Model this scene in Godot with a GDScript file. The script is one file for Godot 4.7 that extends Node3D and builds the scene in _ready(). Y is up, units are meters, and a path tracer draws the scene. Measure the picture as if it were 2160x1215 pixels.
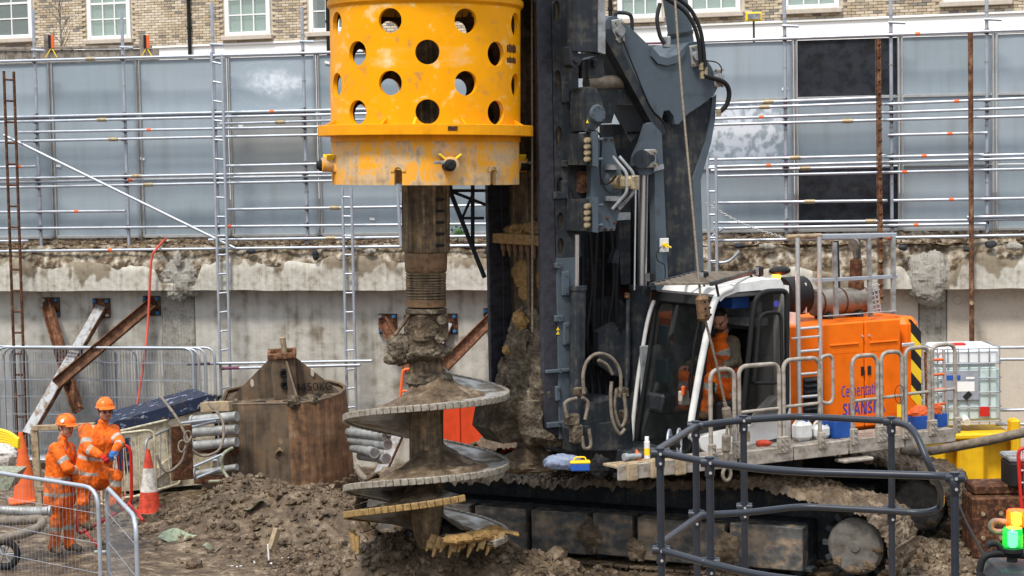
extends Node3D
# Construction pit: piling rig with yellow casing driver and auger, hoarding and terrace behind.
const FPX := 4220.0
var cam_pos := Vector3(0, 5.2, 0)
var cam_b: Basis
var FR: Transform3D   # rig upper frame: x to the rear, y up, z towards the walkway side, origin under the kelly bar
var FW: Transform3D   # retaining wall frame: x along the wall, z out of the wall
var FB: Transform3D   # terrace facade frame
var FK: Transform3D   # kelly axis frame: y along the axis
var M := {}
var T := {}
var names := {}
var rng := RandomNumberGenerator.new()
var nz := FastNoiseLite.new()

# ---------- places ----------
func ray(px: float, py: float) -> Vector3:
	return cam_b * Vector3((px - 1080.0) / FPX, -(py - 607.5) / FPX, -1.0)
func wp(px: float, py: float, z: float) -> Vector3:
	var d := ray(px, py)
	return cam_pos + d * (z / -d.z)
func gp(px: float, py: float, y := 0.0) -> Vector3:
	var d := ray(px, py)
	return cam_pos + d * ((y - cam_pos.y) / d.y)
func on(fr: Transform3D, px: float, py: float, c: float) -> Vector3:
	var inv := fr.affine_inverse()
	var o := inv * cam_pos
	var d := inv.basis * ray(px, py)
	return o + d * ((c - o.z) / d.z)
func onx(fr: Transform3D, px: float, py: float, a: float) -> Vector3:
	var inv := fr.affine_inverse()
	var o := inv * cam_pos
	var d := inv.basis * ray(px, py)
	return o + d * ((a - o.x) / d.x)
func rl(px: float, py: float, z: float) -> Vector3: return on(FR, px, py, z)
func wl(px: float, py: float, c := 0.0) -> Vector3: return on(FW, px, py, c)
func ky(py: float) -> float:
	return on(FK, 898, py, 0).y
func rpoly(pts: Array, z: float) -> PackedVector2Array:
	var r := PackedVector2Array()
	for p in pts:
		var q := rl(p[0], p[1], z)
		r.append(Vector2(q.x, q.y))
	return r

# ---------- naming ----------
func numbered(called: String) -> String:
	names[called] = names.get(called, -1) + 1
	return called if names[called] == 0 else "%s_%03d" % [called, names[called]]
func tag(o: Node, label: String, category: String, group := "") -> Node:
	o.set_meta("label", label)
	o.set_meta("category", category)
	if group: o.set_meta("group", group)
	return o
func thing(called: String, label: String, category: String, xf := Transform3D(), group := "") -> Node3D:
	var o := Node3D.new()
	o.name = numbered(called)
	add_child(o)
	o.transform = xf
	tag(o, label, category, group)
	return o
func obj(called: String, st: SurfaceTool, m: Material, parent: Node = null, xf := Transform3D()) -> MeshInstance3D:
	st.set_material(m)
	return inst(called, st.commit(), parent, xf)
func inst(called: String, mesh: Mesh, parent: Node = null, xf := Transform3D()) -> MeshInstance3D:
	var o := MeshInstance3D.new()
	o.mesh = mesh
	if parent == null:
		o.name = numbered(called)
		add_child(o)
	else:
		o.name = called
		parent.add_child(o, true)
	o.transform = xf
	return o
func structure(called: String, st: SurfaceTool, m: Material, xf := Transform3D()) -> MeshInstance3D:
	var o := obj(called, st, m, null, xf)
	o.set_meta("kind", "structure")
	return o
func stuff(o: Node) -> void: o.set_meta("kind", "stuff")

# ---------- shapes ----------
func mb() -> SurfaceTool:
	var st := SurfaceTool.new()
	st.begin(Mesh.PRIMITIVE_TRIANGLES)
	return st
func v(st: SurfaceTool, p: Vector3, n: Vector3) -> void:
	st.set_normal(n)
	st.add_vertex(p)
func tri(st: SurfaceTool, a: Vector3, b: Vector3, c: Vector3) -> void:   # counter-clockwise seen from outside
	var n := (b - a).cross(c - a).normalized()
	v(st, a, n); v(st, c, n); v(st, b, n)
func quad(st: SurfaceTool, a: Vector3, b: Vector3, c: Vector3, d: Vector3) -> void:
	var n := (c - a).cross(d - b).normalized()
	v(st, a, n); v(st, c, n); v(st, b, n)
	v(st, a, n); v(st, d, n); v(st, c, n)
func oquad(st: SurfaceTool, a: Vector3, b: Vector3, c: Vector3, d: Vector3, o: Vector3) -> void:
	if (c - a).cross(d - b).dot((a + c) * 0.5 - o) >= 0.0: quad(st, a, b, c, d)
	else: quad(st, d, c, b, a)
func otri(st: SurfaceTool, a: Vector3, b: Vector3, c: Vector3, o: Vector3) -> void:
	if (b - a).cross(c - a).dot((a + b + c) / 3.0 - o) >= 0.0: tri(st, a, b, c)
	else: tri(st, c, b, a)
func squad(st: SurfaceTool, p: Array, n: Array) -> void:   # smooth quad, four points and four normals
	for i in [0, 2, 1, 0, 3, 2]: v(st, p[i], n[i])
func cbox(st: SurfaceTool, c: Vector3, s: Vector3, ch := 0.006, b := Basis()) -> void:
	var h := s * 0.5
	ch = minf(ch, minf(h.x, minf(h.y, h.z)) * 0.6)
	var P := func(sg: Vector3, ax: int) -> Vector3:
		var q := Vector3(sg.x * (h.x - ch), sg.y * (h.y - ch), sg.z * (h.z - ch))
		q[ax] = sg[ax] * h[ax]
		return c + b * q
	for ax in 3:
		var u := (ax + 1) % 3
		var w := (ax + 2) % 3
		for s1 in [-1.0, 1.0]:
			var ps := []
			for k in [[-1.0, -1.0], [1.0, -1.0], [1.0, 1.0], [-1.0, 1.0]]:
				var g := Vector3(); g[ax] = s1; g[u] = k[0]; g[w] = k[1]
				ps.append(P.call(g, ax))
			oquad(st, ps[0], ps[1], ps[2], ps[3], c)
			for s2 in [-1.0, 1.0]:
				var g1 := Vector3(); g1[ax] = s1; g1[u] = s2; g1[w] = -1.0
				var g2 := g1; g2[w] = 1.0
				oquad(st, P.call(g1, ax), P.call(g2, ax), P.call(g2, u), P.call(g1, u), c)
	for sx in [-1.0, 1.0]:
		for sy in [-1.0, 1.0]:
			for sz in [-1.0, 1.0]:
				var g := Vector3(sx, sy, sz)
				otri(st, P.call(g, 0), P.call(g, 1), P.call(g, 2), c)
func beam(st: SurfaceTool, a: Vector3, b: Vector3, w: float, h: float, up := Vector3.UP, ch := 0.004) -> void:
	var x := (b - a)
	var l := x.length()
	x = x / l
	var z := x.cross(up).normalized()
	var y := z.cross(x)
	cbox(st, (a + b) * 0.5, Vector3(l, h, w), ch, Basis(x, y, z))
func tube(st: SurfaceTool, pts: Array, r: float, n := 8, closed := false, r1 := -1.0) -> void:
	var m := pts.size()
	var rings := []
	var up := Vector3.UP
	var t0: Vector3 = (pts[1] - pts[0]).normalized()
	if absf(t0.y) > 0.9: up = Vector3.RIGHT
	var nx := t0.cross(up).normalized()
	for i in m:
		var a: Vector3 = pts[(i - 1 + m) % m] if (closed or i > 0) else pts[0]
		var c: Vector3 = pts[(i + 1) % m] if (closed or i < m - 1) else pts[m - 1]
		var t := (c - a).normalized()
		nx = (nx - t * nx.dot(t)).normalized()
		var ny := t.cross(nx)
		var rr := r if r1 < 0.0 else lerpf(r, r1, float(i) / (m - 1))
		var ring := []
		for k in n + 1:
			var an := TAU * k / n
			var d := nx * cos(an) + ny * sin(an)
			ring.append([pts[i] + d * rr, d])
		rings.append(ring)
	var last := m if closed else m - 1
	for i in last:
		var A: Array = rings[i]
		var B: Array = rings[(i + 1) % m]
		for k in n:
			squad(st, [A[k][0], A[k + 1][0], B[k + 1][0], B[k][0]], [A[k][1], A[k + 1][1], B[k + 1][1], B[k][1]])
	if not closed:
		for e in [0, m - 1]:
			var R: Array = rings[e]
			for k in n:
				var dirn: Vector3 = pts[0] - pts[1] if e == 0 else pts[m - 1] - pts[m - 2]
				otri(st, pts[e], R[k][0], R[k + 1][0], pts[e] - dirn)
func cyl(st: SurfaceTool, a: Vector3, b: Vector3, r: float, n := 12, r1 := -1.0) -> void:
	tube(st, [a, b], r, n, false, r1)
func bend(pts: Array, rad := 0.15, k := 5) -> Array:   # rounds the corners of a polyline
	var o := [pts[0]]
	for i in range(1, pts.size() - 1):
		var p: Vector3 = pts[i]
		var a: Vector3 = pts[i - 1] - p
		var c: Vector3 = pts[i + 1] - p
		var la := minf(rad, a.length() * 0.48)
		var lc := minf(rad, c.length() * 0.48)
		var s: Vector3 = p + a.normalized() * la
		var e: Vector3 = p + c.normalized() * lc
		for j in k + 1:
			var q := float(j) / k
			o.append(s.lerp(p, q).lerp(p.lerp(e, q), q))
	o.append(pts[-1])
	return o
func smooth(pts: Array, k := 6) -> Array:
	var o := []
	var m := pts.size()
	for i in m - 1:
		var p0: Vector3 = pts[maxi(i - 1, 0)]
		var p3: Vector3 = pts[mini(i + 2, m - 1)]
		for j in k: o.append((pts[i] as Vector3).cubic_interpolate(pts[i + 1], p0, p3, float(j) / k))
	o.append(pts[-1])
	return o
func lathe(st: SurfaceTool, prof: Array, n := 24, xf := Transform3D(), a0 := 0.0, a1 := TAU, soft := false) -> void:
	var nn := []
	for j in prof.size() - 1:
		var d: Vector2 = prof[j + 1] - prof[j]
		nn.append(Vector2(d.y, -d.x).normalized())
	for j in prof.size() - 1:
		var p: Vector2 = prof[j]
		var q: Vector2 = prof[j + 1]
		var n0: Vector2 = nn[j]
		var n1: Vector2 = nn[j]
		if soft:
			if j > 0: n0 = (nn[j] + nn[j - 1]).normalized()
			if j < prof.size() - 2: n1 = (nn[j] + nn[j + 1]).normalized()
		for i in n:
			var b0 := lerpf(a0, a1, float(i) / n)
			var b1 := lerpf(a0, a1, float(i + 1) / n)
			var e0 := Vector3(cos(b0), 0, sin(b0))
			var e1 := Vector3(cos(b1), 0, sin(b1))
			var P := [e0 * p.x + Vector3.UP * p.y, e0 * q.x + Vector3.UP * q.y, e1 * q.x + Vector3.UP * q.y, e1 * p.x + Vector3.UP * p.y]
			var N := [e0 * n0.x + Vector3.UP * n0.y, e0 * n1.x + Vector3.UP * n1.y, e1 * n1.x + Vector3.UP * n1.y, e1 * n0.x + Vector3.UP * n0.y]
			for k in 4:
				P[k] = xf * (P[k] as Vector3)
				N[k] = (xf.basis * (N[k] as Vector3)).normalized()
			squad(st, P, N)
func prism(st: SurfaceTool, poly: PackedVector2Array, z0: float, z1: float, xf := Transform3D()) -> void:
	if Geometry2D.is_polygon_clockwise(poly): poly.reverse()
	var ix := Geometry2D.triangulate_polygon(poly)
	var area := 0.0
	for i in range(0, ix.size(), 3):
		var a := poly[ix[i]]; var b := poly[ix[i + 1]]; var c := poly[ix[i + 2]]
		if (b - a).cross(c - a) < 0.0:
			var w := b; b = c; c = w
		tri(st, xf * Vector3(a.x, a.y, z1), xf * Vector3(b.x, b.y, z1), xf * Vector3(c.x, c.y, z1))
		tri(st, xf * Vector3(a.x, a.y, z0), xf * Vector3(c.x, c.y, z0), xf * Vector3(b.x, b.y, z0))
	var s := 0.0
	for i in poly.size():
		s += poly[i].cross(poly[(i + 1) % poly.size()])
	for i in poly.size():
		var a := poly[i]
		var b := poly[(i + 1) % poly.size()]
		if s < 0.0:
			var w := a; a = b; b = w
		quad(st, xf * Vector3(a.x, a.y, z0), xf * Vector3(b.x, b.y, z0), xf * Vector3(b.x, b.y, z1), xf * Vector3(a.x, a.y, z1))
# a rectangular cell of a plate with an elliptical hole; f maps (u, v, depth) to a point
func cell(st: SurfaceTool, f: Callable, u0: float, u1: float, w0: float, w1: float, c: Vector2, rx: float, ry: float, thick: float, n := 32, back: SurfaceTool = null) -> void:
	if back == null: back = st
	var inn := []
	var out := []
	var cu := (u0 + u1) * 0.5
	for i in n:
		var a := TAU * (i + 0.5) / n
		var d := Vector2(cos(a), sin(a))
		inn.append(c + Vector2(d.x * rx, d.y * ry))
		var t := 1e9
		if d.x > 1e-6: t = minf(t, (u1 - c.x) / d.x)
		if d.x < -1e-6: t = minf(t, (u0 - c.x) / d.x)
		if d.y > 1e-6: t = minf(t, (w1 - c.y) / d.y)
		if d.y < -1e-6: t = minf(t, (w0 - c.y) / d.y)
		out.append(c + d * t)
	var corners := [Vector2(u0, w0), Vector2(u1, w0), Vector2(u1, w1), Vector2(u0, w1)]
	var F := func(q: Vector2, z: float) -> Vector3: return f.call(q.x, q.y, z)
	for i in n:
		var j := (i + 1) % n
		for z in [0.0, thick]:
			var A: Vector3 = F.call(inn[i], z); var B: Vector3 = F.call(out[i], z)
			var Cc: Vector3 = F.call(out[j], z); var D: Vector3 = F.call(inn[j], z)
			if z == 0.0: quad(st, A, B, Cc, D)
			else: quad(back, D, Cc, B, A)
			for q in corners:
				var oi: Vector2 = out[i]; var oj: Vector2 = out[j]
				if absf(oi.x - oj.x) > 1e-6 and absf(oi.y - oj.y) > 1e-6 and (absf(q.x - oi.x) < 1e-5 or absf(q.y - oi.y) < 1e-5) and (absf(q.x - oj.x) < 1e-5 or absf(q.y - oj.y) < 1e-5) and q.distance_to(oi) < (u1 - u0 + w1 - w0) * 0.3 and q.distance_to(oj) < (u1 - u0 + w1 - w0) * 0.3:
					if z == 0.0: tri(st, B, F.call(q, z), Cc)
					else: tri(back, Cc, F.call(q, z), B)
		quad(st, F.call(inn[i], 0.0), F.call(inn[j], 0.0), F.call(inn[j], thick), F.call(inn[i], thick))
func ball(st: SurfaceTool, c: Vector3, r: Vector3, n := 14, m := 9, b := Basis(), rough := 0.0, sd := 0.0) -> void:
	var P := []
	for j in m + 1:
		var row := []
		for i in n + 1:
			var a := TAU * (i % n) / n
			var e := PI * j / m
			var d := Vector3(sin(e) * cos(a), cos(e), sin(e) * sin(a))
			var k := 1.0
			if rough > 0.0: k += rough * nz.get_noise_3d(d.x * 90.0 + sd * 37.0, d.y * 90.0 + sd * 11.0, d.z * 90.0 - sd * 23.0) * 2.0
			row.append([c + b * (d * r * k), (b * (d / r)).normalized()])
		P.append(row)
	for j in m:
		for i in n:
			var q := [P[j][i], P[j][i + 1], P[j + 1][i + 1], P[j + 1][i]]
			if rough > 0.0:
				quad(st, q[0][0], q[1][0], q[2][0], q[3][0])
			else:
				squad(st, [q[0][0], q[1][0], q[2][0], q[3][0]], [q[0][1], q[1][1], q[2][1], q[3][1]])
func bolt(st: SurfaceTool, p: Vector3, n: Vector3, r: float, h: float) -> void:
	cyl(st, p - n * 0.002, p + n * h, r, 6)
# a closed lump of earth wrapped round a box-like volume
func lump(st: SurfaceTool, c: Vector3, r: Vector3, sd: float, amp := 0.22, n := 36, m := 22, fq := 1.0) -> void:
	var P := []
	for j in m + 1:
		var row := []
		for i in n:
			var a := TAU * i / n
			var e := PI * j / m
			var d := Vector3(sin(e) * cos(a), cos(e), sin(e) * sin(a))
			var q := d * r
			var k := 1.0 + amp * (nz.get_noise_3d(q.x * 260.0 * fq + sd * 91.0, q.y * 260.0 * fq, q.z * 260.0 * fq) + 0.6 * nz.get_noise_3d(q.x * 900.0 * fq, q.y * 900.0 * fq + sd * 57.0, q.z * 900.0 * fq))
			row.append(c + q * k)
		P.append(row)
	for j in m:
		for i in n:
			quad(st, P[j][i], P[j][(i + 1) % n], P[j + 1][(i + 1) % n], P[j + 1][i])
# ---------- materials ----------
func lin(r: float, g: float, b: float) -> Color: return Color(r, g, b).linear_to_srgb()
func nimg(w: int, h: int, sd: int, fq: float, oct := 4, kind := FastNoiseLite.TYPE_SIMPLEX_SMOOTH, frac := FastNoiseLite.FRACTAL_FBM) -> Image:
	var n := FastNoiseLite.new()
	n.seed = sd
	n.noise_type = kind
	n.frequency = fq
	n.fractal_type = frac
	n.fractal_octaves = oct
	var im := n.get_seamless_image(w, h, false, false, 0.15, true)
	im.convert(Image.FORMAT_L8)
	return im
# layers: [[image, weight], ...] summed; stops: [[t, linear colour], ...]
func ramp_tex(size: int, layers: Array, stops: Array, gain := 1.0) -> ImageTexture:
	var lut := []
	for i in 256:
		var t := i / 255.0
		var c: Color = stops[-1][1]
		for s in stops.size() - 1:
			if t <= stops[s + 1][0]:
				c = (stops[s][1] as Color).lerp(stops[s + 1][1], clampf((t - stops[s][0]) / maxf(stops[s + 1][0] - stops[s][0], 1e-4), 0, 1))
				break
		c = c.linear_to_srgb()
		lut.append([int(c.r * 255.0), int(c.g * 255.0), int(c.b * 255.0)])
	var datas := []
	var tw := 0.0
	for l in layers:
		var im: Image = l[0].duplicate()
		if im.get_width() != size or im.get_height() != size: im.resize(size, size, Image.INTERPOLATE_CUBIC)
		datas.append(im.get_data())
		tw += l[1]
	var out := PackedByteArray()
	out.resize(size * size * 3)
	for i in size * size:
		var s := 0.0
		for k in datas.size(): s += datas[k][i] * layers[k][1]
		s = ((s / tw) / 255.0 - 0.5) * gain + 0.5
		var q: Array = lut[clampi(int(s * 255.0), 0, 255)]
		out[i * 3] = q[0]; out[i * 3 + 1] = q[1]; out[i * 3 + 2] = q[2]
	return ImageTexture.create_from_image(Image.create_from_data(size, size, false, Image.FORMAT_RGB8, out))
func bump_tex(im: Image, k: float) -> ImageTexture:
	var b: Image = im.duplicate()
	b.convert(Image.FORMAT_RGBA8)
	b.bump_map_to_normal_map(k)
	return ImageTexture.create_from_image(b)
func mat(c: Color, rough := 0.6, metal := 0.0, tex: Texture2D = null, sc := 1.0, bump: Texture2D = null, bk := 1.0) -> StandardMaterial3D:
	var m := StandardMaterial3D.new()
	m.albedo_color = c
	m.roughness = rough
	m.metallic = metal
	m.metallic_specular = 0.4
	if tex or bump:
		m.uv1_triplanar = true
		m.uv1_world_triplanar = true
		m.uv1_scale = Vector3.ONE * sc
	if tex: m.albedo_texture = tex
	if bump:
		m.normal_enabled = true
		m.normal_texture = bump
		m.normal_scale = bk
	return m
func make_materials() -> void:
	var n_fine := nimg(512, 512, 3, 0.02, 5)
	var n_mid := nimg(512, 512, 8, 0.008, 5)
	var n_big := nimg(512, 512, 21, 0.004, 3)
	var n_grain := nimg(512, 512, 31, 0.09, 3)
	var n_cell := nimg(512, 512, 41, 0.03, 3, FastNoiseLite.TYPE_CELLULAR)
	var streak := nimg(512, 32, 51, 0.03, 4)
	var streak2 := nimg(512, 24, 57, 0.012, 4)
	var g0 := Color(0.55, 0.55, 0.55); var g1 := Color(1, 1, 1)
	T.grime = ramp_tex(512, [[n_fine, 0.6], [n_mid, 1.0]], [[0.0, Color(0.4, 0.37, 0.33)], [0.42, Color(0.72, 0.7, 0.68)], [0.6, Color(0.95, 0.95, 0.95)], [1.0, g1]], 1.6)
	T.grime_soft = ramp_tex(512, [[n_fine, 0.5], [n_mid, 1.0], [streak, 0.5]], [[0.0, Color(0.72, 0.7, 0.67)], [0.5, Color(0.9, 0.9, 0.9)], [1.0, g1]], 1.5)
	T.dust = ramp_tex(512, [[n_fine, 0.8], [n_mid, 1.0], [streak, 0.9]], [[0.0, Color(0.2, 0.2, 0.21)], [0.5, Color(0.3, 0.3, 0.31)], [0.62, Color(0.38, 0.36, 0.33)], [0.75, Color(0.68, 0.58, 0.45)], [1.0, Color(0.95, 0.75, 0.55)]], 1.7)
	T.rust = ramp_tex(512, [[n_fine, 1.0], [n_mid, 0.8], [streak, 0.3]], [[0.0, Color(0.035, 0.02, 0.014)], [0.45, Color(0.10, 0.045, 0.024)], [0.62, Color(0.19, 0.085, 0.04)], [1.0, Color(0.28, 0.19, 0.12)]], 1.7)
	T.mud = ramp_tex(1024, [[nimg(1024, 1024, 61, 0.02, 5), 1.0], [nimg(1024, 1024, 62, 0.005, 3), 1.3], [nimg(1024, 1024, 63, 0.12, 2), 0.5]], [[0.0, Color(0.035, 0.025, 0.016)], [0.38, Color(0.074, 0.05, 0.03)], [0.6, Color(0.125, 0.088, 0.054)], [0.8, Color(0.185, 0.138, 0.09)], [1.0, Color(0.28, 0.226, 0.165)]], 2.1)
	T.mud_n = bump_tex(nimg(512, 512, 64, 0.03, 5), 9.0)
	T.concrete = ramp_tex(1024, [[nimg(1024, 1024, 71, 0.012, 5), 1.0], [nimg(1024, 1024, 72, 0.004, 3), 0.9], [nimg(1024, 40, 73, 0.02, 4), 0.9], [nimg(1024, 1024, 74, 0.15, 2), 0.3]], [[0.0, Color(0.13, 0.105, 0.075)], [0.25, Color(0.28, 0.25, 0.2)], [0.42, Color(0.40, 0.383, 0.34)], [0.6, Color(0.46, 0.443, 0.398)], [1.0, Color(0.56, 0.545, 0.505)]], 1.7)
	T.cream = ramp_tex(512, [[n_fine, 0.6], [n_big, 1.0], [n_grain, 0.5]], [[0.0, Color(0.36, 0.3, 0.24)], [0.4, Color(0.50, 0.44, 0.375)], [1.0, Color(0.62, 0.56, 0.49)]], 1.4)
	T.rubble = ramp_tex(512, [[n_fine, 1.0], [n_cell, 0.5], [n_mid, 0.8]], [[0.0, Color(0.03, 0.023, 0.015)], [0.4, Color(0.11, 0.08, 0.05)], [0.58, Color(0.24, 0.19, 0.13)], [0.75, Color(0.38, 0.34, 0.27)], [1.0, Color(0.55, 0.52, 0.46)]], 2.0)
	T.soil = ramp_tex(512, [[n_fine, 1.0], [n_grain, 1.0], [n_mid, 0.6]], [[0.0, Color(0.025, 0.017, 0.01)], [0.45, Color(0.085, 0.055, 0.03)], [0.65, Color(0.17, 0.115, 0.06)], [0.82, Color(0.33, 0.27, 0.2)], [1.0, Color(0.6, 0.56, 0.5)]], 2.0)
	T.worn = ramp_tex(512, [[n_fine, 0.8], [n_mid, 1.0], [streak, 1.0]], [[0.0, Color(0.30, 0.2, 0.11)], [0.4, Color(0.52, 0.37, 0.22)], [0.52, Color(0.62, 0.40, 0.16)], [0.6, Color(0.76, 0.33, 0.02)], [1.0, Color(0.82, 0.36, 0.01)]], 2.0)
	T.yellow = ramp_tex(512, [[n_fine, 0.7], [n_mid, 1.0]], [[0.0, Color(0.5, 0.24, 0.05)], [0.14, Color(0.78, 0.32, 0.002)], [0.76, Color(0.84, 0.345, 0.002)], [0.86, Color(0.80, 0.42, 0.08)], [1.0, Color(0.78, 0.56, 0.3)]], 1.7)
	T.barrel = ramp_tex(512, [[n_fine, 0.6], [n_mid, 0.9], [streak, 1.3]], [[0.0, Color(0.04, 0.03, 0.022)], [0.3, Color(0.10, 0.076, 0.053)], [0.6, Color(0.165, 0.128, 0.09)], [0.78, Color(0.20, 0.125, 0.07)], [1.0, Color(0.30, 0.25, 0.20)]], 1.6)
	T.mastmud = ramp_tex(512, [[n_fine, 0.8], [n_big, 0.6], [streak, 1.3]], [[0.0, Color(0.022, 0.018, 0.014)], [0.4, Color(0.075, 0.055, 0.036)], [0.6, Color(0.13, 0.1, 0.068)], [0.8, Color(0.22, 0.16, 0.09)], [1.0, Color(0.33, 0.22, 0.1)]], 1.9)
	T.auger = ramp_tex(512, [[n_fine, 1.0], [n_mid, 1.0]], [[0.0, Color(0.1, 0.075, 0.05)], [0.36, Color(0.2, 0.165, 0.12)], [0.5, Color(0.4, 0.39, 0.38)], [1.0, Color(0.6, 0.61, 0.62)]], 1.6)
	T.plate = ramp_tex(512, [[n_fine, 0.8], [n_mid, 1.0], [n_big, 0.7]], [[0.0, Color(0.05, 0.04, 0.03)], [0.4, Color(0.12, 0.125, 0.13)], [0.55, Color(0.18, 0.19, 0.2)], [0.65, Color(0.3, 0.24, 0.18)], [1.0, Color(0.6, 0.47, 0.35)]], 1.8)
	T.navy = ramp_tex(512, [[n_fine, 1.0], [n_mid, 0.9]], [[0.0, Color(0.2, 0.12, 0.06)], [0.2, Color(0.03, 0.035, 0.05)], [0.3, Color(0.02, 0.028, 0.055)], [0.74, Color(0.024, 0.036, 0.075)], [0.82, Color(0.2, 0.23, 0.3)], [1.0, Color(0.5, 0.5, 0.5)]], 1.5)
	T.sheet = ramp_tex(512, [[n_fine, 0.35], [n_big, 0.5], [streak, 1.0], [streak2, 0.8]], [[0.0, Color(0.8, 0.78, 0.74)], [0.4, Color(0.92, 0.92, 0.92)], [0.8, Color(0.98, 0.98, 0.98)], [1.0, g1]], 1.5)
	T.rigpaint = ramp_tex(512, [[n_fine, 0.6], [n_mid, 1.0], [streak, 0.5]], [[0.0, Color(0.5, 0.46, 0.4)], [0.3, Color(0.85, 0.85, 0.85)], [1.0, g1]], 1.5)
	T.worn_steel = ramp_tex(512, [[n_fine, 1.0], [n_mid, 1.0]], [[0.0, Color(0.3, 0.17, 0.09)], [0.33, Color(0.5, 0.36, 0.24)], [0.42, Color(0.8, 0.8, 0.82)], [0.75, Color(0.9, 0.9, 0.9)], [1.0, g1]], 1.8)
	T.barrel_rust = ramp_tex(512, [[n_fine, 0.6], [n_mid, 0.9], [streak, 1.0]], [[0.0, Color(0.05, 0.035, 0.025)], [0.35, Color(0.11, 0.075, 0.05)], [0.58, Color(0.19, 0.12, 0.07)], [0.75, Color(0.22, 0.15, 0.09)], [1.0, Color(0.3, 0.25, 0.2)]], 1.8)
	T.cloth = ramp_tex(512, [[n_fine, 0.8], [n_mid, 1.0]], [[0.0, Color(0.35, 0.3, 0.26)], [0.3, Color(0.7, 0.68, 0.66)], [0.5, Color(0.92, 0.92, 0.92)], [1.0, g1]], 1.7)
	T.smear = smear(false)
	T.smear2 = smear(true)
	T.fine_n = bump_tex(n_fine, 3.0)
	T.grain_n = bump_tex(n_grain, 3.0)
	T.conc_n = bump_tex(nimg(512, 512, 77, 0.02, 5), 4.0)
	M.galv = mat(lin(0.46, 0.50, 0.56), 0.42, 0.55, T.grime_soft, 1.3)
	M.galv_dull = mat(lin(0.36, 0.37, 0.37), 0.55, 0.35, T.grime, 1.1)
	M.coupler = mat(lin(0.10, 0.07, 0.075), 0.6, 0.5, T.grime, 3.0)
	M.purple = mat(lin(0.17, 0.055, 0.11), 0.6, 0.1, T.grime, 3.0)
	M.tape = mat(lin(0.75, 0.13, 0.03), 0.5)
	M.tape_teal = mat(lin(0.03, 0.32, 0.33), 0.5)
	M.rust = mat(Color.WHITE, 0.85, 0.15, T.rust, 0.9, T.fine_n, 0.5)
	M.rust_dark = mat(lin(0.62, 0.55, 0.5), 0.8, 0.2, T.rust, 1.4)
	M.rust_red = mat(lin(1.0, 0.9, 0.85), 0.8, 0.1, T.rust, 1.7)
	M.steel_worn = mat(lin(0.33, 0.345, 0.36), 0.55, 0.1, T.worn_steel, 0.9)
	M.hoard = mat(lin(0.33, 0.39, 0.44), 0.36, 0.1, T.sheet, 0.4)
	M.hoard_b = mat(lin(0.29, 0.35, 0.395), 0.4, 0.1, T.sheet, 0.55)
	M.hoard_c = mat(lin(0.30, 0.315, 0.315), 0.5, 0.1, T.sheet, 0.5)
	M.hoard_smear = mat(lin(1, 1, 1), 0.45, 0.05)
	M.hoard_smear.albedo_texture = T.smear
	M.hoard_smear2 = mat(lin(1, 1, 1), 0.45, 0.05)
	M.hoard_smear2.albedo_texture = T.smear2
	M.black_panel = mat(lin(0.032, 0.036, 0.045), 0.4, 0.0, T.grime, 0.8)
	M.post = mat(lin(0.40, 0.41, 0.41), 0.5, 0.3, T.grime_soft, 1.0)
	M.concrete = mat(lin(0.98, 0.98, 0.98), 0.9, 0.0, T.concrete, 0.28, T.conc_n, 0.5)
	M.beam_conc = mat(lin(1.0, 1.0, 0.98), 0.9, 0.0, T.concrete, 0.5, T.conc_n, 0.6)
	M.cream = mat(lin(1.0, 1.0, 0.98), 0.88, 0.0, T.cream, 0.35)
	M.grey_conc = mat(lin(0.66, 0.66, 0.65), 0.92, 0.0, T.concrete, 1.3, T.conc_n, 1.0)
	M.rubble = mat(lin(1.0, 1.0, 1.0), 0.95, 0.0, T.rubble, 0.8, T.mud_n, 1.0)
	M.soil = mat(lin(1, 1, 1), 0.95, 0.0, T.soil, 1.0, T.mud_n, 0.9)
	M.mud = mat(lin(1.0, 1.0, 1.0), 0.62, 0.0, T.mud, 0.42, T.mud_n, 0.9)
	M.mud_dark = M.mud
	M.mud_grey = mat(lin(0.8, 0.87, 0.93), 0.85, 0.0, T.mud, 0.9, T.mud_n, 1.0)
	M.clay = mat(lin(0.33, 0.20, 0.075), 0.9, 0.0, T.grime, 3.0, T.mud_n, 1.0)
	M.stone = mat(lin(1.0, 1.0, 1.0), 0.85, 0.0, T.mud, 1.3)
	M.yellow = mat(Color.WHITE, 0.38, 0.0, T.yellow, 0.55)
	M.yellow_flat = mat(lin(0.82, 0.34, 0.006), 0.45, 0.0, T.grime_soft, 1.0)
	M.yellow_worn = mat(Color.WHITE, 0.6, 0.0, T.worn, 0.75)
	M.bund = mat(lin(0.80, 0.47, 0.008), 0.5, 0.0, T.grime_soft, 0.7)
	M.rig = mat(lin(0.098, 0.114, 0.133), 0.5, 0.0, T.dust, 0.9)
	M.rig_light = mat(lin(0.085, 0.108, 0.13), 0.42, 0.0, T.rigpaint, 0.8)
	M.rig.metallic_specular = 0.22
	M.rig_dark = M.rig
	M.rig_pale = mat(lin(0.30, 0.32, 0.335), 0.45, 0.1, T.grime, 1.0)
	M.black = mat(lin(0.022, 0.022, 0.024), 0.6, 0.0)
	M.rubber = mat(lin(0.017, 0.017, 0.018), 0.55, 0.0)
	M.hose_mud = mat(lin(0.20, 0.17, 0.135), 0.7, 0.0, T.grime, 2.0)
	M.rail_black = mat(lin(0.028, 0.033, 0.045), 0.38, 0.2, T.grime_soft, 3.0)
	M.chrome = mat(lin(0.78, 0.79, 0.82), 0.36, 1.0)
	M.bright_steel = mat(lin(0.60, 0.60, 0.60), 0.4, 0.6, T.grime_soft, 2.0)
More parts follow.
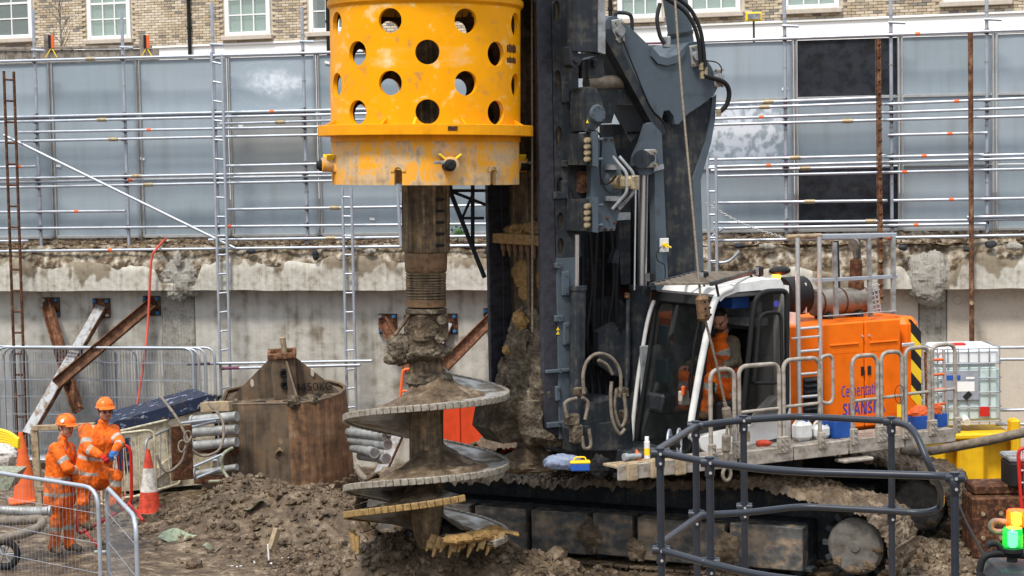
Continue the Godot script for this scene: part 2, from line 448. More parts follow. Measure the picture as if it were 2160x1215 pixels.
	M.brass = mat(lin(0.40, 0.33, 0.21), 0.5, 0.4, T.grime, 4.0)
	M.mast_mud = mat(Color.WHITE, 0.85, 0.0, T.mastmud, 0.6, T.mud_n, 0.4)
	M.barrel = mat(lin(0.85, 0.82, 0.8), 0.75, 0.0, T.barrel, 0.55, T.fine_n, 0.5)
	M.kelly = mat(lin(1.0, 0.95, 0.9), 0.7, 0.2, T.mastmud, 0.9, T.fine_n, 0.5)
	M.kelly_ring = mat(lin(0.20, 0.12, 0.065), 0.6, 0.3, T.grime, 2.0)
	M.auger = mat(Color.WHITE, 0.38, 0.4, T.auger, 0.45)
	M.wear = mat(lin(0.33, 0.30, 0.25), 0.55, 0.2, T.grime, 3.0)
	M.wear_clay = mat(lin(0.34, 0.22, 0.085), 0.6, 0.1, T.grime, 3.0)
	M.orange_hood = mat(lin(0.88, 0.17, 0.008), 0.36, 0.0, T.grime_soft, 0.6)
	M.white_paint = mat(lin(0.76, 0.76, 0.74), 0.4, 0.0, T.grime_soft, 1.0)
	M.cream_paint = mat(lin(0.62, 0.56, 0.42), 0.6, 0.05, T.grime, 1.5)
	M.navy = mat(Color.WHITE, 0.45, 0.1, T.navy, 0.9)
	M.blue = mat(lin(0.02, 0.10, 0.42), 0.45, 0.0, T.grime_soft, 2.0)
	M.blue_text = mat(lin(0.06, 0.055, 0.30), 0.5)
	M.red = mat(lin(0.55, 0.022, 0.016), 0.42, 0.0, T.grime_soft, 2.0)
	M.red_sheet = mat(lin(0.72, 0.07, 0.018), 0.5, 0.0, T.grime_soft, 0.9)
	M.red_hose = mat(lin(0.55, 0.09, 0.06), 0.5)
	M.cone_orange = mat(lin(0.72, 0.13, 0.03), 0.5, 0.0, T.grime_soft, 2.0)
	M.cone_red = mat(lin(0.60, 0.07, 0.035), 0.5, 0.0, T.grime, 2.0)
	M.cone_white = mat(lin(0.62, 0.60, 0.56), 0.5, 0.0, T.grime, 2.0)
	M.plastic_white = mat(lin(0.70, 0.71, 0.70), 0.35, 0.0, T.grime_soft, 2.0)
	M.tank = mat(lin(0.56, 0.68, 0.66), 0.3, 0.0, T.grime_soft, 0.8)
	M.tank_top = mat(lin(0.74, 0.77, 0.79), 0.3)
	M.timber = mat(lin(0.27, 0.235, 0.20), 0.85, 0.0, T.grime, 1.0)
	M.board = mat(lin(0.36, 0.28, 0.18), 0.8, 0.0, T.grime, 1.5)
	M.green = mat(lin(0.10, 0.17, 0.10), 0.5)
	M.leaf = mat(lin(0.06, 0.14, 0.03), 0.6)
	M.strap = mat(lin(0.28, 0.30, 0.22), 0.6, 0.0, T.grime, 3.0)
	M.brick = []
	for c in [[0.56, 0.47, 0.34], [0.50, 0.41, 0.29], [0.63, 0.54, 0.42], [0.40, 0.34, 0.26], [0.68, 0.60, 0.48], [0.25, 0.225, 0.20], [0.46, 0.37, 0.26]]:
		M.brick.append(mat(lin(c[0], c[1], c[2]), 0.9, 0.0, T.grime_soft, 2.0))
	M.mortar = mat(lin(0.60, 0.54, 0.44), 0.95, 0.0, T.grime_soft, 1.0)
	M.stucco = mat(lin(0.86, 0.86, 0.85), 0.8)
	M.sill = mat(lin(0.55, 0.49, 0.42), 0.85, 0.0, T.grime_soft, 1.0)
	M.sash = mat(lin(0.80, 0.80, 0.79), 0.4)
	M.blind = mat(lin(0.22, 0.30, 0.26), 0.7)
	M.room = mat(lin(0.22, 0.21, 0.22), 0.8)
	M.pane = mat(Color(0.85, 0.92, 0.9, 0.12), 0.03)
	M.pane.transparency = BaseMaterial3D.TRANSPARENCY_ALPHA
	M.cab_glass = mat(Color(0.1, 0.11, 0.11, 0.42), 0.04)
	M.cab_glass.metallic_specular = 0.3
	M.cab_glass.transparency = BaseMaterial3D.TRANSPARENCY_ALPHA
	M.lime = mat(lin(0.75, 0.76, 0.78), 0.9)
	M.sign_yellow = mat(lin(0.82, 0.56, 0.02), 0.5)
	M.screen = mat(lin(0.05, 0.1, 0.12), 0.3)
	M.skin_body = mat(Color.WHITE, 0.75, 0.0, T.cloth, 1.6, T.fine_n, 0.9)
	M.skin_body.vertex_color_use_as_albedo = true
	M.helmet = mat(lin(0.80, 0.15, 0.012), 0.32)
	M.amber = mat(lin(0.9, 0.35, 0.03), 0.3)
	M.amber.emission_enabled = true
	M.amber.emission = Color(1.0, 0.72, 0.25)
	M.amber.emission_energy_multiplier = 1.6
	M.green_lamp = mat(lin(0.05, 0.7, 0.25), 0.3)
	M.green_lamp.emission_enabled = true
	M.green_lamp.emission = Color(0.55, 1.0, 0.75)
	M.green_lamp.emission_energy_multiplier = 0.9
# whitish dried slurry swirled on a painted sheet
func smear(partial: bool) -> ImageTexture:
	var im := Image.create(256, 160, false, Image.FORMAT_RGB8)
	var n := FastNoiseLite.new()
	n.frequency = 0.02
	n.fractal_octaves = 5
	n.seed = 9 if partial else 4
	var base := lin(0.32, 0.385, 0.435)
	var white := lin(0.72, 0.76, 0.83)
	for y in 160:
		for x in 256:
			var p := Vector2(x / 256.0, y / 160.0)
			var k := 0.0
			if partial:
				k = smoothstep(-0.05, 0.5, n.get_noise_2d(x * 1.6, y * 1.6) + 0.55 - absf(p.x - 0.38) * 0.7 - absf(p.y - 0.5) * 0.5)
				k *= smoothstep(0.95, 0.86, p.x) * smoothstep(0.97, 0.8, p.y)
			else:
				var q := (p - Vector2(0.55, 0.5)).rotated(-0.25)
				var rr := Vector2(q.x / 0.45, q.y / 0.33).length() + 0.28 * n.get_noise_2d(x, y)
				k = smoothstep(1.0, 0.35, rr) * (0.72 + 0.12 * sin(rr * 15.0 + 9.0 * n.get_noise_2d(x * 0.7, y * 0.7)) + 0.55 * n.get_noise_2d(x * 2.2, y * 2.2 + 70.0))
				k = maxf(k, 0.22 * smoothstep(0.05, 0.0, absf(rr - 1.25)) * smoothstep(0.3, 0.5, p.y + n.get_noise_2d(x * 0.5, y * 0.5)))
			im.set_pixel(x, y, base.lerp(white, clampf(k, 0, 1) * 0.85))
	return ImageTexture.create_from_image(im)
func more_materials() -> void:
	M.guide = mat(lin(0.05, 0.052, 0.065), 0.4, 0.3, T.grime, 1.5)
	M.rope = mat(lin(0.22, 0.185, 0.14), 0.7, 0.2, T.grime, 6.0)
	M.silencer = mat(lin(0.26, 0.235, 0.20), 0.45, 0.6, T.grime, 1.5)
	M.nut_blue = mat(lin(0.03, 0.19, 0.42), 0.45, 0.1, T.grime_soft, 3.0)
	M.green_pale = mat(lin(0.30, 0.36, 0.25), 0.6, 0.0, T.grime, 3.0)
	M.sack = mat(lin(0.20, 0.24, 0.34), 0.5, 0.0, T.grime_soft, 3.0)
	M.casing_inner = mat(lin(0.75, 0.7, 0.65), 0.85, 0.1, T.rust, 0.9)
	M.track_plate = mat(lin(0.62, 0.59, 0.55), 0.6, 0.1, T.plate, 0.8, T.mud_n, 0.3)
	M.stain_conc = M.beam_conc.duplicate()
	M.stain_conc.vertex_color_use_as_albedo = true
	M.lens_green = mat(Color(0.03, 0.6, 0.28, 0.5), 0.1)
	M.lens_green.transparency = BaseMaterial3D.TRANSPARENCY_ALPHA
	M.lens_amber = mat(Color(1.0, 0.45, 0.03, 0.5), 0.1)
	M.lens_amber.transparency = BaseMaterial3D.TRANSPARENCY_ALPHA
	M.galv_mud = mat(lin(0.37, 0.335, 0.29), 0.6, 0.15, T.grime, 1.6)
	M.trim = mat(lin(0.19, 0.19, 0.19), 0.7)
	for k in ["yellow", "yellow_flat", "orange_hood", "rubber", "black", "mast_mud", "rig_light", "black_panel"]: M[k].metallic_specular = 0.25
	M.barrel_rust = mat(lin(1.0, 0.85, 0.75), 0.75, 0.0, T.barrel, 0.8, T.fine_n, 0.5)
	M.barrel_rust.albedo_texture = T.barrel_rust
# ---------- camera, sky, light ----------
func make_view() -> void:
	cam_b = Basis.from_euler(Vector3(deg_to_rad(-4.07), 0, deg_to_rad(-1.1)))
	var cam := Camera3D.new()
	cam.name = "camera"
	cam.transform = Transform3D(cam_b, cam_pos)
	cam.fov = rad_to_deg(2.0 * atan(607.5 / FPX))
	cam.near = 0.5
	cam.far = 600.0
	add_child(cam)
	var e := Environment.new()
	e.background_mode = Environment.BG_SKY
	var sky := Sky.new()
	var sm := ProceduralSkyMaterial.new()
	sm.sky_top_color = Color(0.93, 0.96, 1.0)
	sm.sky_horizon_color = Color(0.55, 0.57, 0.60)
	sm.sky_curve = 0.35
	sm.ground_bottom_color = Color(0.25, 0.23, 0.21)
	sm.ground_horizon_color = Color(0.5, 0.5, 0.5)
	sm.sky_energy_multiplier = 1.0
	sky.sky_material = sm
	e.sky = sky
	e.background_energy_multiplier = 0.8
	e.tonemap_mode = Environment.TONE_MAPPER_LINEAR
	e.tonemap_exposure = 2.5
	e.sdfgi_enabled = true
	e.ssao_enabled = true
	e.ssil_enabled = true
	var we := WorldEnvironment.new()
	we.name = "world_environment"
	we.environment = e
	add_child(we)
	var sun := DirectionalLight3D.new()
	sun.name = "sun"
	sun.light_energy = 0.5
	sun.light_angular_distance = 11.0
	sun.light_color = Color(1.0, 0.97, 0.93)
	sun.shadow_enabled = true
	sun.rotation = Vector3(deg_to_rad(-58), deg_to_rad(-28), 0)
	add_child(sun)
	FR = Transform3D(Basis(Vector3.UP, deg_to_rad(29.5)), Vector3(-1.0, 0, -23.3))
	FW = Transform3D(Basis(Vector3.UP, deg_to_rad(-13.3)), Vector3(0, 0, -31.85))
	FB = Transform3D(Basis(Vector3.UP, deg_to_rad(-21.0)), Vector3(0, 0, -55.0))
	var k0 := FR * rl(900, 1150, 0)
	var k1 := FR * rl(897, 0, 0)
	var ya := (k1 - k0).normalized()
	var za := Vector3(0.043, 0, 1)
	za = (za - ya * za.dot(ya)).normalized()
	FK = Transform3D(Basis(ya.cross(za), ya, za), k0)

# ---------- ground ----------
var mounds := []
func lumpy(x: float, z: float) -> float:   # 0 where the mud is smeared flat, 1 where it lies in clods
	return 0.15 + 0.95 * smoothstep(-0.18, 0.25, nz.get_noise_2d(x * 38.0 + 900.0, z * 38.0 - 200.0))
func gh(x: float, z: float) -> float:
	var rough := lumpy(x, z)
	var h := 0.06 * nz.get_noise_2d(x * 14.0, z * 14.0) + 0.06 * nz.get_noise_2d(x * 60.0 + 300.0, z * 60.0) + rough * (0.045 * nz.get_noise_2d(x * 210.0, z * 210.0 + 90.0) + 0.036 * nz.get_noise_2d(x * 520.0, z * 520.0 + 30.0))
	for m in mounds:
		var d := Vector2((x - m[0]) / m[2], (z - m[1]) / m[3]).length()
		d += 0.35 * nz.get_noise_2d(x * 45.0 + 50.0, z * 45.0)
		if d < 1.0:
			h += m[4] * (1.0 - d) * (1.0 - d) * (1.0 + 2.0 * d)
			h += 0.09 * (1.0 - d) * nz.get_noise_2d(x * 130.0, z * 130.0)
	for f in [[-5.93, -25.7, 0.9], [-5.9, -27.4, 0.9]]: h *= smoothstep(0.3, 1.0, Vector2(x - f[0], z - f[1]).length() / f[2])
	return h
func at_ground(px: float, py: float) -> Vector3:
	var p := gp(px, py, 0.0)
	return Vector3(p.x, gh(p.x, p.z), p.z)
func make_ground() -> void:
	for q in [[610, 1105, 1.5, 1.7, 0.46], [470, 1095, 1.0, 1.2, 0.2], [690, 1065, 0.8, 1.0, 0.3], [900, 1230, 1.5, 1.1, 0.5], [1110, 1235, 1.1, 0.8, 0.25], [760, 1215, 1.0, 0.9, 0.22], [2060, 1090, 0.9, 1.1, 0.25], [1990, 1180, 0.7, 0.9, 0.16], [640, 1180, 0.7, 0.7, 0.12], [380, 1080, 0.6, 0.6, 0.12]]:
		var p := gp(q[0], q[1])
		mounds.append([p.x, p.z, q[2], q[3], q[4]])
	var xs := [-250.0, -80.0, -30.0, -16.0]
	var x := -11.0
	while x < 10.0:
		xs.append(x); x += 0.06
	xs.append_array([14.0, 30.0, 80.0, 250.0])
	var zs := [-40.0]
	var z := -34.5
	while z < -17.0:
		zs.append(z); z += 0.06
	zs.append_array([-15.0, -12.0, -6.0, 0.0, 20.0, 80.0, 250.0])
	var V := PackedVector3Array()
	var N := PackedVector3Array()
	var I := PackedInt32Array()
	var w := xs.size()
	for zz in zs:
		for xx in xs: V.append(Vector3(xx, gh(xx, zz), zz))
	for j in zs.size():
		for i in w:
			var a := V[j * w + maxi(i - 1, 0)]; var b := V[j * w + mini(i + 1, w - 1)]
			var c := V[maxi(j - 1, 0) * w + i]; var d := V[mini(j + 1, zs.size() - 1) * w + i]
			N.append((d - c).cross(b - a).normalized())
	for j in zs.size() - 1:
		for i in w - 1:
			var a := j * w + i
			I.append_array([a, a + 1, a + w, a + 1, a + w + 1, a + w])
	var arr := []
	arr.resize(Mesh.ARRAY_MAX)
	arr[Mesh.ARRAY_VERTEX] = V
	arr[Mesh.ARRAY_NORMAL] = N
	arr[Mesh.ARRAY_INDEX] = I
	var am := ArrayMesh.new()
	am.add_surface_from_arrays(Mesh.PRIMITIVE_TRIANGLES, arr)
	am.surface_set_material(0, M.mud)
	var o := inst("ground", am)
	o.set_meta("kind", "structure")
	# clods and stones lying on the mud
	var rocks := []
	for k in 4:
		var st := mb()
		ball(st, Vector3.ZERO, Vector3(1, 0.75, 0.9), 8, 5, Basis(), 0.55, k * 3.1 + 1.0)
		st.set_material(M.mud if k < 3 else M.stone)
		rocks.append(st.commit())
	var xfs := [[], [], [], []]
	rng.seed = 77
	for i in 12000:
		var p := Vector3(rng.randf_range(-8.5, 7.5), 0, rng.randf_range(-31.0, -19.0))
		if i > 5500:
			var m: Array = mounds[rng.randi() % mounds.size()]
			p = Vector3(m[0] + rng.randfn(0, 0.55) * m[2], 0, m[1] + rng.randfn(0, 0.55) * m[3])
		if i <= 5500 and rng.randf() > lumpy(p.x, p.z): continue
		var s := 0.010 + 0.055 * pow(rng.randf(), 4.0)
		if rng.randf() < 0.02: s *= 2.2
		p.y = gh(p.x, p.z) + s * 0.2
		var b := Basis.from_euler(Vector3(rng.randf() * 0.6, rng.randf() * TAU, rng.randf() * 0.6)).scaled(Vector3.ONE * s * rng.randf_range(0.8, 1.3))
		xfs[(rng.randi() % 3) if rng.randf() < 0.88 else 3].append(Transform3D(b, p))
	for k in 4:
		var mm := MultiMesh.new()
		mm.transform_format = MultiMesh.TRANSFORM_3D
		mm.mesh = rocks[k]
		mm.instance_count = xfs[k].size()
		for i in xfs[k].size(): mm.set_instance_transform(i, xfs[k][i])
		var mi := MultiMeshInstance3D.new()
		mi.multimesh = mm
		mi.name = numbered("loose_clods" if k < 3 else "loose_stones")
		add_child(mi)
		tag(mi, ["small brown clods scattered thickly over the churned mud", "crumbs of broken earth strewn over the churned mud", "rough lumps of dried earth littering the churned mud", "pale grey pebbles scattered over the churned brown mud"][k], "soil" if k < 3 else "pebbles")
		stuff(mi)
	# larger boulders, one thing each
	var big := [[680, 1040, 24, "round muddy boulder resting beside the foot of the rusty core barrel"], [1018, 1197, 34, "large angular lump of earth under the auger teeth"], [1262, 1208, 12, "pale stone on the mud by the near crawler track"], [735, 1150, 12, "grey stone at the edge of the spoil heap by the auger"], [410, 1197, 17, "flat clod on the mud between mesh fence and white peg"], [545, 1128, 13, "pale cobble half sunk in the spoil heap below green sheeting"], [600, 1150, 15, "dark stone beside the piece of timber in the spoil heap"], [560, 1165, 9, "small cobble just behind the white marker peg"], [470, 1085, 10, "cobble on the flank of the spoil heap near the traffic cone"], [660, 1188, 16, "broad clod of earth right of the white lime patch"]]
	for q in big:
		var p := at_ground(q[0], q[1])
		var r: float = q[2] / (FPX / -p.z)
		var st := mb()
		ball(st, Vector3.ZERO, Vector3(r, r * 0.8, r * 0.9), 16, 10, Basis(), 0.3, q[0] * 0.01)
		ball(st, Vector3(r * 0.35, -r * 0.25, r * 0.1), Vector3(r * 0.7, r * 0.5, r * 0.7), 12, 8, Basis(), 0.35, q[1] * 0.02)
		tag(obj("boulder", st, M.mud_grey if q[0] == 735 or q[0] == 1262 else M.mud, null, Transform3D(Basis(), p + Vector3(0, r * 0.45, 0))), q[3], "boulder", "boulders on the mud")

# ---------- retaining wall ----------
func edge_y(u: float) -> float:
	var tb := [[-10, 3.45], [-8.8, 3.46], [-7.8, 3.38], [-7.1, 3.44], [-6.3, 3.35], [-6.0, 3.3], [-5.85, 3.05], [-5.3, 2.98], [-5.1, 3.35], [-4.7, 3.46], [-3.9, 3.4], [-3.2, 3.36], [-2.9, 3.47], [-1.5, 3.44], [-0.5, 3.42], [3.2, 3.38], [3.6, 3.15], [4.3, 3.27], [5.2, 3.18], [5.8, 3.32], [6.1, 3.25], [6.35, 3.0], [6.7, 2.97], [6.9, 3.2], [7.05, 3.42], [7.4, 3.46], [7.7, 3.35], [8.0, 3.46], [10, 3.4]]
	for i in tb.size() - 1:
		if u <= tb[i + 1][0]:
			var t: float = clampf((u - tb[i][0]) / (tb[i + 1][0] - tb[i][0]), 0, 1)
			return lerpf(tb[i][1], tb[i + 1][1], t * t * (3.0 - 2.0 * t)) + 0.035 * nz.get_noise_2d(u * 180.0, 4.0) + 0.05 * nz.get_noise_2d(u * 50.0, 70.0)
	return 3.45
func sheet(st: SurfaceTool, f: Callable, nu: int, nv: int, tint = null) -> void:
	var P := []
	var K := []
	for j in nv + 1:
		for i in nu + 1:
			var pp: Vector3 = f.call(float(i) / nu, float(j) / nv)
			P.append(pp)
			if tint != null: K.append(tint.call(pp.x, pp.y))
	var N := []
	for j in nv + 1:
		for i in nu + 1:
			var a: Vector3 = P[j * (nu + 1) + maxi(i - 1, 0)]; var b: Vector3 = P[j * (nu + 1) + mini(i + 1, nu)]
			var c: Vector3 = P[maxi(j - 1, 0) * (nu + 1) + i]; var d: Vector3 = P[mini(j + 1, nv) * (nu + 1) + i]
			N.append((b - a).cross(d - c).normalized())
	for j in nv:
		for i in nu:
			var k := j * (nu + 1) + i
			var q := [k, k + 1, k + nu + 2, k + nu + 1]
			for c in [0, 2, 1, 0, 3, 2]:
				if tint != null: st.set_color(K[q[c]])
				v(st, P[q[c]], N[q[c]])
func make_wall() -> void:
	var w := thing("concrete_retaining_wall", "stained concrete retaining wall with a projecting capping beam along the pit", "wall", FW)
	# cast panels of the lower wall
	var cuts := [[-12.0, -6.0, "concrete", 0.0], [-6.0, -5.42, "grey_conc", 0.012], [-5.42, -1.2, "concrete", 0.004], [-1.2, 2.7, "concrete", 0.0], [2.7, 5.77, "cream", 0.006], [5.77, 6.36, "cream", 0.02], [6.36, 6.78, "grey_conc", -0.02], [6.78, 12.0, "cream", 0.0]]
	for q in cuts:
		var st := mb()
		cbox(st, Vector3((q[0] + q[1]) * 0.5, 1.2, q[3] - 0.3), Vector3(q[1] - q[0] - 0.006, 3.6, 0.6), 0.012)
		obj("wall_panel", st, M[q[2]], w)
	# round form-tie recesses
	for q in [[1913, 628], [2020, 633]]:
		var p := wl(q[0], q[1], 0.0)
		var st := mb()
		var ring := []
		for i in 20: ring.append(Vector3(p.x + 0.065 * cos(TAU * i / 20), p.y + 0.065 * sin(TAU * i / 20), 0.022 if q[0] < 1950 else 0.003))
		tube(st, ring, 0.008, 6, true)
		obj("tie_recess", st, M.cream, w)
	# damp brown run-off stains on the capping beam, with their own ragged outline
	var stain := func(sx: float, sy: float) -> Color:
		var p := Vector3(sx, sy, 0)
		var a := nz.get_noise_2d(p.x * 55.0, 11.0) + 0.45 * nz.get_noise_2d(p.x * 240.0, p.y * 60.0)
		var wet := 0.9 if (p.x > -3.9 and p.x < -0.2) or (p.x > 3.2 and p.x < 5.4) else 0.2
		var s := smoothstep(0.02, 0.09, a * 0.9 + wet * 0.35 - (edge_y(p.x) - p.y) * 1.3 - 0.05 + 0.12 * nz.get_noise_2d(p.x * 400.0, p.y * 400.0))
		return Color.WHITE.lerp(Color(0.40, 0.33, 0.24), s * 0.85)
	# capping beam with broken top edge
	var st := mb()
	sheet(st, func(a: float, b: float) -> Vector3:
		var u := lerpf(-12.0, 12.0, a)
		var e := edge_y(u)
		var y := lerpf(2.93 + 0.014 * nz.get_noise_2d(u * 90.0, 20.0), e, b)
		return Vector3(u, y, 0.35 + 0.012 * nz.get_noise_2d(u * 40.0, y * 60.0) - 0.05 * pow(b, 10.0)), 800, 22, stain)
	sheet(st, func(a: float, b: float) -> Vector3:
		var u := lerpf(-12.0, 12.0, a)
		return Vector3(u, 2.93 + 0.014 * nz.get_noise_2d(u * 90.0, 20.0), lerpf(-0.05, 0.35 + 0.012 * nz.get_noise_2d(u * 40.0, 2.93 * 60.0), b)), 420, 1, func(_x: float, _y: float) -> Color: return Color.WHITE)
	obj("capping_beam", st, M.stain_conc, w)
	# broken concrete and earth over the beam
	st = mb()
	sheet(st, func(a: float, b: float) -> Vector3:
		var u := lerpf(-12.0, 12.0, a)
		var e := edge_y(u)
		var y := lerpf(e - 0.06, 3.66, b)
		var c := lerpf(0.31, 0.12, b * b) + 0.10 * nz.get_noise_2d(u * 110.0, y * 110.0) + 0.05 * nz.get_noise_2d(u * 330.0, y * 330.0 + 40.0)
		return Vector3(u, y + 0.03 * nz.get_noise_2d(u * 200.0, y * 90.0 + 9.0) * b, minf(c, 0.36))
		, 700, 12)
	obj("broken_edge", st, M.rubble, w)
	# grey lumps of spilled grout where the beam is broken
	st = mb()
	lump(st, Vector3(6.52, 3.12, 0.26), Vector3(0.33, 0.40, 0.14), 3.0, 0.25, 40, 26, 1.4)
	lump(st, Vector3(6.55, 2.78, 0.16), Vector3(0.2, 0.13, 0.18), 5.0, 0.25, 30, 18, 1.4)
	lump(st, Vector3(-5.55, 3.12, 0.22), Vector3(0.35, 0.34, 0.15), 7.0, 0.3, 40, 26, 1.4)
	obj("grout_spill", st, M.grey_conc, w)
	# soil shelf up to the hoarding
	st = mb()
	sheet(st, func(a: float, b: float) -> Vector3:
		var u := lerpf(-12.0, 12.0, a)
		var y := lerpf(3.60, 3.86, b) + 0.05 * nz.get_noise_2d(u * 70.0, b * 60.0) + 0.035 * nz.get_noise_2d(u * 300.0, b * 200.0)
		return Vector3(u, y, lerpf(0.2, -0.75, b)), 700, 14)
	var o := structure("soil_shelf", st, M.soil, FW)
	# pebbles in the shelf
	st = mb()
	rng.seed = 5
	for i in 900:
		var u := rng.randf_range(-9.2, 8.4)
		var b := rng.randf() * 0.75
		var r := 0.01 + 0.03 * pow(rng.randf(), 3.0)
		ball(st, Vector3(u, lerpf(3.62, 3.86, b) + 0.05 * nz.get_noise_2d(u * 70.0, b * 60.0), lerpf(0.2, -0.75, b)), Vector3(r * 1.3, r, r), 5, 4, Basis(), 0.4, i * 0.7)
	o = obj("shelf_pebbles", st, M.stone, null, FW)
	tag(o, "pebbles and broken concrete on the soil shelf below the hoarding", "pebbles")
	stuff(o)
	# plastic scraps and slabs hanging at the edge
	var k := 0
	for q in [[375, 545, 9, 16], [530, 530, 10, 6], [665, 538, 7, 11], [780, 530, 13, 6], [1030, 530, 9, 7], [1560, 518, 14, 6], [1620, 520, 20, 7], [1905, 522, 10, 6], [2090, 515, 12, 8], [2140, 520, 16, 9], [2045, 526, 12, 5]]:
		var p := wl(q[0], q[1], 0.38)
		var st2 := mb()
		lump(st2, Vector3.ZERO, Vector3(q[2] / 132.0, q[3] / 132.0, 0.05), k * 1.7, 0.35, 14, 10, 2.0)
		tag(obj("plastic_scrap", st2, M.rig_dark if k % 3 else M.grey_conc, null, FW * Transform3D(Basis(), p)), "torn dark scrap caught in the broken top edge of the retaining wall", "scrap", "scraps along the broken wall edge")
		k += 1
	# upper ground level behind the hoarding
	st = mb()
	cbox(st, Vector3(0, 3.4, -60.7), Vector3(400, 0.8, 120), 0.01)
	structure("upper_ground", st, M.soil, FW)

# ---------- hoarding ----------
var post_u := [-9.70, -8.13, -6.54, -4.95, -3.40, -1.79, -0.25, 1.29, 2.83, 4.37, 5.97, 7.38, 8.95]
func panel_mesh(w: float, h: float, m: Material, bulge: float, sd: float) -> Mesh:
	var st := mb()
	var nu := 10
	var nv := 8
	var f := func(a: float, b: float, c: float) -> Vector3:
		return Vector3((a - 0.5) * w, (b - 0.5) * h, c + bulge * (1.0 - pow(2.0 * a - 1.0, 2.0)) * (1.0 - pow(2.0 * b - 1.0, 2.0)) + 0.003 * nz.get_noise_2d(a * 160.0 + sd * 50.0, b * 130.0))
	for j in nv:
		for i in nu:
			var P := []; var U := []
			for q in [[0, 0], [1, 0], [1, 1], [0, 1]]:
				var a := float(i + q[0]) / nu; var b := float(j + q[1]) / nv
				P.append(f.call(a, b, 0.0)); U.append(Vector2(a, 1.0 - b))
			var n: Vector3 = (P[2] - P[0]).cross(P[3] - P[1]).normalized()
			for k in [0, 2, 1, 0, 3, 2]:
				st.set_normal(n); st.set_uv(U[k]); st.add_vertex(P[k])
	for k in 4:   # edges and back
		var c4 := [Vector3(-w, -h, 0) * 0.5, Vector3(w, -h, 0) * 0.5, Vector3(w, h, 0) * 0.5, Vector3(-w, h, 0) * 0.5]
		var t := Vector3(0, 0, -0.02)
		st.set_uv(Vector2.ZERO)
		quad(st, c4[k] + t, c4[(k + 1) % 4] + t, c4[(k + 1) % 4], c4[k])
		if k == 0: quad(st, c4[3] + t, c4[2] + t, c4[1] + t, c4[0] + t)
	st.set_material(m)
	return st.commit()
func make_hoarding() -> void:
	var h := thing("sheet_hoarding", "tall site hoarding of grey sheets between steel posts above the retaining wall", "hoarding", FW)
	var ys := [3.80, 4.78, 5.84, 6.74]
	var c := -0.3
	for i in post_u.size() - 1:
		var u0: float = post_u[i] + 0.12
		var u1: float = post_u[i + 1] + 0.12
		for j in 3:
			var m: Material = [M.hoard, M.hoard_b, M.hoard][(i * 2 + j) % 3]
			var label := ""
			if i == 9 and (j == 2 or j == 0):
				m = M.black_panel; label = "black sheet in the grey hoarding"
			if i == 3 and j == 2:
				m = M.hoard_smear; label = "grey sheet with swirled white slurry"
			if i == 8 and j == 1:
				m = M.hoard_smear2; label = "grey sheet with patchy white slurry"
			if i == 3 and j == 1: m = M.hoard_c
			var w := u1 - u0 - 0.085
			var hh: float = ys[j + 1] - ys[j] - 0.012
			var o := inst("sheet", panel_mesh(w, hh, m, 0.012 * sin(i * 3.7 + j * 2.1), i + j * 7.0), h, Transform3D(Basis(Vector3.RIGHT, 0.008 * sin(i * 5.1 + j)), Vector3((u0 + u1) * 0.5, (ys[j] + ys[j + 1]) * 0.5, c)))
			if label: o.set_meta("label", label)
			# small paper stickers
		var st := mb()
		for s in [-1.0, 1.0]:
			cbox(st, Vector3(u1 + s * 0.03, 5.27, c + 0.02), Vector3(0.022, 2.96, 0.03), 0.003)
		cbox(st, Vector3(u1, 5.27, c - 0.05), Vector3(0.03, 2.96, 0.1), 0.003)
		obj("post", st, M.post, h)
		for j in [1, 2]:   # horizontal cover strips at the sheet joints
			st = mb()
			cbox(st, Vector3((u0 + u1) * 0.5, ys[j], c + 0.025), Vector3(u1 - u0 - 0.1, 0.03 if j == 1 else 0.045, 0.03), 0.003)
			if j == 2 or i % 2 == 0: obj("joint_strip", st, M.post, h)
		st = mb()
		cbox(st, Vector3((u0 + u1) * 0.5, 3.80, c + 0.03), Vector3(u1 - u0 - 0.09, 0.05, 0.04), 0.004)
		obj("bottom_rail", st, M.post, h)
		st = mb()
		cbox(st, Vector3((u0 + u1) * 0.5, 6.76, c), Vector3(u1 - u0, 0.03, 0.09), 0.004)
		obj("top_rail", st, M.purple if i > 3 and i < 9 else M.post, h)
	for q in [[123, 350], [300, 335], [690, 132], [508, 266], [785, 462], [1655, 187]]:
		var p := wl(q[0], q[1], c + 0.025)
		var st := mb()
		cbox(st, p, Vector3(0.085, 0.04, 0.003), 0.001, Basis(Vector3.BACK, 0.25 * sin(q[0])))
		obj("sticker", st, M.sash, h)

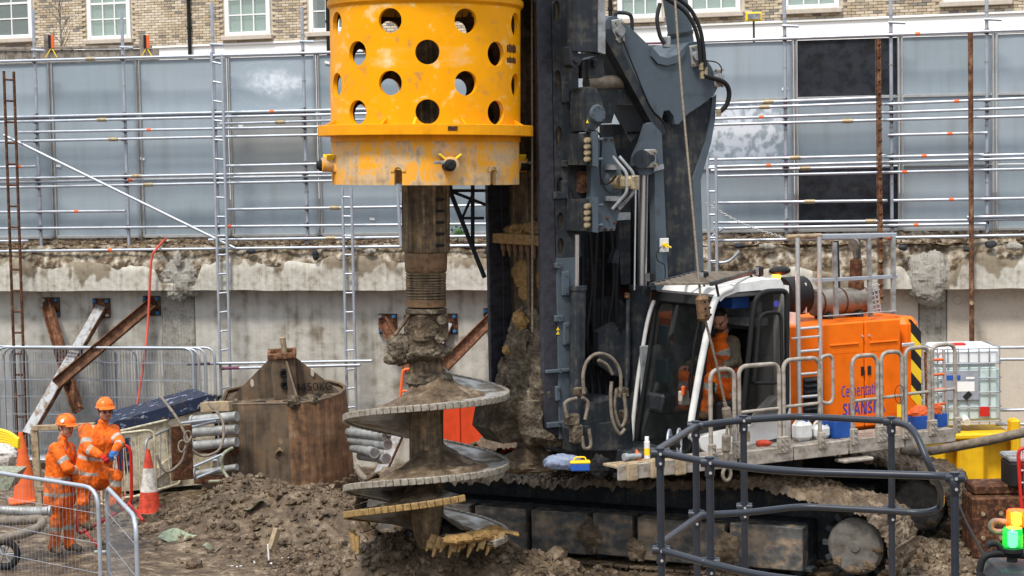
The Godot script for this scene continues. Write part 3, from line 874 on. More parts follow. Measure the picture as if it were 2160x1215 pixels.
# ---------- scaffold ----------
func make_scaffold() -> void:
	var s := thing("tube_scaffold", "galvanised tube scaffold standing in front of the grey hoarding", "scaffold", FW)
	# uprights
	var tops := [7.5, 7.62, 7.55, 7.62, 7.5, 7.5, 7.5, 7.5, 7.5, 7.7, 7.75, 7.7, 7.6]
	for i in post_u.size():
		var st := mb()
		cyl(st, Vector3(post_u[i], 3.62, 0.02), Vector3(post_u[i], tops[i], 0.02), 0.028, 10)
		obj("upright", st, M.galv, s)
		for yy in [4.5, 5.35, 6.3, 7.05]:
			st = mb()
			cyl(st, Vector3(post_u[i], yy, 0.02), Vector3(post_u[i], yy + 0.025, 0.02), 0.034, 10)
			obj("rosette", st, M.galv_dull, s)
		st = mb()
		var y0: float = [6.25, 7.2, 6.7, 4.0, 6.9][i % 5]
		cyl(st, Vector3(post_u[i], y0, 0.02), Vector3(post_u[i], y0 + [0.5, 0.1, 0.6, 0.35, 0.12][i % 5], 0.02), 0.0262, 10)
		obj("painted_band", st, [M.purple, M.tape, M.purple, M.tape, M.tape][i % 5], s)
		st = mb()
		cyl(st, Vector3(post_u[i] - 0.03, 6.95, 0.06), Vector3(post_u[i] + 0.22, 6.93, 0.1), 0.022, 8)
		obj("putlog", st, M.galv, s)
	# ledgers: x0, y0, x1, y1 in the photograph's pixels, distance from the wall
	var L := [[-60, 131, 1150, 98, .09], [-60, 249, 1150, 222, .07], [-60, 259, 1150, 231, .12], [40, 279, 900, 263, .1], [-60, 300, 1150, 274, .17], [-60, 354, 76, 351, .09], [465, 261, 900, 248, .08], [475, 350, 1000, 338, .12], [-60, 378, 1150, 355, .17], [-60, 387, 1150, 362, .09], [-60, 397, 1150, 372, .12], [-60, 448, 264, 445, .09], [475, 442, 1150, 431, .09], [-60, 483, 1150, 471, .1], [440, 506, 1150, 496, .16], [-60, 531, 1150, 516, .3], [-60, 509, 60, 508, .2],
		[1440, 89, 2220, 61, .09], [1440, 232, 1850, 217, .12], [1862, 220, 2220, 205, .12], [1440, 222, 1850, 206, .06], [1440, 253, 2220, 225, .09], [1440, 265, 2220, 243, .17], [1873, 285, 2083, 280, .07], [1497, 337, 1868, 328, .12], [1862, 331, 2075, 326, .12], [2070, 328, 2220, 324, .12], [1492, 352, 2220, 333, .17], [1500, 360, 1876, 351, .07], [1508, 372, 2220, 355, .1], [1507, 428, 1872, 423, .08], [1885, 423, 2220, 417, .08], [1505, 470, 2100, 464, .09], [1507, 482, 2080, 472, .16], [2040, 458, 2220, 454, .14], [1493, 508, 2220, 495, .3], [2040, 464, 2220, 461, .1]]
	var coup := mb()
	cbox(coup, Vector3.ZERO, Vector3(0.075, 0.07, 0.085), 0.012)
	cyl(coup, Vector3(-0.05, 0.02, 0.02), Vector3(0.055, 0.02, 0.02), 0.011, 6)
	cyl(coup, Vector3(0.02, -0.06, 0.03), Vector3(0.02, 0.055, 0.03), 0.011, 6)
	coup.set_material(M.coupler)
	var coup_a := coup.commit()
	coup = mb()
	cbox(coup, Vector3.ZERO, Vector3(0.07, 0.075, 0.08), 0.012)
	cyl(coup, Vector3(-0.05, -0.02, 0.02), Vector3(0.055, -0.02, 0.02), 0.012, 6)
	coup.set_material(M.purple)
	var coup_b := coup.commit()
	var n := 0
	for q in L:
		var a := wl(q[0], q[1], q[4])
		var b := wl(q[2], q[3], q[4])
		var st := mb()
		cyl(st, a, b, 0.0242, 10)
		obj("ledger", st, M.galv, s)
		for u in post_u:
			if u > a.x + 0.02 and u < b.x - 0.02:
				inst("coupler", coup_a if n % 3 else coup_b, s, Transform3D(Basis(), a.lerp(b, (u - a.x) / (b.x - a.x)) - Vector3(0.0, 0, q[4] * 0.5)))
			n += 1
		if n % 2 == 0 and b.x - a.x > 1.0:
			st = mb()
			var t := 0.15 + 0.6 * fmod(n * 0.371, 1.0)
			cyl(st, a.lerp(b, t), a.lerp(b, t) + (b - a).normalized() * 0.075, 0.0265, 10)
			obj("tape_band", st, M.tape, s)
		elif b.x - a.x > 2.0:
			st = mb()
			var t2 := 0.2 + 0.5 * fmod(n * 0.617, 1.0)
			cyl(st, a.lerp(b, t2), a.lerp(b, t2) + (b - a).normalized() * 0.16, 0.034, 8)
			obj("sleeve_coupler", st, M.brass, s)
	for q in [[395, 768, 785, 761, .5], [468, 777, 760, 770, .6]]:
		var st := mb()
		cyl(st, wl(q[0], q[1], q[4]), wl(q[2], q[3], q[4]), 0.0242, 10)
		obj("ledger", st, M.galv, s)
		st = mb()
		cyl(st, wl(q[0], q[1], q[4]), wl(q[0], q[1], q[4]).lerp(wl(q[2], q[3], q[4]), 0.13), 0.0252, 10)
		obj("painted_band", st, M.purple, s)
	var st := mb()
	cyl(st, wl(8, 285, .4), wl(495, 523, .4), 0.0242, 10)
	obj("brace", st, M.galv, s)
	# stub brackets over the edge at the right
	st = mb()
	tube(st, bend([wl(1500, 555, .4), wl(1538, 553, .4), wl(1560, 530, .4)], 0.1), 0.022, 8)
	cyl(st, wl(1500, 500, .4), wl(1525, 482, .4), 0.024, 8)
	obj("bracket", st, M.galv, s)
	# ladder beams
	for q in [[446, 110, 467, 840, 468, 115, 487, 835], [722, 395, 733, 880, 741, 396, 752, 878], [1492, 330, 1497, 575, 1510, 330, 1512, 575], [838, 395, 846, 520, 838, 395, 846, 520]]:
		var lb := mb()
		var a := wl(q[0], q[1], 0.45); var b := wl(q[2], q[3], 0.45); var c := wl(q[4], q[5], 0.45); var d := wl(q[6], q[7], 0.45)
		cyl(lb, a, b, 0.0242, 10)
		if a.distance_to(c) > 0.01:
			cyl(lb, c, d, 0.0242, 10)
			var k := int(a.distance_to(b) / 0.3)
			for i in k: cyl(lb, a.lerp(b, (i + 0.5) / k), c.lerp(d, (i + 0.5) / k), 0.017, 8)
		obj("ladder_beam", lb, M.galv, s)
	# rusty posts in front of the sheets, set into the wall top
	for q in [[1852, 82, 1858, 640, "rusty toothed steel post in front of the black hoarding sheet"], [2047, 70, 2050, 730, "plain rusty steel tube post in front of the right hoarding sheets"]]:
		var t := thing("rusty_post", q[4], "post", FW, "rusty posts before the hoarding")
		st = mb()
		var a := wl(q[0], q[1], 0.47); var b := wl(q[2], q[3], 0.47)
		if q[0] < 1900:
			beam(st, a, b, 0.05, 0.035, Vector3.BACK)
			for k in 2: beam(st, a + Vector3(0.035 - k * 0.07, 0, 0.02), b + Vector3(0.035 - k * 0.07, 0, 0.02), 0.012, 0.05, Vector3.BACK)
			obj("channel", st, M.rust, t)
			for k in 22:
				var p := a.lerp(b, (k + 0.5) / 22.0)
				var sb := mb()
				cyl(sb, p + Vector3(0.0, 0, 0.02), p + Vector3(0.045, 0.012, 0.045), 0.014, 6)
				obj("lug", sb, M.rust_dark, t)
		else:
			cyl(st, a, b, 0.038, 12)
			obj("tube", st, M.rust, t)
		st = mb()
		cyl(st, b + Vector3(0, 0.65, -0.45), b + Vector3(0.0, 0.65, 0.08), 0.03, 8)
		obj("fixing", st, M.brass, t)
	# rusty ladder at the left
	var lt := thing("rusty_ladder", "tall rusty brown ladder leaning against the wall and hoarding", "ladder", FW)
	var la := [wl(8, 150, .5), wl(46, 745, .75), wl(29, 151, .5), wl(33 + 29, 745, .75)]
	la[1] = wl(30, 760, .75); la[3] = wl(50, 760, .75)
	la[1] += (la[1] - la[0]) * 0.75; la[3] += (la[3] - la[2]) * 0.75
	for k in 2:
		st = mb()
		cyl(st, la[k * 2], la[k * 2 + 1], 0.024, 10)
		obj("stile", st, M.rust_dark, lt)
	for i in 24:
		st = mb()
		cyl(st, la[0].lerp(la[1], (i + 0.4) / 24.0), la[2].lerp(la[3], (i + 0.4) / 24.0), 0.017, 8)
		obj("rung", st, M.rust_dark, lt)
	# chain slung from the ladder beam
	st = mb()
	for i in 34:
		var t := i / 33.0
		var p := wl(lerpf(1492, 1650, t), lerpf(430, 500, t) + 14.0 * sin(t * PI) * 0.6, 0.42)
		var ring := []
		for k in 8: ring.append(p + Basis(Vector3.BACK, -0.42) * (Basis(Vector3.RIGHT, PI * 0.5 * (i % 2)) * Vector3(0.03 * cos(TAU * k / 8), 0.016 * sin(TAU * k / 8), 0)))
		tube(st, ring, 0.005, 5, true)
	tag(obj("lifting_chain", st, M.bright_steel, null, FW), "slack steel chain strung across the scaffold right of the mast", "chain")
	# red hose over the wall
	st = mb()
	var hp := smooth([wl(350, 503, .0), wl(330, 525, .45), wl(320, 545, .5), wl(316, 600, .5), wl(312, 680, .5), wl(304, 760, .7), wl(290, 850, .9), wl(284, 900, 1.0)], 6)
	tube(st, hp, 0.02, 10)
	tag(obj("red_hose", st, M.red_hose, null, FW), "thin red hose hanging down over the concrete wall", "hose")
	# small plant on the shelf
	var pt := thing("weed", "small green weed growing on the soil shelf beside the mast", "plant", FW)
	st = mb()
	rng.seed = 12
	var wc := wl(966, 498, 0.05)
	for i in 60:
		var p := wc + Vector3(rng.randfn(0, 0.07), 0.02 + absf(rng.randfn(0, 0.07)), rng.randfn(0, 0.05))
		var d := Vector3(rng.randfn(0, 1), rng.randf(), rng.randfn(0, 1)).normalized() * 0.04
		var e := d.cross(Vector3(rng.randf(), 1, rng.randf())).normalized() * 0.018
		quad(st, p - d, p + e, p + d, p - e)
	obj("leaves", st, M.leaf, pt)
	st = mb()
	for i in 5: cyl(st, wc - Vector3(0, 0.06, 0), wc + Vector3(0.06 * (i - 2), 0.1, 0), 0.004, 5)
	obj("stem", st, M.leaf, pt)

# ---------- terrace behind ----------
func make_terrace() -> void:
	var b := thing("brick_terrace", "pale brick terrace with white sash windows above a white stucco ground floor", "building", FB)
	var by := 8.30
	var st := mb()
	cbox(st, Vector3(0, 6.0, -0.25), Vector3(60, 4.6, 0.5), 0.02)
	obj("stucco_base", st, M.stucco, b)
	# windows: left px, right px, sill px, pane columns, lit blind
	var wins := [[-45, 65, 84, 3, false], [192, 272, 84, 3, true], [482, 566, 76, 3, true], [660, 745, 68, 3, false], [1310, 1390, 40, 3, true], [1458, 1556, 28, 3, true], [1660, 1764, 20, 3, true], [1998, 2122, 4, 3, true]]
	var holes := []
	for q in wins:
		var a := on(FB, q[0], q[2], 0.0)
		var c := on(FB, q[1], q[2], 0.0)
		holes.append([a.x, c.x, a.y])
	# brick field: real bricks in courses, the largest in view as single parts
	var bl := 0.225; var bh := 0.075
	var meshes := []
	for m in M.brick:
		var s2 := mb()
		cbox(s2, Vector3.ZERO, Vector3(0.215, 0.065, 0.06), 0.006)
		s2.set_material(m)
		meshes.append(s2.commit())
	rng.seed = 4
	var rest := []
	for m in meshes: rest.append([])
	var made := 0
	var patch := FastNoiseLite.new()
	patch.frequency = 0.05
	for r in 44:
		var y := by + 0.04 + r * bh
		var x := -17.2 + (0.1125 if r % 2 else 0.0)
		while x < 16.0:
			x += bl
			var skip := false
			for hq in holes:
				if x > hq[0] - 0.2 and x < hq[1] + 0.2 and y > hq[2] - 0.16: skip = true
			if skip: continue
			var pn := patch.get_noise_2d(x * 6.0, y * 9.0)
			var k: int = rng.randi() % 3 if pn < 0.05 else ([2, 4, 4, 0][rng.randi() % 4])
			if rng.randf() < 0.3 and pn < 0.15: k = 3 + 2 * (rng.randi() % 2)
			if rng.randf() < 0.15: k = 6
			var xf := Transform3D(Basis(), Vector3(x, y, 0.0 + rng.randf_range(-0.004, 0.004)))
			var s := FB * xf.origin
			var q := cam_b.inverse() * (s - cam_pos)
			var py := 607.5 - FPX * q.y / -q.z
			var px := 1080 + FPX * q.x / -q.z
			if made < 300 and py > 0 and px > 0 and px < 2160 and (px < 680 or px > 1460) and r < 9:
				inst("brick", meshes[k], b, xf); made += 1
			else: rest[k].append(xf)
	for k in meshes.size():
		var mm := MultiMesh.new()
		mm.transform_format = MultiMesh.TRANSFORM_3D
		mm.mesh = meshes[k]
		mm.instance_count = rest[k].size()
		for i in rest[k].size(): mm.set_instance_transform(i, rest[k][i])
		var mi := MultiMeshInstance3D.new()
		mi.multimesh = mm
		mi.name = "brickwork"
		b.add_child(mi, true)
		stuff(mi)
	st = mb()   # backing wall, left open behind the windows
	var xs := [-30.0]
	for hq in holes: xs.append_array([hq[0], hq[1]])
	xs.append(30.0)
	for i in range(0, xs.size(), 2): cbox(st, Vector3((xs[i] + xs[i + 1]) * 0.5, by + 1.65, -0.17), Vector3(xs[i + 1] - xs[i], 3.4, 0.3), 0.005)
	for hq in holes:
		cbox(st, Vector3((hq[0] + hq[1]) * 0.5, (by - 0.05 + hq[2]) * 0.5, -0.17), Vector3(hq[1] - hq[0], hq[2] - by + 0.05, 0.3), 0.002)
		cbox(st, Vector3((hq[0] + hq[1]) * 0.5, hq[2] + 2.3, -0.17), Vector3(hq[1] - hq[0], 1.1, 0.3), 0.002)
	obj("mortar_backing", st, M.mortar, b)
	st = mb()   # rooms behind the glass
	cbox(st, Vector3(0, by + 1.6, -3.6), Vector3(60, 4.5, 0.1), 0.01)
	cbox(st, Vector3(0, by + 3.6, -2.0), Vector3(60, 0.1, 3.4), 0.01)
	cbox(st, Vector3(0, by - 0.6, -2.0), Vector3(60, 0.1, 3.4), 0.01)
	obj("room_shell", st, M.room, b)
	for i in wins.size():
		var q: Array = wins[i]
		var x0: float = holes[i][0]; var x1: float = holes[i][1]; var y0: float = holes[i][2]
		var w := x1 - x0
		var hgt := 1.75
		var xm := (x0 + x1) * 0.5
		var f := mb()
		cbox(f, Vector3(x0 - 0.02, y0 + hgt * 0.5, 0.0), Vector3(0.13, hgt, 0.1), 0.01)
		cbox(f, Vector3(x1 + 0.02, y0 + hgt * 0.5, 0.0), Vector3(0.13, hgt, 0.1), 0.01)
		cbox(f, Vector3(xm, y0 + 0.05, 0.0), Vector3(w, 0.1, 0.1), 0.01)
		var win := obj("window", f, M.sash, b)
		f = mb()
		cbox(f, Vector3(xm, y0 + hgt * 0.5, -0.06), Vector3(w - 0.02, hgt, 0.006), 0.001)
		if q[4]: obj("blind", f, M.blind, win)
		for c in q[3] - 1:
			f = mb()
			cbox(f, Vector3(lerpf(x0 + 0.045, x1 - 0.045, (c + 1.0) / q[3]), y0 + 0.1 + hgt * 0.5, 0.02), Vector3(0.035, hgt, 0.03), 0.004)
			obj("glazing_bar", f, M.sash, win)
		for rr in 4:
			f = mb()
			cbox(f, Vector3(xm, y0 + 0.12 + (rr + 1) * 0.46, 0.019), Vector3(w - 0.1, 0.035 if rr != 1 else 0.06, 0.03), 0.004)
			obj("glazing_bar", f, M.sash, win)
		f = mb()
		cbox(f, Vector3(xm, y0 + hgt * 0.5 + 0.05, 0.012), Vector3(w - 0.09, hgt - 0.06, 0.004), 0.001)
		obj("pane", f, M.pane, win)
		f = mb()
		cbox(f, Vector3(xm, y0 - 0.07, 0.06), Vector3(w + 0.36, 0.13, 0.22), 0.015)
		obj("sill", f, M.sill, win)
	st = mb()
	cbox(st, Vector3(0, by - 0.03, 0.02), Vector3(60, 0.06, 0.08), 0.01)
	obj("string_course", st, M.stucco, b)
	for px in [399, 692, 1288]:
		var p := on(FB, px, 60, 0.1)
		st = mb()
		cyl(st, Vector3(p.x, 6.8, 0.1), Vector3(p.x, 12.0, 0.1), 0.055, 10)
		cyl(st, Vector3(p.x, 8.75, 0.1), Vector3(p.x, 8.83, 0.1), 0.075, 10)
		cyl(st, Vector3(p.x, 9.6, 0.1), Vector3(p.x, 9.68, 0.1), 0.075, 10)
		obj("drainpipe", st, M.rubber, b)
	# weathered timber fence behind the hoarding
	var zf := 36.0
	var fo := thing("timber_fence", "low weathered grey timber board fence behind the hoarding", "fence")
	for i in 22:
		var x0 := -60.0 + i * 18.0
		if x0 > 318: break
		st = mb()
		var a := wp(x0, 107 - x0 * 0.012, zf); var c := wp(x0 + 17.4, 107 - x0 * 0.012, zf)
		cbox(st, Vector3((a.x + c.x) * 0.5, (a.y + 3.8) * 0.5, a.z), Vector3(c.x - a.x, a.y - 3.8, 0.03), 0.004)
		obj("board", st, M.timber, fo)
	st = mb()
	var ca := wp(-60, 104, zf); var cb := wp(320, 98, zf)
	beam(st, ca, cb, 0.1, 0.05)
	obj("cap_rail", st, M.timber, fo)
	for q in [[98, 72, 108, "left"], [300, 70, 309, "right"]]:
		var t := thing("marker_post", "timber post with black and orange marker board " + ("beside the bare sapling" if q[0] < 200 else "at the end of the timber fence"), "post", Transform3D(), "marker posts")
		var p := wp(q[0], 72, zf - 0.3)
		st = mb()
		cbox(st, Vector3(p.x, (p.y + 3.8) * 0.5, p.z), Vector3(0.09, p.y - 3.8, 0.09), 0.01)
		obj("post", st, M.timber, t)
		p = wp(q[2], 88, zf - 0.36)
		st = mb()
		cbox(st, p - Vector3(0.025, 0, 0), Vector3(0.05, 0.23, 0.05), 0.004)
		obj("black_board", st, M.black, t)
		st = mb()
		cbox(st, p + Vector3(0.026, 0, 0), Vector3(0.05, 0.23, 0.05), 0.004)
		obj("orange_board", st, M.tape, t)
		st = mb()
		for sg in [-1.0, 1.0]: cyl(st, p - Vector3(0, 0.1, 0), p + Vector3(sg * 0.1, -0.28, 0.03), 0.009, 6)
		obj("yellow_cord", st, M.sign_yellow, t)
	# bare sapling
	var tr := thing("bare_sapling", "slim bare sapling with thin twigs in front of the brick wall", "tree")
	st = mb()
	var tb := wp(131, 100, 40.0); tb.y = 3.8
	var tt := wp(124, -30, 40.0)
	tube(st, [tb, tb.lerp(tt, 0.5), tt], 0.035, 8, false, 0.015)
	obj("trunk", st, M.timber, tr)
	st = mb()
	rng.seed = 31
	for i in 26:
		var t := rng.randf_range(0.62, 1.0)
		var p := tb.lerp(tt, t)
		var d := Vector3(rng.randf_range(-1, 1), rng.randf_range(0.3, 1.1), rng.randf_range(-1, 1)).normalized() * rng.randf_range(0.25, 0.6)
		var m := p + d * 0.5 + Vector3(0, 0.03, 0)
		tube(st, [p, m, p + d], 0.009, 5, false, 0.003)
		for k in 2:
			var d2 := (d + Vector3(rng.randf_range(-0.4, 0.4), rng.randf_range(-0.1, 0.3), rng.randf_range(-0.4, 0.4))) * 0.5
			tube(st, [m, m + d2], 0.005, 4, false, 0.002)
	obj("crown", st, M.timber, tr)
	# floodlight on a post
	var fl := thing("floodlight", "yellow framed floodlight on a chain post before the white stucco", "floodlight")
	var fp := wp(1590, 35, 42.0)
	st = mb()
	cbox(st, fp, Vector3(0.34, 0.19, 0.08), 0.02)
	obj("housing", st, M.sign_yellow, fl)
	st = mb()
	cbox(st, fp + Vector3(0, 0, 0.045), Vector3(0.26, 0.12, 0.02), 0.005)
	obj("lens", st, M.rig_pale, fl)
	st = mb()
	cyl(st, Vector3(fp.x, 3.8, fp.z - 0.02), fp + Vector3(0, -0.08, -0.02), 0.022, 8)
	obj("post", st, M.rig, fl)
# ---------- piling rig ----------
var rig: Node3D
func part(called: String, st: SurfaceTool, m: Material, parent: Node = null) -> MeshInstance3D:
	return obj(called, st, m, rig if parent == null else parent)
func rprism(called: String, pts: Array, z0: float, z1: float, m: Material, parent: Node = null) -> MeshInstance3D:
	var st := mb()
	prism(st, rpoly(pts, z1), z0, z1)
	return part(called, st, m, parent)
func rtube(called: String, pts: Array, r: float, m: Material, parent: Node = null, rad := 0.12, n := 8) -> MeshInstance3D:
	var st := mb()
	var q := []
	for p in pts: q.append(rl(p[0], p[1], p[2]))
	tube(st, bend(q, rad), r, n)
	return part(called, st, m, parent)
func rbox(called: String, a: Vector3, b: Vector3, m: Material, parent: Node = null, ch := 0.012) -> MeshInstance3D:
	var st := mb()
	cbox(st, (a + b) * 0.5, (b - a).abs(), ch)
	return part(called, st, m, parent)
func rhose(called: String, pts: Array, r: float, m: Material, parent: Node = null) -> MeshInstance3D:
	var st := mb()
	var q := []
	for p in pts: q.append(rl(p[0], p[1], p[2]))
	tube(st, smooth(q, 6), r, 8)
	return part(called, st, m, parent)

func track_path() -> Array:
	var P := []
	for i in 9:
		var a := lerpf(PI * 1.5, PI * 0.5, i / 8.0)   # right wheel, from the bottom round the end to the top
		P.append(Vector2(0.47 * cos(a), 0.5 + 0.45 * sin(a)))
	P.append_array([Vector2(0.3, 1.0), Vector2(0.7, 1.1), Vector2(1.2, 1.17), Vector2(2.2, 1.09), Vector2(3.4, 1.04), Vector2(6.0, 0.99)])
	for i in 9:
		var a := lerpf(PI * 0.5, -PI * 0.5, i / 8.0)
		P.append(Vector2(6.3 + 0.47 * cos(a), 0.52 + 0.47 * sin(a)))
	P.append(Vector2(0.02, 0.05))
	return P
func path_at(P: Array, s: float) -> Array:
	var i := 0
	while i < P.size() - 2 and s > (P[i + 1] - P[i]).length():
		s -= (P[i + 1] - P[i]).length(); i += 1
	var d: Vector2 = (P[i + 1] - P[i]).normalized()
	return [P[i] + d * s, d]
func make_track(ft: Transform3D, far: bool) -> void:
	var lo := FR.affine_inverse() * ft
	var t := Node3D.new()
	t.name = "crawler_track"
	rig.add_child(t, true)
	t.transform = lo
	var P := track_path()
	var total := 0.0
	for i in P.size() - 1: total += (P[i + 1] - P[i]).length()
	var st := mb()
	cbox(st, Vector3(0, 0, 0), Vector3(0.185, 0.035, 0.8), 0.008)
	cbox(st, Vector3(0.06, 0.03, 0), Vector3(0.025, 0.04, 0.78), 0.008)
	cbox(st, Vector3(-0.02, 0.025, 0), Vector3(0.025, 0.03, 0.78), 0.008)
	st.set_material(M.mud_dark)
	var shoe := st.commit()
	var n := int(total / 0.2)
	for i in n:
		var q := path_at(P, (i + 0.5) * total / n)
		var d := Vector3(q[1].x, q[1].y, 0)
		var nn := Vector3(-d.y, d.x, 0)   # outwards: the path runs clockwise round the loop
		inst("track_shoe", shoe, t, Transform3D(Basis(d, nn, Vector3.BACK), Vector3(q[0].x, q[0].y, 0.36)))
	# caked mud on the top run and over the end wheel
	st = mb()
	sheet(st, func(a: float, b: float) -> Vector3:
		var q := path_at(P, lerpf(0.1, 7.8, a))
		var nn := Vector3(-q[1].y, q[1].x, 0)
		var w := lerpf(-0.09, 0.83, b)
		var k := 0.055 + 0.05 * nz.get_noise_2d(a * 900.0, b * 130.0) + 0.035 * nz.get_noise_2d(a * 3000.0, b * 420.0) + 0.045 * nz.get_noise_2d(a * 8000.0, b * 1100.0)
		if b < 0.06: k -= (0.06 - b) * (1.5 + 0.8 * nz.get_noise_2d(a * 5000.0, 3.0))
		return Vector3(q[0].x, q[0].y, w + 0.02 * nz.get_noise_2d(a * 2000.0, b * 90.0 + 60.0)) + nn * k, 560, 34)
	var crust := obj("mud_crust", st, M.mud, t)
	# side frame plates
	st = mb()
	cbox(st, Vector3(3.15, 0.44, 0.45), Vector3(5.0, 0.5, 0.4), 0.03)
	var fr := obj("side_frame", st, M.rig_dark, t)
	st = mb()
	cbox(st, Vector3(3.15, 0.58, 0.7), Vector3(5.7, 0.8, 0.1), 0.02)
	obj("inner_guard", st, M.rig, fr)
	for q in [[0.62, 1.55], [1.6, 2.75], [2.8, 3.35], [3.4, 4.2], [4.25, 5.0], [5.05, 5.6]]:
		st = mb()
		cbox(st, Vector3((q[0] + q[1]) * 0.5, 0.44 - 0.02 * (int(q[0] * 7) % 3), 0.13), Vector3(q[1] - q[0] - 0.02, 0.52, 0.22), 0.012)
		obj("cover_plate", st, M.track_plate, fr)
	st = mb()
	cbox(st, Vector3(3.15, 0.16, 0.2), Vector3(5.2, 0.06, 0.16), 0.015)
	obj("rubbing_strip", st, M.rig_dark, fr)
	for q in [[1.58, 0.5], [2.75, 0.42], [3.38, 0.55]]:
		st = mb()
		lump(st, Vector3(q[0], q[1] - 0.16, 0.03), Vector3(0.12 + 0.1 * fmod(q[0] * 3.7, 1.0), 0.1 + 0.14 * fmod(q[0] * 2.3, 1.0), 0.05), q[0], 0.45, 26, 16, 2.2)
		obj("mud_clump", st, M.mud_dark, fr)
	for x in [0.0, 6.3]:
		st = mb()
		lathe(st, [Vector2(0.0, 0.03), Vector2(0.06, 0.03), Vector2(0.07, 0.015), Vector2(0.30, 0.015), Vector2(0.335, -0.02), Vector2(0.335, -0.5)], 30, Transform3D(Basis(Vector3.RIGHT, -PI * 0.5), Vector3(x, 0.5, 0.06)))
		var wh := obj("end_wheel", st, M.drum_plate, t)
		st = mb()
		for i in 4:
			var an := i * 0.8 + 3.2
			lump(st, Vector3(x + 0.27 * cos(an), 0.5 + 0.27 * sin(an), 0.04), Vector3(0.06 + 0.02 * (i % 3), 0.04 + 0.02 * (i % 2), 0.02), i * 3.0 + x, 0.5, 16, 10, 3.0)
		obj("mud_clump", st, M.mud, wh)
		st = mb()
		for i in 14:
			var a := TAU * i / 14
			cbox(st, Vector3(x + 0.385 * cos(a), 0.5 + 0.385 * sin(a), 0.36), Vector3(0.1, 0.07, 0.4), 0.01, Basis(Vector3.BACK, a))
		obj("sprocket_teeth", st, M.rig_dark, wh)
	st = mb()
	for i in 12: cyl(st, Vector3(0.75 + i * 0.43, 0.2, 0.2), Vector3(0.75 + i * 0.43, 0.2, 0.55), 0.13, 14)
	obj("bottom_rollers", st, M.rig_dark, t)

func make_rig() -> void:
	M.drum_plate = mat(lin(0.15, 0.14, 0.125), 0.6, 0.1, T.grime, 1.3)
	rig = thing("piling_rig", "large dark grey crawler piling rig with tall mast, white cab and orange engine housing", "drilling rig", FR)
	var xd := Vector3(-0.889, 0, -0.458)
	var ft := Transform3D(Basis(xd, Vector3.UP, xd.cross(Vector3.UP)), Vector3(3.90, -0.02, -22.9))
	make_track(ft, false)
	ft.origin = Vector3(5.14, -0.02, -25.4)
	make_track(ft, true)
	# carbody between the tracks and slew ring
	var st := mb()
	cbox(st, Vector3(2.6, 0.75, -0.95), Vector3(2.2, 0.65, 1.9), 0.05)
	obj("carbody", st, M.rig_dark, rig, FR.affine_inverse() * ft)
	st = mb()
	cyl(st, Vector3(3.3, 1.0, -0.6), Vector3(3.3, 1.4, -0.6), 0.8, 32)
	part("slew_ring", st, M.rig_dark)
	rbox("deck_frame", Vector3(2.0, 1.38, -1.6), Vector3(6.15, 1.6, 1.58), M.rig_dark, null, 0.02)
	make_mast()
	make_boom()
	make_cab()
	make_engine()
	make_walkway()

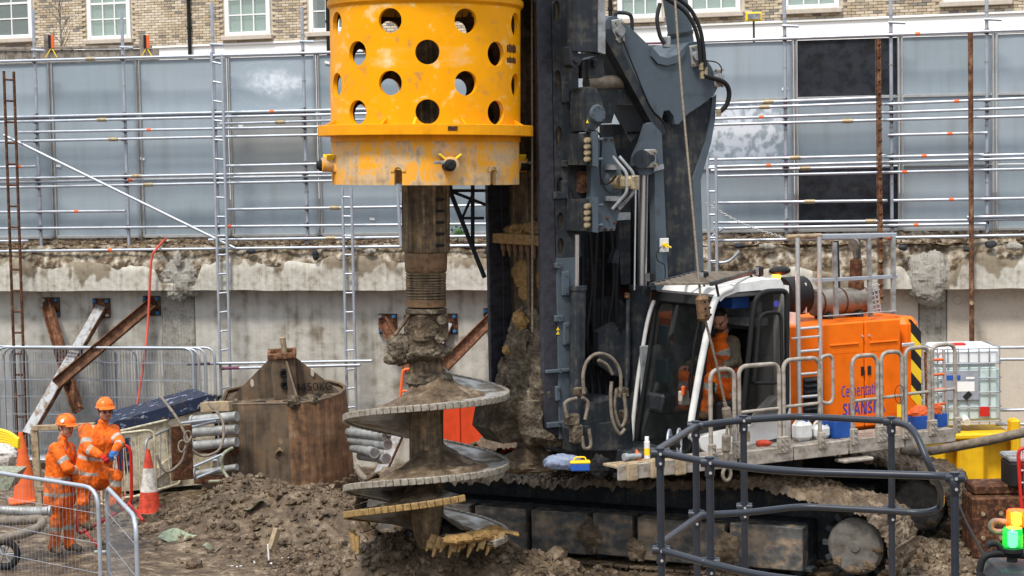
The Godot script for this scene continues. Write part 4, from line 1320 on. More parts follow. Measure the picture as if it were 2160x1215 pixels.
func make_mast() -> void:
	var y0 := 1.78
	var y1 := 8.6
	var ym := (y0 + y1) * 0.5
	var hh := y1 - y0
	# guide channel with muddy web
	var web := rbox("mast", Vector3(1.46, y0, -0.62), Vector3(1.72, y1, 0.60), M.mast_mud, null, 0.01)
	for s in [-1.0, 1.0]:
		var st := mb()
		cbox(st, Vector3(1.27, ym, s * 0.63), Vector3(0.20, hh, 0.075), 0.01)
		cbox(st, Vector3(1.40, ym, s * 0.60), Vector3(0.10, hh, 0.05), 0.006)
		part("guide_rail", st, M.guide, web)
	rbox("centre_rib", Vector3(1.36, y0, -0.02), Vector3(1.47, y1, 0.05), M.mast_mud, web, 0.005)
	# side plate with slotted holes
	var st := mb()
	var f := func(u: float, w: float, d: float) -> Vector3: return Vector3(u, w, 0.668 - d)
	var cx := 1.46
	for q in [[3.88, 4.17, 4.02, 0.09], [4.17, 4.5, 4.31, 0.10], [4.5, 5.0, 4.72, 0.10], [5.0, 5.62, 5.30, 0.115], [5.62, 6.3, 5.95, 0.115], [6.3, 7.2, 6.75, 0.12]]:
		cell(st, f, 1.37, 1.72, q[0], q[1], Vector2(cx - 0.02, q[2]), 0.048, q[3], 0.03, 28)
	part("side_plate", st, M.rig, web)
	rbox("lower_side_plate", Vector3(1.37, y0 - 0.05, 0.61), Vector3(1.69, 3.88, 0.67), M.rig_light, web)
	rbox("upper_side_plate", Vector3(1.37, 7.2, 0.62), Vector3(1.72, y1, 0.668), M.rig, web)
	for q in [[1192, 195, 8, 22], [1190, 400, 7, 20], [1192, 345, 8, 7], [1175, 412, 8, 8], [1192, 598, 8, 26], [1194, 704, 7, 24], [1177, 560, 8, 6], [1178, 672, 9, 7], [1180, 782, 30, 4], [1176, 830, 5, 16], [1178, 895, 26, 6]]:
		var p := rl(q[0], q[1], 0.68)
		st = mb()
		cbox(st, p, Vector3(q[2] * 2 / 157.0, q[3] * 2 / 181.0, 0.045), 0.01)
		for k in [-1.0, 1.0]: cyl(st, p + Vector3(0, k * q[3] * 0.7 / 181.0, 0.01), p + Vector3(0, k * q[3] * 0.7 / 181.0, 0.035), 0.012, 6)
		part("bracket", st, M.rig_light if q[1] > 500 else M.rig, web)
	for q in [[1177, 693], [1177, 702]]:
		st = mb()
		var p := rl(q[0], q[1], 0.674)
		prism(st, PackedVector2Array([Vector2(p.x - 0.022, p.y - 0.02), Vector2(p.x + 0.022, p.y - 0.02), Vector2(p.x, p.y + 0.022)]), 0.67, 0.675)
		part("warning_label", st, M.sign_yellow, web)
	# crosshead ledge with studs
	rbox("crosshead", Vector3(1.20, 4.02, -0.56), Vector3(1.5, 4.14, 0.56), M.clay, web)
	for i in 7:
		st = mb()
		var zz := -0.45 + i * 0.15
		cyl(st, Vector3(1.3, 4.03, zz), Vector3(1.3, 3.93, zz), 0.045, 10, 0.035)
		cyl(st, Vector3(1.3, 3.94, zz), Vector3(1.3, 3.86, zz), 0.03, 8, 0.012)
		part("stud", st, M.kelly_ring, web)
	st = mb()
	for q in [[4.17, -0.28, 0.28, 0.08], [4.2, 0.2, 0.3, 0.09], [3.64, -0.28, 0.27, 0.17], [3.6, 0.28, 0.28, 0.18], [3.4, 0.3, 0.2, 0.12], [3.42, -0.2, 0.22, 0.1]]:
		lump(st, Vector3(1.40 if q[0] > 4.0 else 1.475, q[0], q[1]), Vector3(0.1 if q[0] > 4.0 else 0.035, q[3], q[2]), q[0] + q[1], 0.4, 30, 18, 1.8)
	part("clay_deposit", st, M.clay, web)
	# earth caked in the foot of the mast
	st = mb()
	for q in [[1.38, 2.4, 0.0, 0.17, 0.5, 0.5], [1.34, 2.0, 0.05, 0.2, 0.28, 0.5], [1.36, 2.75, -0.15, 0.15, 0.34, 0.34], [1.22, 2.2, 0.5, 0.16, 0.42, 0.16], [1.4, 3.02, -0.2, 0.1, 0.2, 0.22], [1.28, 2.3, -0.35, 0.14, 0.3, 0.18], [1.36, 2.55, 0.38, 0.14, 0.4, 0.2], [1.42, 2.95, 0.2, 0.08, 0.3, 0.24]]:
		lump(st, Vector3(q[0], q[1], q[2]), Vector3(q[3], q[4], q[5]), q[1] * 3.0, 0.34, 44, 28, 1.6)
	part("earth_cake", st, M.mud_grey, web)
	st = mb()
	lump(st, Vector3(1.33, 3.08, -0.15), Vector3(0.07, 0.12, 0.16), 8.0, 0.5, 24, 16, 2.4)
	lump(st, Vector3(1.25, 2.72, -0.3), Vector3(0.05, 0.07, 0.09), 6.0, 0.5, 20, 14, 2.4)
	part("clay_deposit", st, M.clay, web)
	# foot of the mast
	rprism("mast_foot", [[1132, 842], [1215, 845], [1215, 935], [1160, 945], [1138, 935], [1128, 895]], -0.6, 0.62, M.mud_grey, web)
	rprism("foot_roller_housing", [[1045, 842], [1112, 838], [1112, 930], [1062, 936], [1034, 905]], -0.2, 0.25, M.mud_grey, web)
	var ft := rprism("foot_bracket", [[1104, 850], [1138, 845], [1146, 905], [1170, 918], [1172, 930], [1110, 920], [1104, 890]], 0.62, 0.75, M.mud_grey, web)
	rprism("foot_plate", [[1120, 925], [1170, 922], [1170, 938], [1122, 940]], -0.5, 0.5, M.mud_grey, web)
	st = mb()
	var pc := rl(1118, 985, 0.2)
	lathe(st, [Vector2(0.36, 0.0), Vector2(0.37, 0.07), Vector2(0.2, 0.2), Vector2(0.15, 0.26), Vector2(0.15, 0.42)], 24, Transform3D(Basis(), pc))
	part("support_jack", st, M.mud_dark, web)
	st = mb()
	lump(st, pc + Vector3(0, 0.06, 0), Vector3(0.4, 0.12, 0.36), 3.0, 0.3, 30, 16, 1.6)
	part("mud_clump", st, M.mud_dark, web)
	# ropes along the mast
	for q in [[1122, 0.52, 700], [1031, -0.66, 640]]:
		st = mb()
		var a := rl(q[0], -60, q[1] + 0.0)
		var b := rl(q[0] + 1, q[2], q[1])
		var pts := []
		for i in 30: pts.append(a.lerp(b, i / 29.0))
		tube(st, pts, 0.0135, 8)
		part("hoist_rope", st, M.rope, web)
	# open truss at the far side of the mast
	st = mb()
	for q in [[948, 385, 952, 410, .03], [952, 410, 1000, 530, .03], [1000, 530, 1022, 585, .03], [997, 385, 997, 520, .026], [955, 405, 1025, 432, .02], [997, 410, 975, 460, .018], [975, 460, 1020, 460, .018], [950, 402, 1022, 402, .02]]:
		cyl(st, rl(q[0], q[1], -0.75), rl(q[2], q[3], -0.75), q[4], 8)
	part("side_truss", st, M.rig_dark, web)

func make_boom() -> void:
	# main link plate
	var link := rprism("boom_link", [[1278, 44], [1284, 36], [1296, 33], [1311, 42], [1340, 68], [1373, 100], [1380, 114], [1392, 123], [1407, 127], [1424, 122], [1438, 108], [1451, 91], [1467, 87], [1478, 107], [1500, 140], [1511, 160], [1515, 182], [1506, 200], [1480, 221], [1451, 240], [1432, 262], [1424, 262], [1421, 245], [1412, 232], [1400, 234], [1396, 252], [1404, 280], [1396, 283], [1384, 276], [1378, 262], [1340, 190], [1278, 76]], -0.32, 0.42, M.rig_light)
	# raised edge strip along the lower edge of the link
	rprism("edge_flange", [[1276, 62], [1290, 60], [1376, 232], [1396, 250], [1404, 284], [1392, 284], [1378, 266], [1276, 80]], 0.3, 0.47, M.rig_dark, link)
	rprism("reinforcement", [[1376, 100], [1392, 118], [1407, 122], [1428, 116], [1446, 96], [1446, 112], [1430, 132], [1407, 138], [1388, 134], [1374, 118]], 0.4, 0.45, M.rig_light, link)
	for q in [[1302, 66, 15, 26], [1464, 118, 13, 24], [1512, 165, 12, 20]]:
		var p := rl(q[0], q[1], 0.42)
		var st := mb()
		cbox(st, p + Vector3(0, 0, 0.02), Vector3(q[2] * 1.6 / 157.0, q[3] * 2 / 181.0, 0.04), 0.012, Basis(Vector3.BACK, 0.15))
		cyl(st, p, p + Vector3(0, 0, 0.09), 0.06, 14)
		part("pin_cap", st, M.rig_pale, link)
		for k in 4:
			st = mb()
			var o := p + Vector3(0.045 * (k % 2 * 2 - 1), 0.1 * (k / 2 * 2 - 1), 0.04)
			cyl(st, o, o + Vector3(0, 0, 0.03), 0.016, 6)
			part("bolt", st, M.brass, link)
	rtube("grab_handle", [[1297, 50, 0.1], [1297, 30, 0.1], [1303, 26, 0.1], [1326, 28, 0.1], [1333, 36, 0.1], [1333, 70, 0.1]], 0.024, M.rig, link, 0.06)
	# luffing cylinder at the top
	var st := mb()
	var a := rl(1412, -80, 0.05)
	var b := rl(1438, 92, 0.05)
	cyl(st, a, b, 0.155, 22)
	var cyl_n := part("luffing_cylinder", st, M.rig_light)
	st = mb()
	cyl(st, a.lerp(b, 0.86), a.lerp(b, 0.9), 0.165, 22)
	cyl(st, b, b + (b - a).normalized() * 0.12, 0.11, 18)
	part("end_cap", st, M.rig, cyl_n)
	# bulky leg behind the link
	var leg := rprism("boom_leg", [[1398, 262], [1440, 246], [1506, 204], [1503, 250], [1494, 300], [1466, 378], [1470, 500], [1474, 612], [1385, 612], [1390, 420]], -0.5, 0.30, M.rig_dark)
	rprism("leg_flange", [[1503, 205], [1511, 200], [1509, 250], [1500, 302], [1478, 380], [1482, 500], [1486, 612], [1470, 612], [1466, 500], [1462, 378], [1490, 300], [1499, 250]], -0.5, 0.34, M.rig_light, leg)
	# arm with cylinder clevis
	var arm := rprism("lift_arm", [[1340, 350], [1342, 330], [1356, 300], [1368, 262], [1376, 258], [1396, 282], [1399, 352], [1404, 460], [1410, 612], [1384, 612], [1381, 365], [1366, 370], [1350, 368]], 0.5, 0.62, M.rig_light)
	rprism("arm_rib", [[1380, 352], [1400, 346], [1401, 356], [1380, 362]], 0.6, 0.66, M.rig_pale, arm)
	st = mb()
	cyl(st, rl(1362, 336, 0.3), rl(1354, 336, 0.7), 0.11, 20)
	part("clevis_pin", st, M.rig, arm)
	var pp := rl(1371, 334, 0.66)
	st = mb()
	cbox(st, pp, Vector3(0.16, 0.22, 0.05), 0.012)
	part("pin_cap", st, M.rig_pale, arm)
	for k in 5:
		st = mb()
		var o := pp + (Vector3.ZERO if k == 4 else Vector3(0.05 * (k % 2 * 2 - 1), 0.075 * (k / 2 * 2 - 1), 0.02))
		cyl(st, o, o + Vector3(0, 0, 0.05), 0.018 if k < 4 else 0.045, 8)
		part("bolt", st, M.brass if k < 4 else M.rig, arm)
	var sw := rbox("switch_plate", rl(1391, 532, 0.66) , rl(1411, 502, 0.68), M.plastic_white, arm)
	st = mb()
	var sp := rl(1401, 517, 0.69)
	cyl(st, sp, sp + Vector3(0, 0, 0.05), 0.03, 10)
	cyl(st, sp + Vector3(0, 0, 0.04), sp + Vector3(0.06, -0.03, 0.06), 0.012, 6)
	part("switch_knob", st, M.sign_yellow, sw)
	rhose("switch_cable", [[1395, 520, 0.7], [1385, 535, 0.7], [1388, 550, 0.7], [1402, 560, 0.7], [1403, 590, 0.7]], 0.007, M.rubber, arm)
	# hydraulic rods and barrels
	for q in [[1357, 366, 1354, 612, 0.06, 1351, 605, 1343, 915, 0.135, 0.30], [1217, 495, 1216, 610, 0.026, 1220, 606, 1216, 885, 0.09, 0.78]]:
		st = mb()
		cyl(st, rl(q[5], q[6], q[10]), rl(q[7], q[8], q[10]), q[9], 20)
		var br := part("cylinder_barrel", st, M.rig)
		st = mb()
		cyl(st, rl(q[0], q[1], q[10] + 0.12), rl(q[2], q[3], q[10] + 0.02), q[4], 18)
		part("cylinder_rod", st, M.chrome, br)
		st = mb()
		cyl(st, rl(q[5], q[6] - 3, q[10]), rl(q[5], q[6] + 6, q[10]), q[9] + 0.012, 20)
		part("gland", st, M.rig_dark, br)
	rtube("cylinder_rod", [[1341, 372, 0.6], [1338, 612, 0.6]], 0.012, M.chrome)
	rtube("oil_pipe", [[1325, 622, 0.9], [1324, 700, 0.9], [1321, 830, 0.9]], 0.024, M.rig_dark)
	st = mb()
	cyl(st, rl(1323, 618, 0.9), rl(1323, 628, 0.9), 0.032, 8)
	part("pipe_fitting", st, M.rust_dark)
	rtube("oil_pipe", [[1215, 620, 0.95], [1215, 770, 0.95], [1222, 800, 0.95], [1222, 830, 0.95]], 0.016, M.rig_dark)
	# dark inner frame behind the cylinders
	rbox("inner_frame", Vector3(1.85, 1.6, -0.9), Vector3(3.6, 4.6, -0.5), M.rig_dark, null, 0.03)
	rprism("gusset_plate", [[1290, 555], [1300, 525], [1306, 530], [1306, 556]], 0.2, 0.3, M.rig)
	for i in 6:
		var hx := 1228.0 + i * 15.0
		rhose("hydraulic_hose", [[hx, 500 - i * 6, 0.1], [hx + 6 * sin(i * 2.0), 600, 0.12], [hx - 5 + 9 * sin(i * 3.1), 700, 0.15], [hx + 4, 790 + i * 6, 0.2], [hx + 10, 850, 0.3]], 0.02 + 0.004 * (i % 3), M.rubber)
	rprism("base_frame", [[1200, 905], [1238, 846], [1260, 850], [1300, 840], [1330, 842], [1336, 945], [1208, 952]], 0.2, 0.86, M.rig)
	rprism("base_frame_foot", [[1235, 900], [1330, 885], [1332, 950], [1228, 950]], 0.5, 0.95, M.rig)
	st = mb()
	cyl(st, rl(1285, 665, -0.4), rl(1285, 665, -0.1), 0.24, 30)
	part("winch_drum", st, M.rig)
	rprism("winch_cheek", [[1262, 700], [1296, 680], [1312, 710], [1330, 690], [1328, 800], [1290, 790], [1262, 770]], 0.3, 0.42, M.rig)
	# horizontal roller behind the mast
	st = mb()
	cyl(st, rl(1236, 176, 0.25), rl(1340, 172, 0.25), 0.085, 18)
	part("cross_tube", st, M.hose_mud)
	rprism("cross_beam", [[1236, 190], [1345, 186], [1345, 222], [1300, 222], [1290, 260], [1236, 262]], -0.2, 0.3, M.rig_dark)
	rprism("swing_plate", [[1292, 262], [1310, 262], [1330, 300], [1350, 280], [1352, 300], [1335, 330], [1330, 420], [1330, 600], [1310, 600]], -0.3, 0.0, M.rig_dark)
	# upper gear boxes on the mast side
	var ub := rprism("sheave_box", [[1209, -30], [1263, -30], [1263, 110], [1209, 107]], 0.92, 1.05, M.rig)
	rprism("cover_edge", [[1263, -30], [1277, -30], [1277, 114], [1263, 110]], 0.72, 1.07, M.rig_pale, ub)
	rprism("box_hanger", [[1200, 100], [1212, 96], [1212, 112], [1270, 115], [1250, 118], [1230, 122], [1222, 138], [1212, 143], [1204, 136]], 0.85, 1.02, M.rig, ub)
	st = mb()
	var hp := rl(1213, 126, 1.02)
	cyl(st, hp, hp + Vector3(0, 0, 0.04), 0.035, 14)
	part("hanger_pin", st, M.rig_dark, ub)
	var gb := rprism("gear_housing", [[1230, 205], [1234, 186], [1250, 182], [1258, 186], [1264, 196], [1270, 214], [1276, 240], [1272, 258], [1260, 270], [1248, 279], [1232, 276], [1229, 250]], 0.72, 1.0, M.rig)
	rprism("housing_lug", [[1240, 125], [1256, 118], [1272, 126], [1276, 160], [1268, 164], [1240, 164]], 0.5, 0.75, M.rig, gb)
	st = mb()
	var gp2 := rl(1260, 240, 1.0)
	lathe(st, [Vector2(0.0, 0.03), Vector2(0.095, 0.03), Vector2(0.11, 0.0)], 24, Transform3D(Basis(Vector3.RIGHT, PI * 0.5), gp2))
	for i in 8:
		var an := TAU * i / 8
		var o := gp2 + Vector3(0.08 * cos(an), 0.08 * sin(an), 0.03)
		cyl(st, o, o + Vector3(0, 0, 0.012), 0.009, 6)
	part("round_cover", st, M.rig_light, gb)
	rbox("slot", rl(1234, 262, 1.0), rl(1236, 204, 1.003), M.black, gb, 0.001)
	st = mb()
	var wpt := rl(1239, 256, 1.004)
	prism(st, PackedVector2Array([Vector2(wpt.x - 0.02, wpt.y - 0.02), Vector2(wpt.x + 0.02, wpt.y - 0.02), Vector2(wpt.x, wpt.y + 0.02)]), 1.002, 1.006)
	part("warning_label", st, M.sign_yellow, gb)
	rbox("round_pin", rl(1248, 142, 0.76), rl(1262, 124, 0.8), M.rig_dark, gb)
	# stud blocks
	for yy in [282, 421]:
		var bl := rprism("stud_block", [[1221, yy], [1258, yy - 2], [1258, yy + 66], [1221, yy + 66]], 0.62, 0.95, M.rig)
		rprism("block_flange", [[1250, yy - 5], [1262, yy - 5], [1262, yy + 70], [1250, yy + 68]], 0.88, 1.03, M.rig_light, bl)
		for i in 4:
			st = mb()
			var o := rl(1240, yy + 14 + i * 13.2, 1.0)
			cyl(st, o + Vector3(0.05, 0, -0.05), o + Vector3(-0.05, 0, 0.05), 0.034, 12)
			cyl(st, o + Vector3(-0.05, 0, 0.05), o + Vector3(-0.068, 0, 0.068), 0.022, 10)
			part("stud", st, M.brass, bl)
		for i in 2:
			st = mb()
			var o2 := rl(1263, yy + 12 + i * 42, 1.0)
			cyl(st, o2 - Vector3(0.03, 0, 0), o2 + Vector3(0.05, 0, 0), 0.022, 6)
			part("bolt", st, M.rig_light, bl)
	rprism("spool_recess_shade", [[1208, 348], [1246, 346], [1246, 420], [1212, 420], [1206, 400]], 0.5, 0.7, M.black)  # solid black block standing in for the shaded hollow around the spool
	st = mb()
	cyl(st, rl(1230, 384, 0.66) , rl(1228, 384, 0.74), 0.13, 24)
	part("spool", st, M.rust_dark)
	var dp := rprism("drive_plate", [[1247, 290], [1292, 289], [1297, 310], [1302, 332], [1310, 350], [1312, 430], [1304, 455], [1297, 486], [1247, 490]], 0.75, 0.86, M.rig_light)
	for q in [[1253, 296], [1265, 294], [1278, 294], [1290, 294], [1262, 482], [1276, 484], [1289, 483], [1296, 350], [1300, 440], [1280, 460], [1296, 470]]:
		st = mb()
		var o := rl(q[0], q[1], 0.86)
		cyl(st, o, o + Vector3(0, 0, 0.03), 0.016, 6)
		part("bolt", st, M.rust_dark, dp)
	var mo := rl(1292, 382, 0.86)
	st = mb()
	lathe(st, [Vector2(0.0, 0.05), Vector2(0.1, 0.05), Vector2(0.14, 0.03), Vector2(0.145, 0.0)], 24, Transform3D(Basis(Vector3.RIGHT, PI * 0.5), mo))
	part("motor_ring", st, M.rig_light, dp)
	st = mb()
	var md := Vector3(0.12, -0.02, 0.3)
	cyl(st, mo, mo + md * 0.35, 0.085, 14)
	cbox(st, mo + md * 0.7, Vector3(0.15, 0.15, 0.18), 0.03, Basis(Vector3.UP, 0.35))
	cbox(st, mo + md * 0.95 + Vector3(0.01, 0.0, 0), Vector3(0.12, 0.17, 0.05), 0.02, Basis(Vector3.UP, 0.35))
	part("hydraulic_motor", st, M.brass, dp)
	for k in 2:
		var dx := 14.0 * k
		rtube("motor_guard", [[1292 + dx, 330, 1.0], [1323 + dx, 366, 1.12], [1323 + dx, 406, 1.12], [1292 + dx, 441, 1.0]], 0.02, M.rig_pale, dp, 0.06)
	rprism("guard_web", [[1322, 375], [1337, 372], [1337, 408], [1322, 408]], 1.0, 1.06, M.rig_light, dp)
	rprism("guard_foot", [[1288, 347], [1312, 348], [1312, 358], [1288, 358]], 0.85, 1.0, M.rig_pale, dp)
	rprism("guard_foot", [[1288, 414], [1312, 414], [1312, 424], [1288, 424]], 0.85, 1.0, M.rig_pale, dp)
	rprism("stop_bar", [[1297, 449], [1330, 448], [1330, 463], [1297, 465]], 0.6, 0.66, M.rig_pale, dp)
	rhose("motor_hose", [[1268, 390, 0.95], [1266, 350, 0.95], [1268, 300, 0.95], [1262, 280, 0.98], [1240, 272, 1.0]], 0.012, M.rubber, dp)
	rhose("motor_hose", [[1268, 378, 0.95], [1276, 388, 0.96], [1290, 382, 1.0], [1300, 370, 1.05]], 0.014, M.rubber, dp)
	# hoses about the boom head
	for q in [[[1392, 8, .3], [1386, 40, .35], [1392, 75, .4], [1402, 92, .45]], [[1400, -6, .4], [1440, 20, .45], [1462, 50, .5], [1474, 90, .52], [1478, 135, .52]], [[1420, -10, .4], [1455, 18, .45], [1476, 60, .5], [1484, 105, .52], [1487, 148, .52]]]:
		rhose("hydraulic_hose", q, 0.026, M.rubber)
	rhose("hydraulic_hose", [[1480, 158, .52], [1500, 164, .52], [1528, 174, .5], [1538, 195, .48], [1532, 222, .45], [1513, 240, .4]], 0.030, M.rubber)
	rhose("thin_cable", [[1490, 128, .5], [1512, 132, .5], [1522, 146, .5], [1518, 172, .5]], 0.008, M.rubber)
	rhose("thin_cable", [[1312, 80, .48], [1340, 150, .48], [1372, 225, .48], [1398, 255, .48], [1407, 282, .48]], 0.009, M.rubber)
	for q in [[1479, 140], [1488, 150], [1481, 158], [1516, 238]]:
		st = mb()
		var o := rl(q[0], q[1], 0.52)
		cyl(st, o - Vector3(0, 0.045, 0), o + Vector3(0, 0.045, 0), 0.03, 8)
		part("hose_fitting", st, M.brass)
	rbox("valve_block", rl(1396, 102, 0.3), rl(1416, 76, 0.44), M.rig_pale)
	# hoses at the foot of the boom
	for q in [[[1232, 830, 1.1], [1230, 790, 1.1], [1240, 760, 1.1], [1262, 746, 1.1], [1290, 755, 1.1], [1308, 785, 1.1], [1309, 825, 1.1]], [[1290, 805, 1.12], [1288, 840, 1.12], [1292, 885, 1.12], [1306, 915, 1.12], [1318, 905, 1.12]], [[1300, 820, 1.1], [1296, 860, 1.1], [1308, 900, 1.1], [1320, 880, 1.1], [1316, 830, 1.1]], [[1228, 838, 1.08], [1240, 850, 1.08], [1234, 885, 1.08]], [[1216, 840, 1.08], [1192, 850, 1.08], [1196, 880, 1.08]], [[1228, 920, 1.05], [1232, 945, 1.05], [1246, 940, 1.05], [1242, 905, 1.05]], [[1262, 760, .95], [1280, 770, .95], [1292, 790, .95]]]:
		rhose("hydraulic_hose", q, 0.022, M.hose_mud)
	for q in [[1224, 826, 22, 12], [1312, 828, 22, 14], [1206, 885, 26, 16], [1316, 880, 14, 20], [1215, 915, 22, 26]]:
		var o := rl(q[0], q[1], 1.0)
		st = mb()
		cbox(st, o, Vector3(q[2] / 160.0, q[3] / 180.0 * 1.5, 0.12), 0.015)
		part("valve_block", st, M.mud_grey)

func make_cab() -> void:
	var cab := rbox("cab", Vector3(2.5, 1.42, 0.5), Vector3(3.88, 1.56, 1.74), M.trim)
	cab.set_meta("label", "white framed operator cab with dark windscreen")
	var zc := 1.76
	rtube("front_pillar", [[1470, 935, zc], [1457, 915, zc], [1458, 885, zc], [1478, 770, zc], [1503, 645, zc], [1516, 618, zc], [1545, 606, zc]], 0.042, M.white_paint, cab, 0.12, 10)
	rtube("far_pillar", [[1350, 975, 0.5], [1334, 955, 0.5], [1334, 900, 0.5], [1345, 800, 0.5], [1366, 672, 0.5], [1382, 626, 0.5], [1408, 608, 0.5]], 0.026, M.white_paint, cab, 0.2, 10)
	# roof shell
	var roof := rprism("roof", [[1512, 622], [1522, 608], [1560, 598], [1610, 590], [1646, 588], [1652, 598], [1650, 614], [1600, 612], [1556, 616], [1530, 626], [1520, 636]], 0.5, zc + 0.01, M.white_paint, cab)
	rbox("roof_lining", Vector3(2.95, 3.38, 0.52), Vector3(3.86, 3.44, 1.73), M.trim, roof)
	# front visor, dark
	var st := mb()
	prism(st, rpoly([[1500, 645], [1512, 625], [1520, 612], [1550, 603], [1550, 612], [1525, 622], [1512, 640]], zc - 0.03), 0.5, zc - 0.03)
	part("visor", st, M.rubber, roof)
	# protective grille above the windscreen
	var g := []
	for q in [[1372, 601], [1500, 599], [1592, 573], [1468, 574]]:
		g.append(FR.affine_inverse() * gp(q[0], q[1], 3.62))
	for i in 9:
		st = mb()
		var t := (i + 0.5) / 9.0
		beam(st, g[0].lerp(g[3], t), g[1].lerp(g[2], t), 0.03, 0.03)
		part("grille_bar", st, M.hose_mud, roof)
	st = mb()
	beam(st, g[0], g[3], 0.04, 0.045); beam(st, g[1], g[2], 0.04, 0.045)
	for t in [0.1, 0.9]: cyl(st, g[1].lerp(g[2], t), g[1].lerp(g[2], t) + Vector3(0.05, -0.16, -0.02), 0.015, 6)
	part("grille_frame", st, M.rig_dark, roof)
	for q in [[1372, 585, 0.7], [1485, 583, 1.6], [1601, 572, 1.2]]:
		var p := rl(q[0], q[1], q[2])
		st = mb()
		cbox(st, p, Vector3(0.08, 0.12, 0.12), 0.02)
		var wl_ := part("work_lamp", st, M.rubber, roof)
		st = mb()
		cbox(st, p + Vector3(-0.043, 0, 0), Vector3(0.008, 0.095, 0.095), 0.003)
		part("lens", st, M.rig_pale, wl_)
		st = mb()
		cyl(st, p - Vector3(0, 0.06, 0), p - Vector3(0, 0.12, 0), 0.012, 6)
		part("lamp_stalk", st, M.rubber, wl_)
	# windscreen and side glass
	var wa := rl(1459, 925, zc - 0.03); var wb := rl(1506, 640, zc - 0.03)
	var wc := Vector3(wb.x, wb.y, 0.52); var wd := Vector3(wa.x, wa.y - 0.25, 0.52)
	wa.y -= 0.25
	st = mb()
	quad(st, wd, wa, wb, wc)
	quad(st, wc + Vector3(0.008, 0, 0), wb + Vector3(0.008, 0, 0), wa + Vector3(0.008, 0, 0), wd + Vector3(0.008, 0, 0))
	part("windscreen", st, M.cab_glass, cab)
	st = mb()
	tube(st, bend([wd + Vector3(0, 0.05, 0.02), wc + Vector3(0, -0.03, 0.02), wb + Vector3(0, -0.03, -0.03), wa + Vector3(0, 0.05, -0.03), wd + Vector3(0, 0.05, 0.02)], 0.18), 0.03, 8)
	part("screen_seal", st, M.rubber, cab)
	rbox("far_wall", Vector3(2.62, 1.56, 0.5), Vector3(3.88, 2.75, 0.54), M.rig_pale, cab)
	st = mb()
	cbox(st, Vector3(3.0, 3.05, 0.52), Vector3(0.2, 0.55, 0.008), 0.002)
	part("far_window", st, M.cab_glass, cab)
	rbox("far_wall_upper", Vector3(3.1, 2.75, 0.5), Vector3(3.88, 3.42, 0.54), M.rig_pale, cab)
	rbox("rear_wall", Vector3(3.82, 1.56, 0.5), Vector3(3.88, 3.42, 1.73), M.trim, cab)
	rbox("sun_blind", Vector3(3.6, 3.05, 0.7), Vector3(3.66, 3.3, 1.6), M.rig_pale, cab)
	# white side body below the door
	rprism("side_body", [[1468, 925], [1478, 945], [1530, 988], [1668, 950], [1668, 835], [1640, 838], [1612, 868], [1590, 900], [1530, 912]], 1.6, zc + 0.015, M.white_paint, cab)
	rprism("side_step", [[1505, 958], [1560, 944], [1660, 920], [1660, 930], [1535, 975]], 1.7, zc + 0.03, M.rig_dark, cab)
	# rear pillar
	rprism("rear_pillar", [[1648, 600], [1664, 602], [1668, 840], [1650, 840]], 1.6, zc, M.white_paint, cab)
	# open door with black frame and inner rail
	var zd := zc + 0.09
	var door := rtube("door_frame", [[1566, 872, zd], [1574, 800, zd], [1588, 660, zd], [1594, 628, zd], [1612, 615, zd], [1656, 613, zd], [1660, 625, zd], [1660, 860, zd], [1652, 878, zd], [1566, 884, zd], [1566, 860, zd]], 0.032, M.rubber, cab, 0.09, 8)
	st = mb()
	prism(st, rpoly([[1570, 878], [1592, 655], [1602, 622], [1655, 618], [1657, 870]], zd), zd - 0.006, zd)
	part("door_glass", st, M.cab_glass, door)
	rtube("door_rail", [[1592, 800, zd + 0.05], [1602, 670, zd + 0.05], [1612, 660, zd + 0.05], [1640, 658, zd + 0.05], [1648, 668, zd + 0.05], [1650, 795, zd + 0.05], [1642, 808, zd + 0.05], [1590, 808, zd + 0.05], [1590, 795, zd + 0.05]], 0.022, M.rubber, door, 0.07)
	st = mb()
	var bp := rl(1637, 641, zd + 0.006)
	cyl(st, bp, bp + Vector3(0, 0, 0.004), 0.04, 20)
	part("round_badge", st, M.blue_text, door)
	# seat, console and controls
	var seat := rbox("seat", Vector3(3.05, 1.86, 0.85), Vector3(3.6, 2.0, 1.4), M.rubber, cab, 0.05)
	st = mb()
	cbox(st, Vector3(3.68, 2.45, 1.12), Vector3(0.16, 0.95, 0.5), 0.06, Basis(Vector3.BACK, -0.12))
	part("backrest", st, M.rubber, seat)
	rbox("seat_base", Vector3(3.1, 1.56, 0.9), Vector3(3.55, 1.86, 1.35), M.trim, seat)
	rbox("console", Vector3(3.0, 1.9, 1.42), Vector3(3.5, 2.14, 1.6), M.rubber, cab, 0.03)
	st = mb()
	cyl(st, Vector3(3.05, 2.12, 1.5), Vector3(3.0, 2.3, 1.5), 0.018, 8)
	ball(st, Vector3(3.0, 2.33, 1.5), Vector3(0.03, 0.045, 0.03))
	part("joystick", st, M.rubber, cab)
	rbox("dashboard", Vector3(2.62, 1.95, 0.62), Vector3(2.82, 2.2, 1.0), M.rig_dark, cab, 0.03)
	rbox("display", Vector3(2.78, 2.3, 0.6), Vector3(2.84, 2.6, 0.85), M.screen, cab)
	rbox("display", Vector3(2.85, 2.75, 0.58), Vector3(2.9, 3.0, 0.78), M.screen, cab)
	rbox("parcel_shelf", Vector3(3.5, 3.0, 0.8), Vector3(3.75, 3.1, 1.6), M.rig_pale, cab)
	rbox("blue_packet", Vector3(3.3, 3.22, 1.1), Vector3(3.55, 3.36, 1.5), M.blue, cab)
	var tray := rbox("tool_basket", rl(1430, 855, 1.28), rl(1456, 824, 1.36), M.sill, cab)
	rbox("basket_rag", rl(1436, 835, 1.34), rl(1450, 814, 1.38), M.tape, tray)
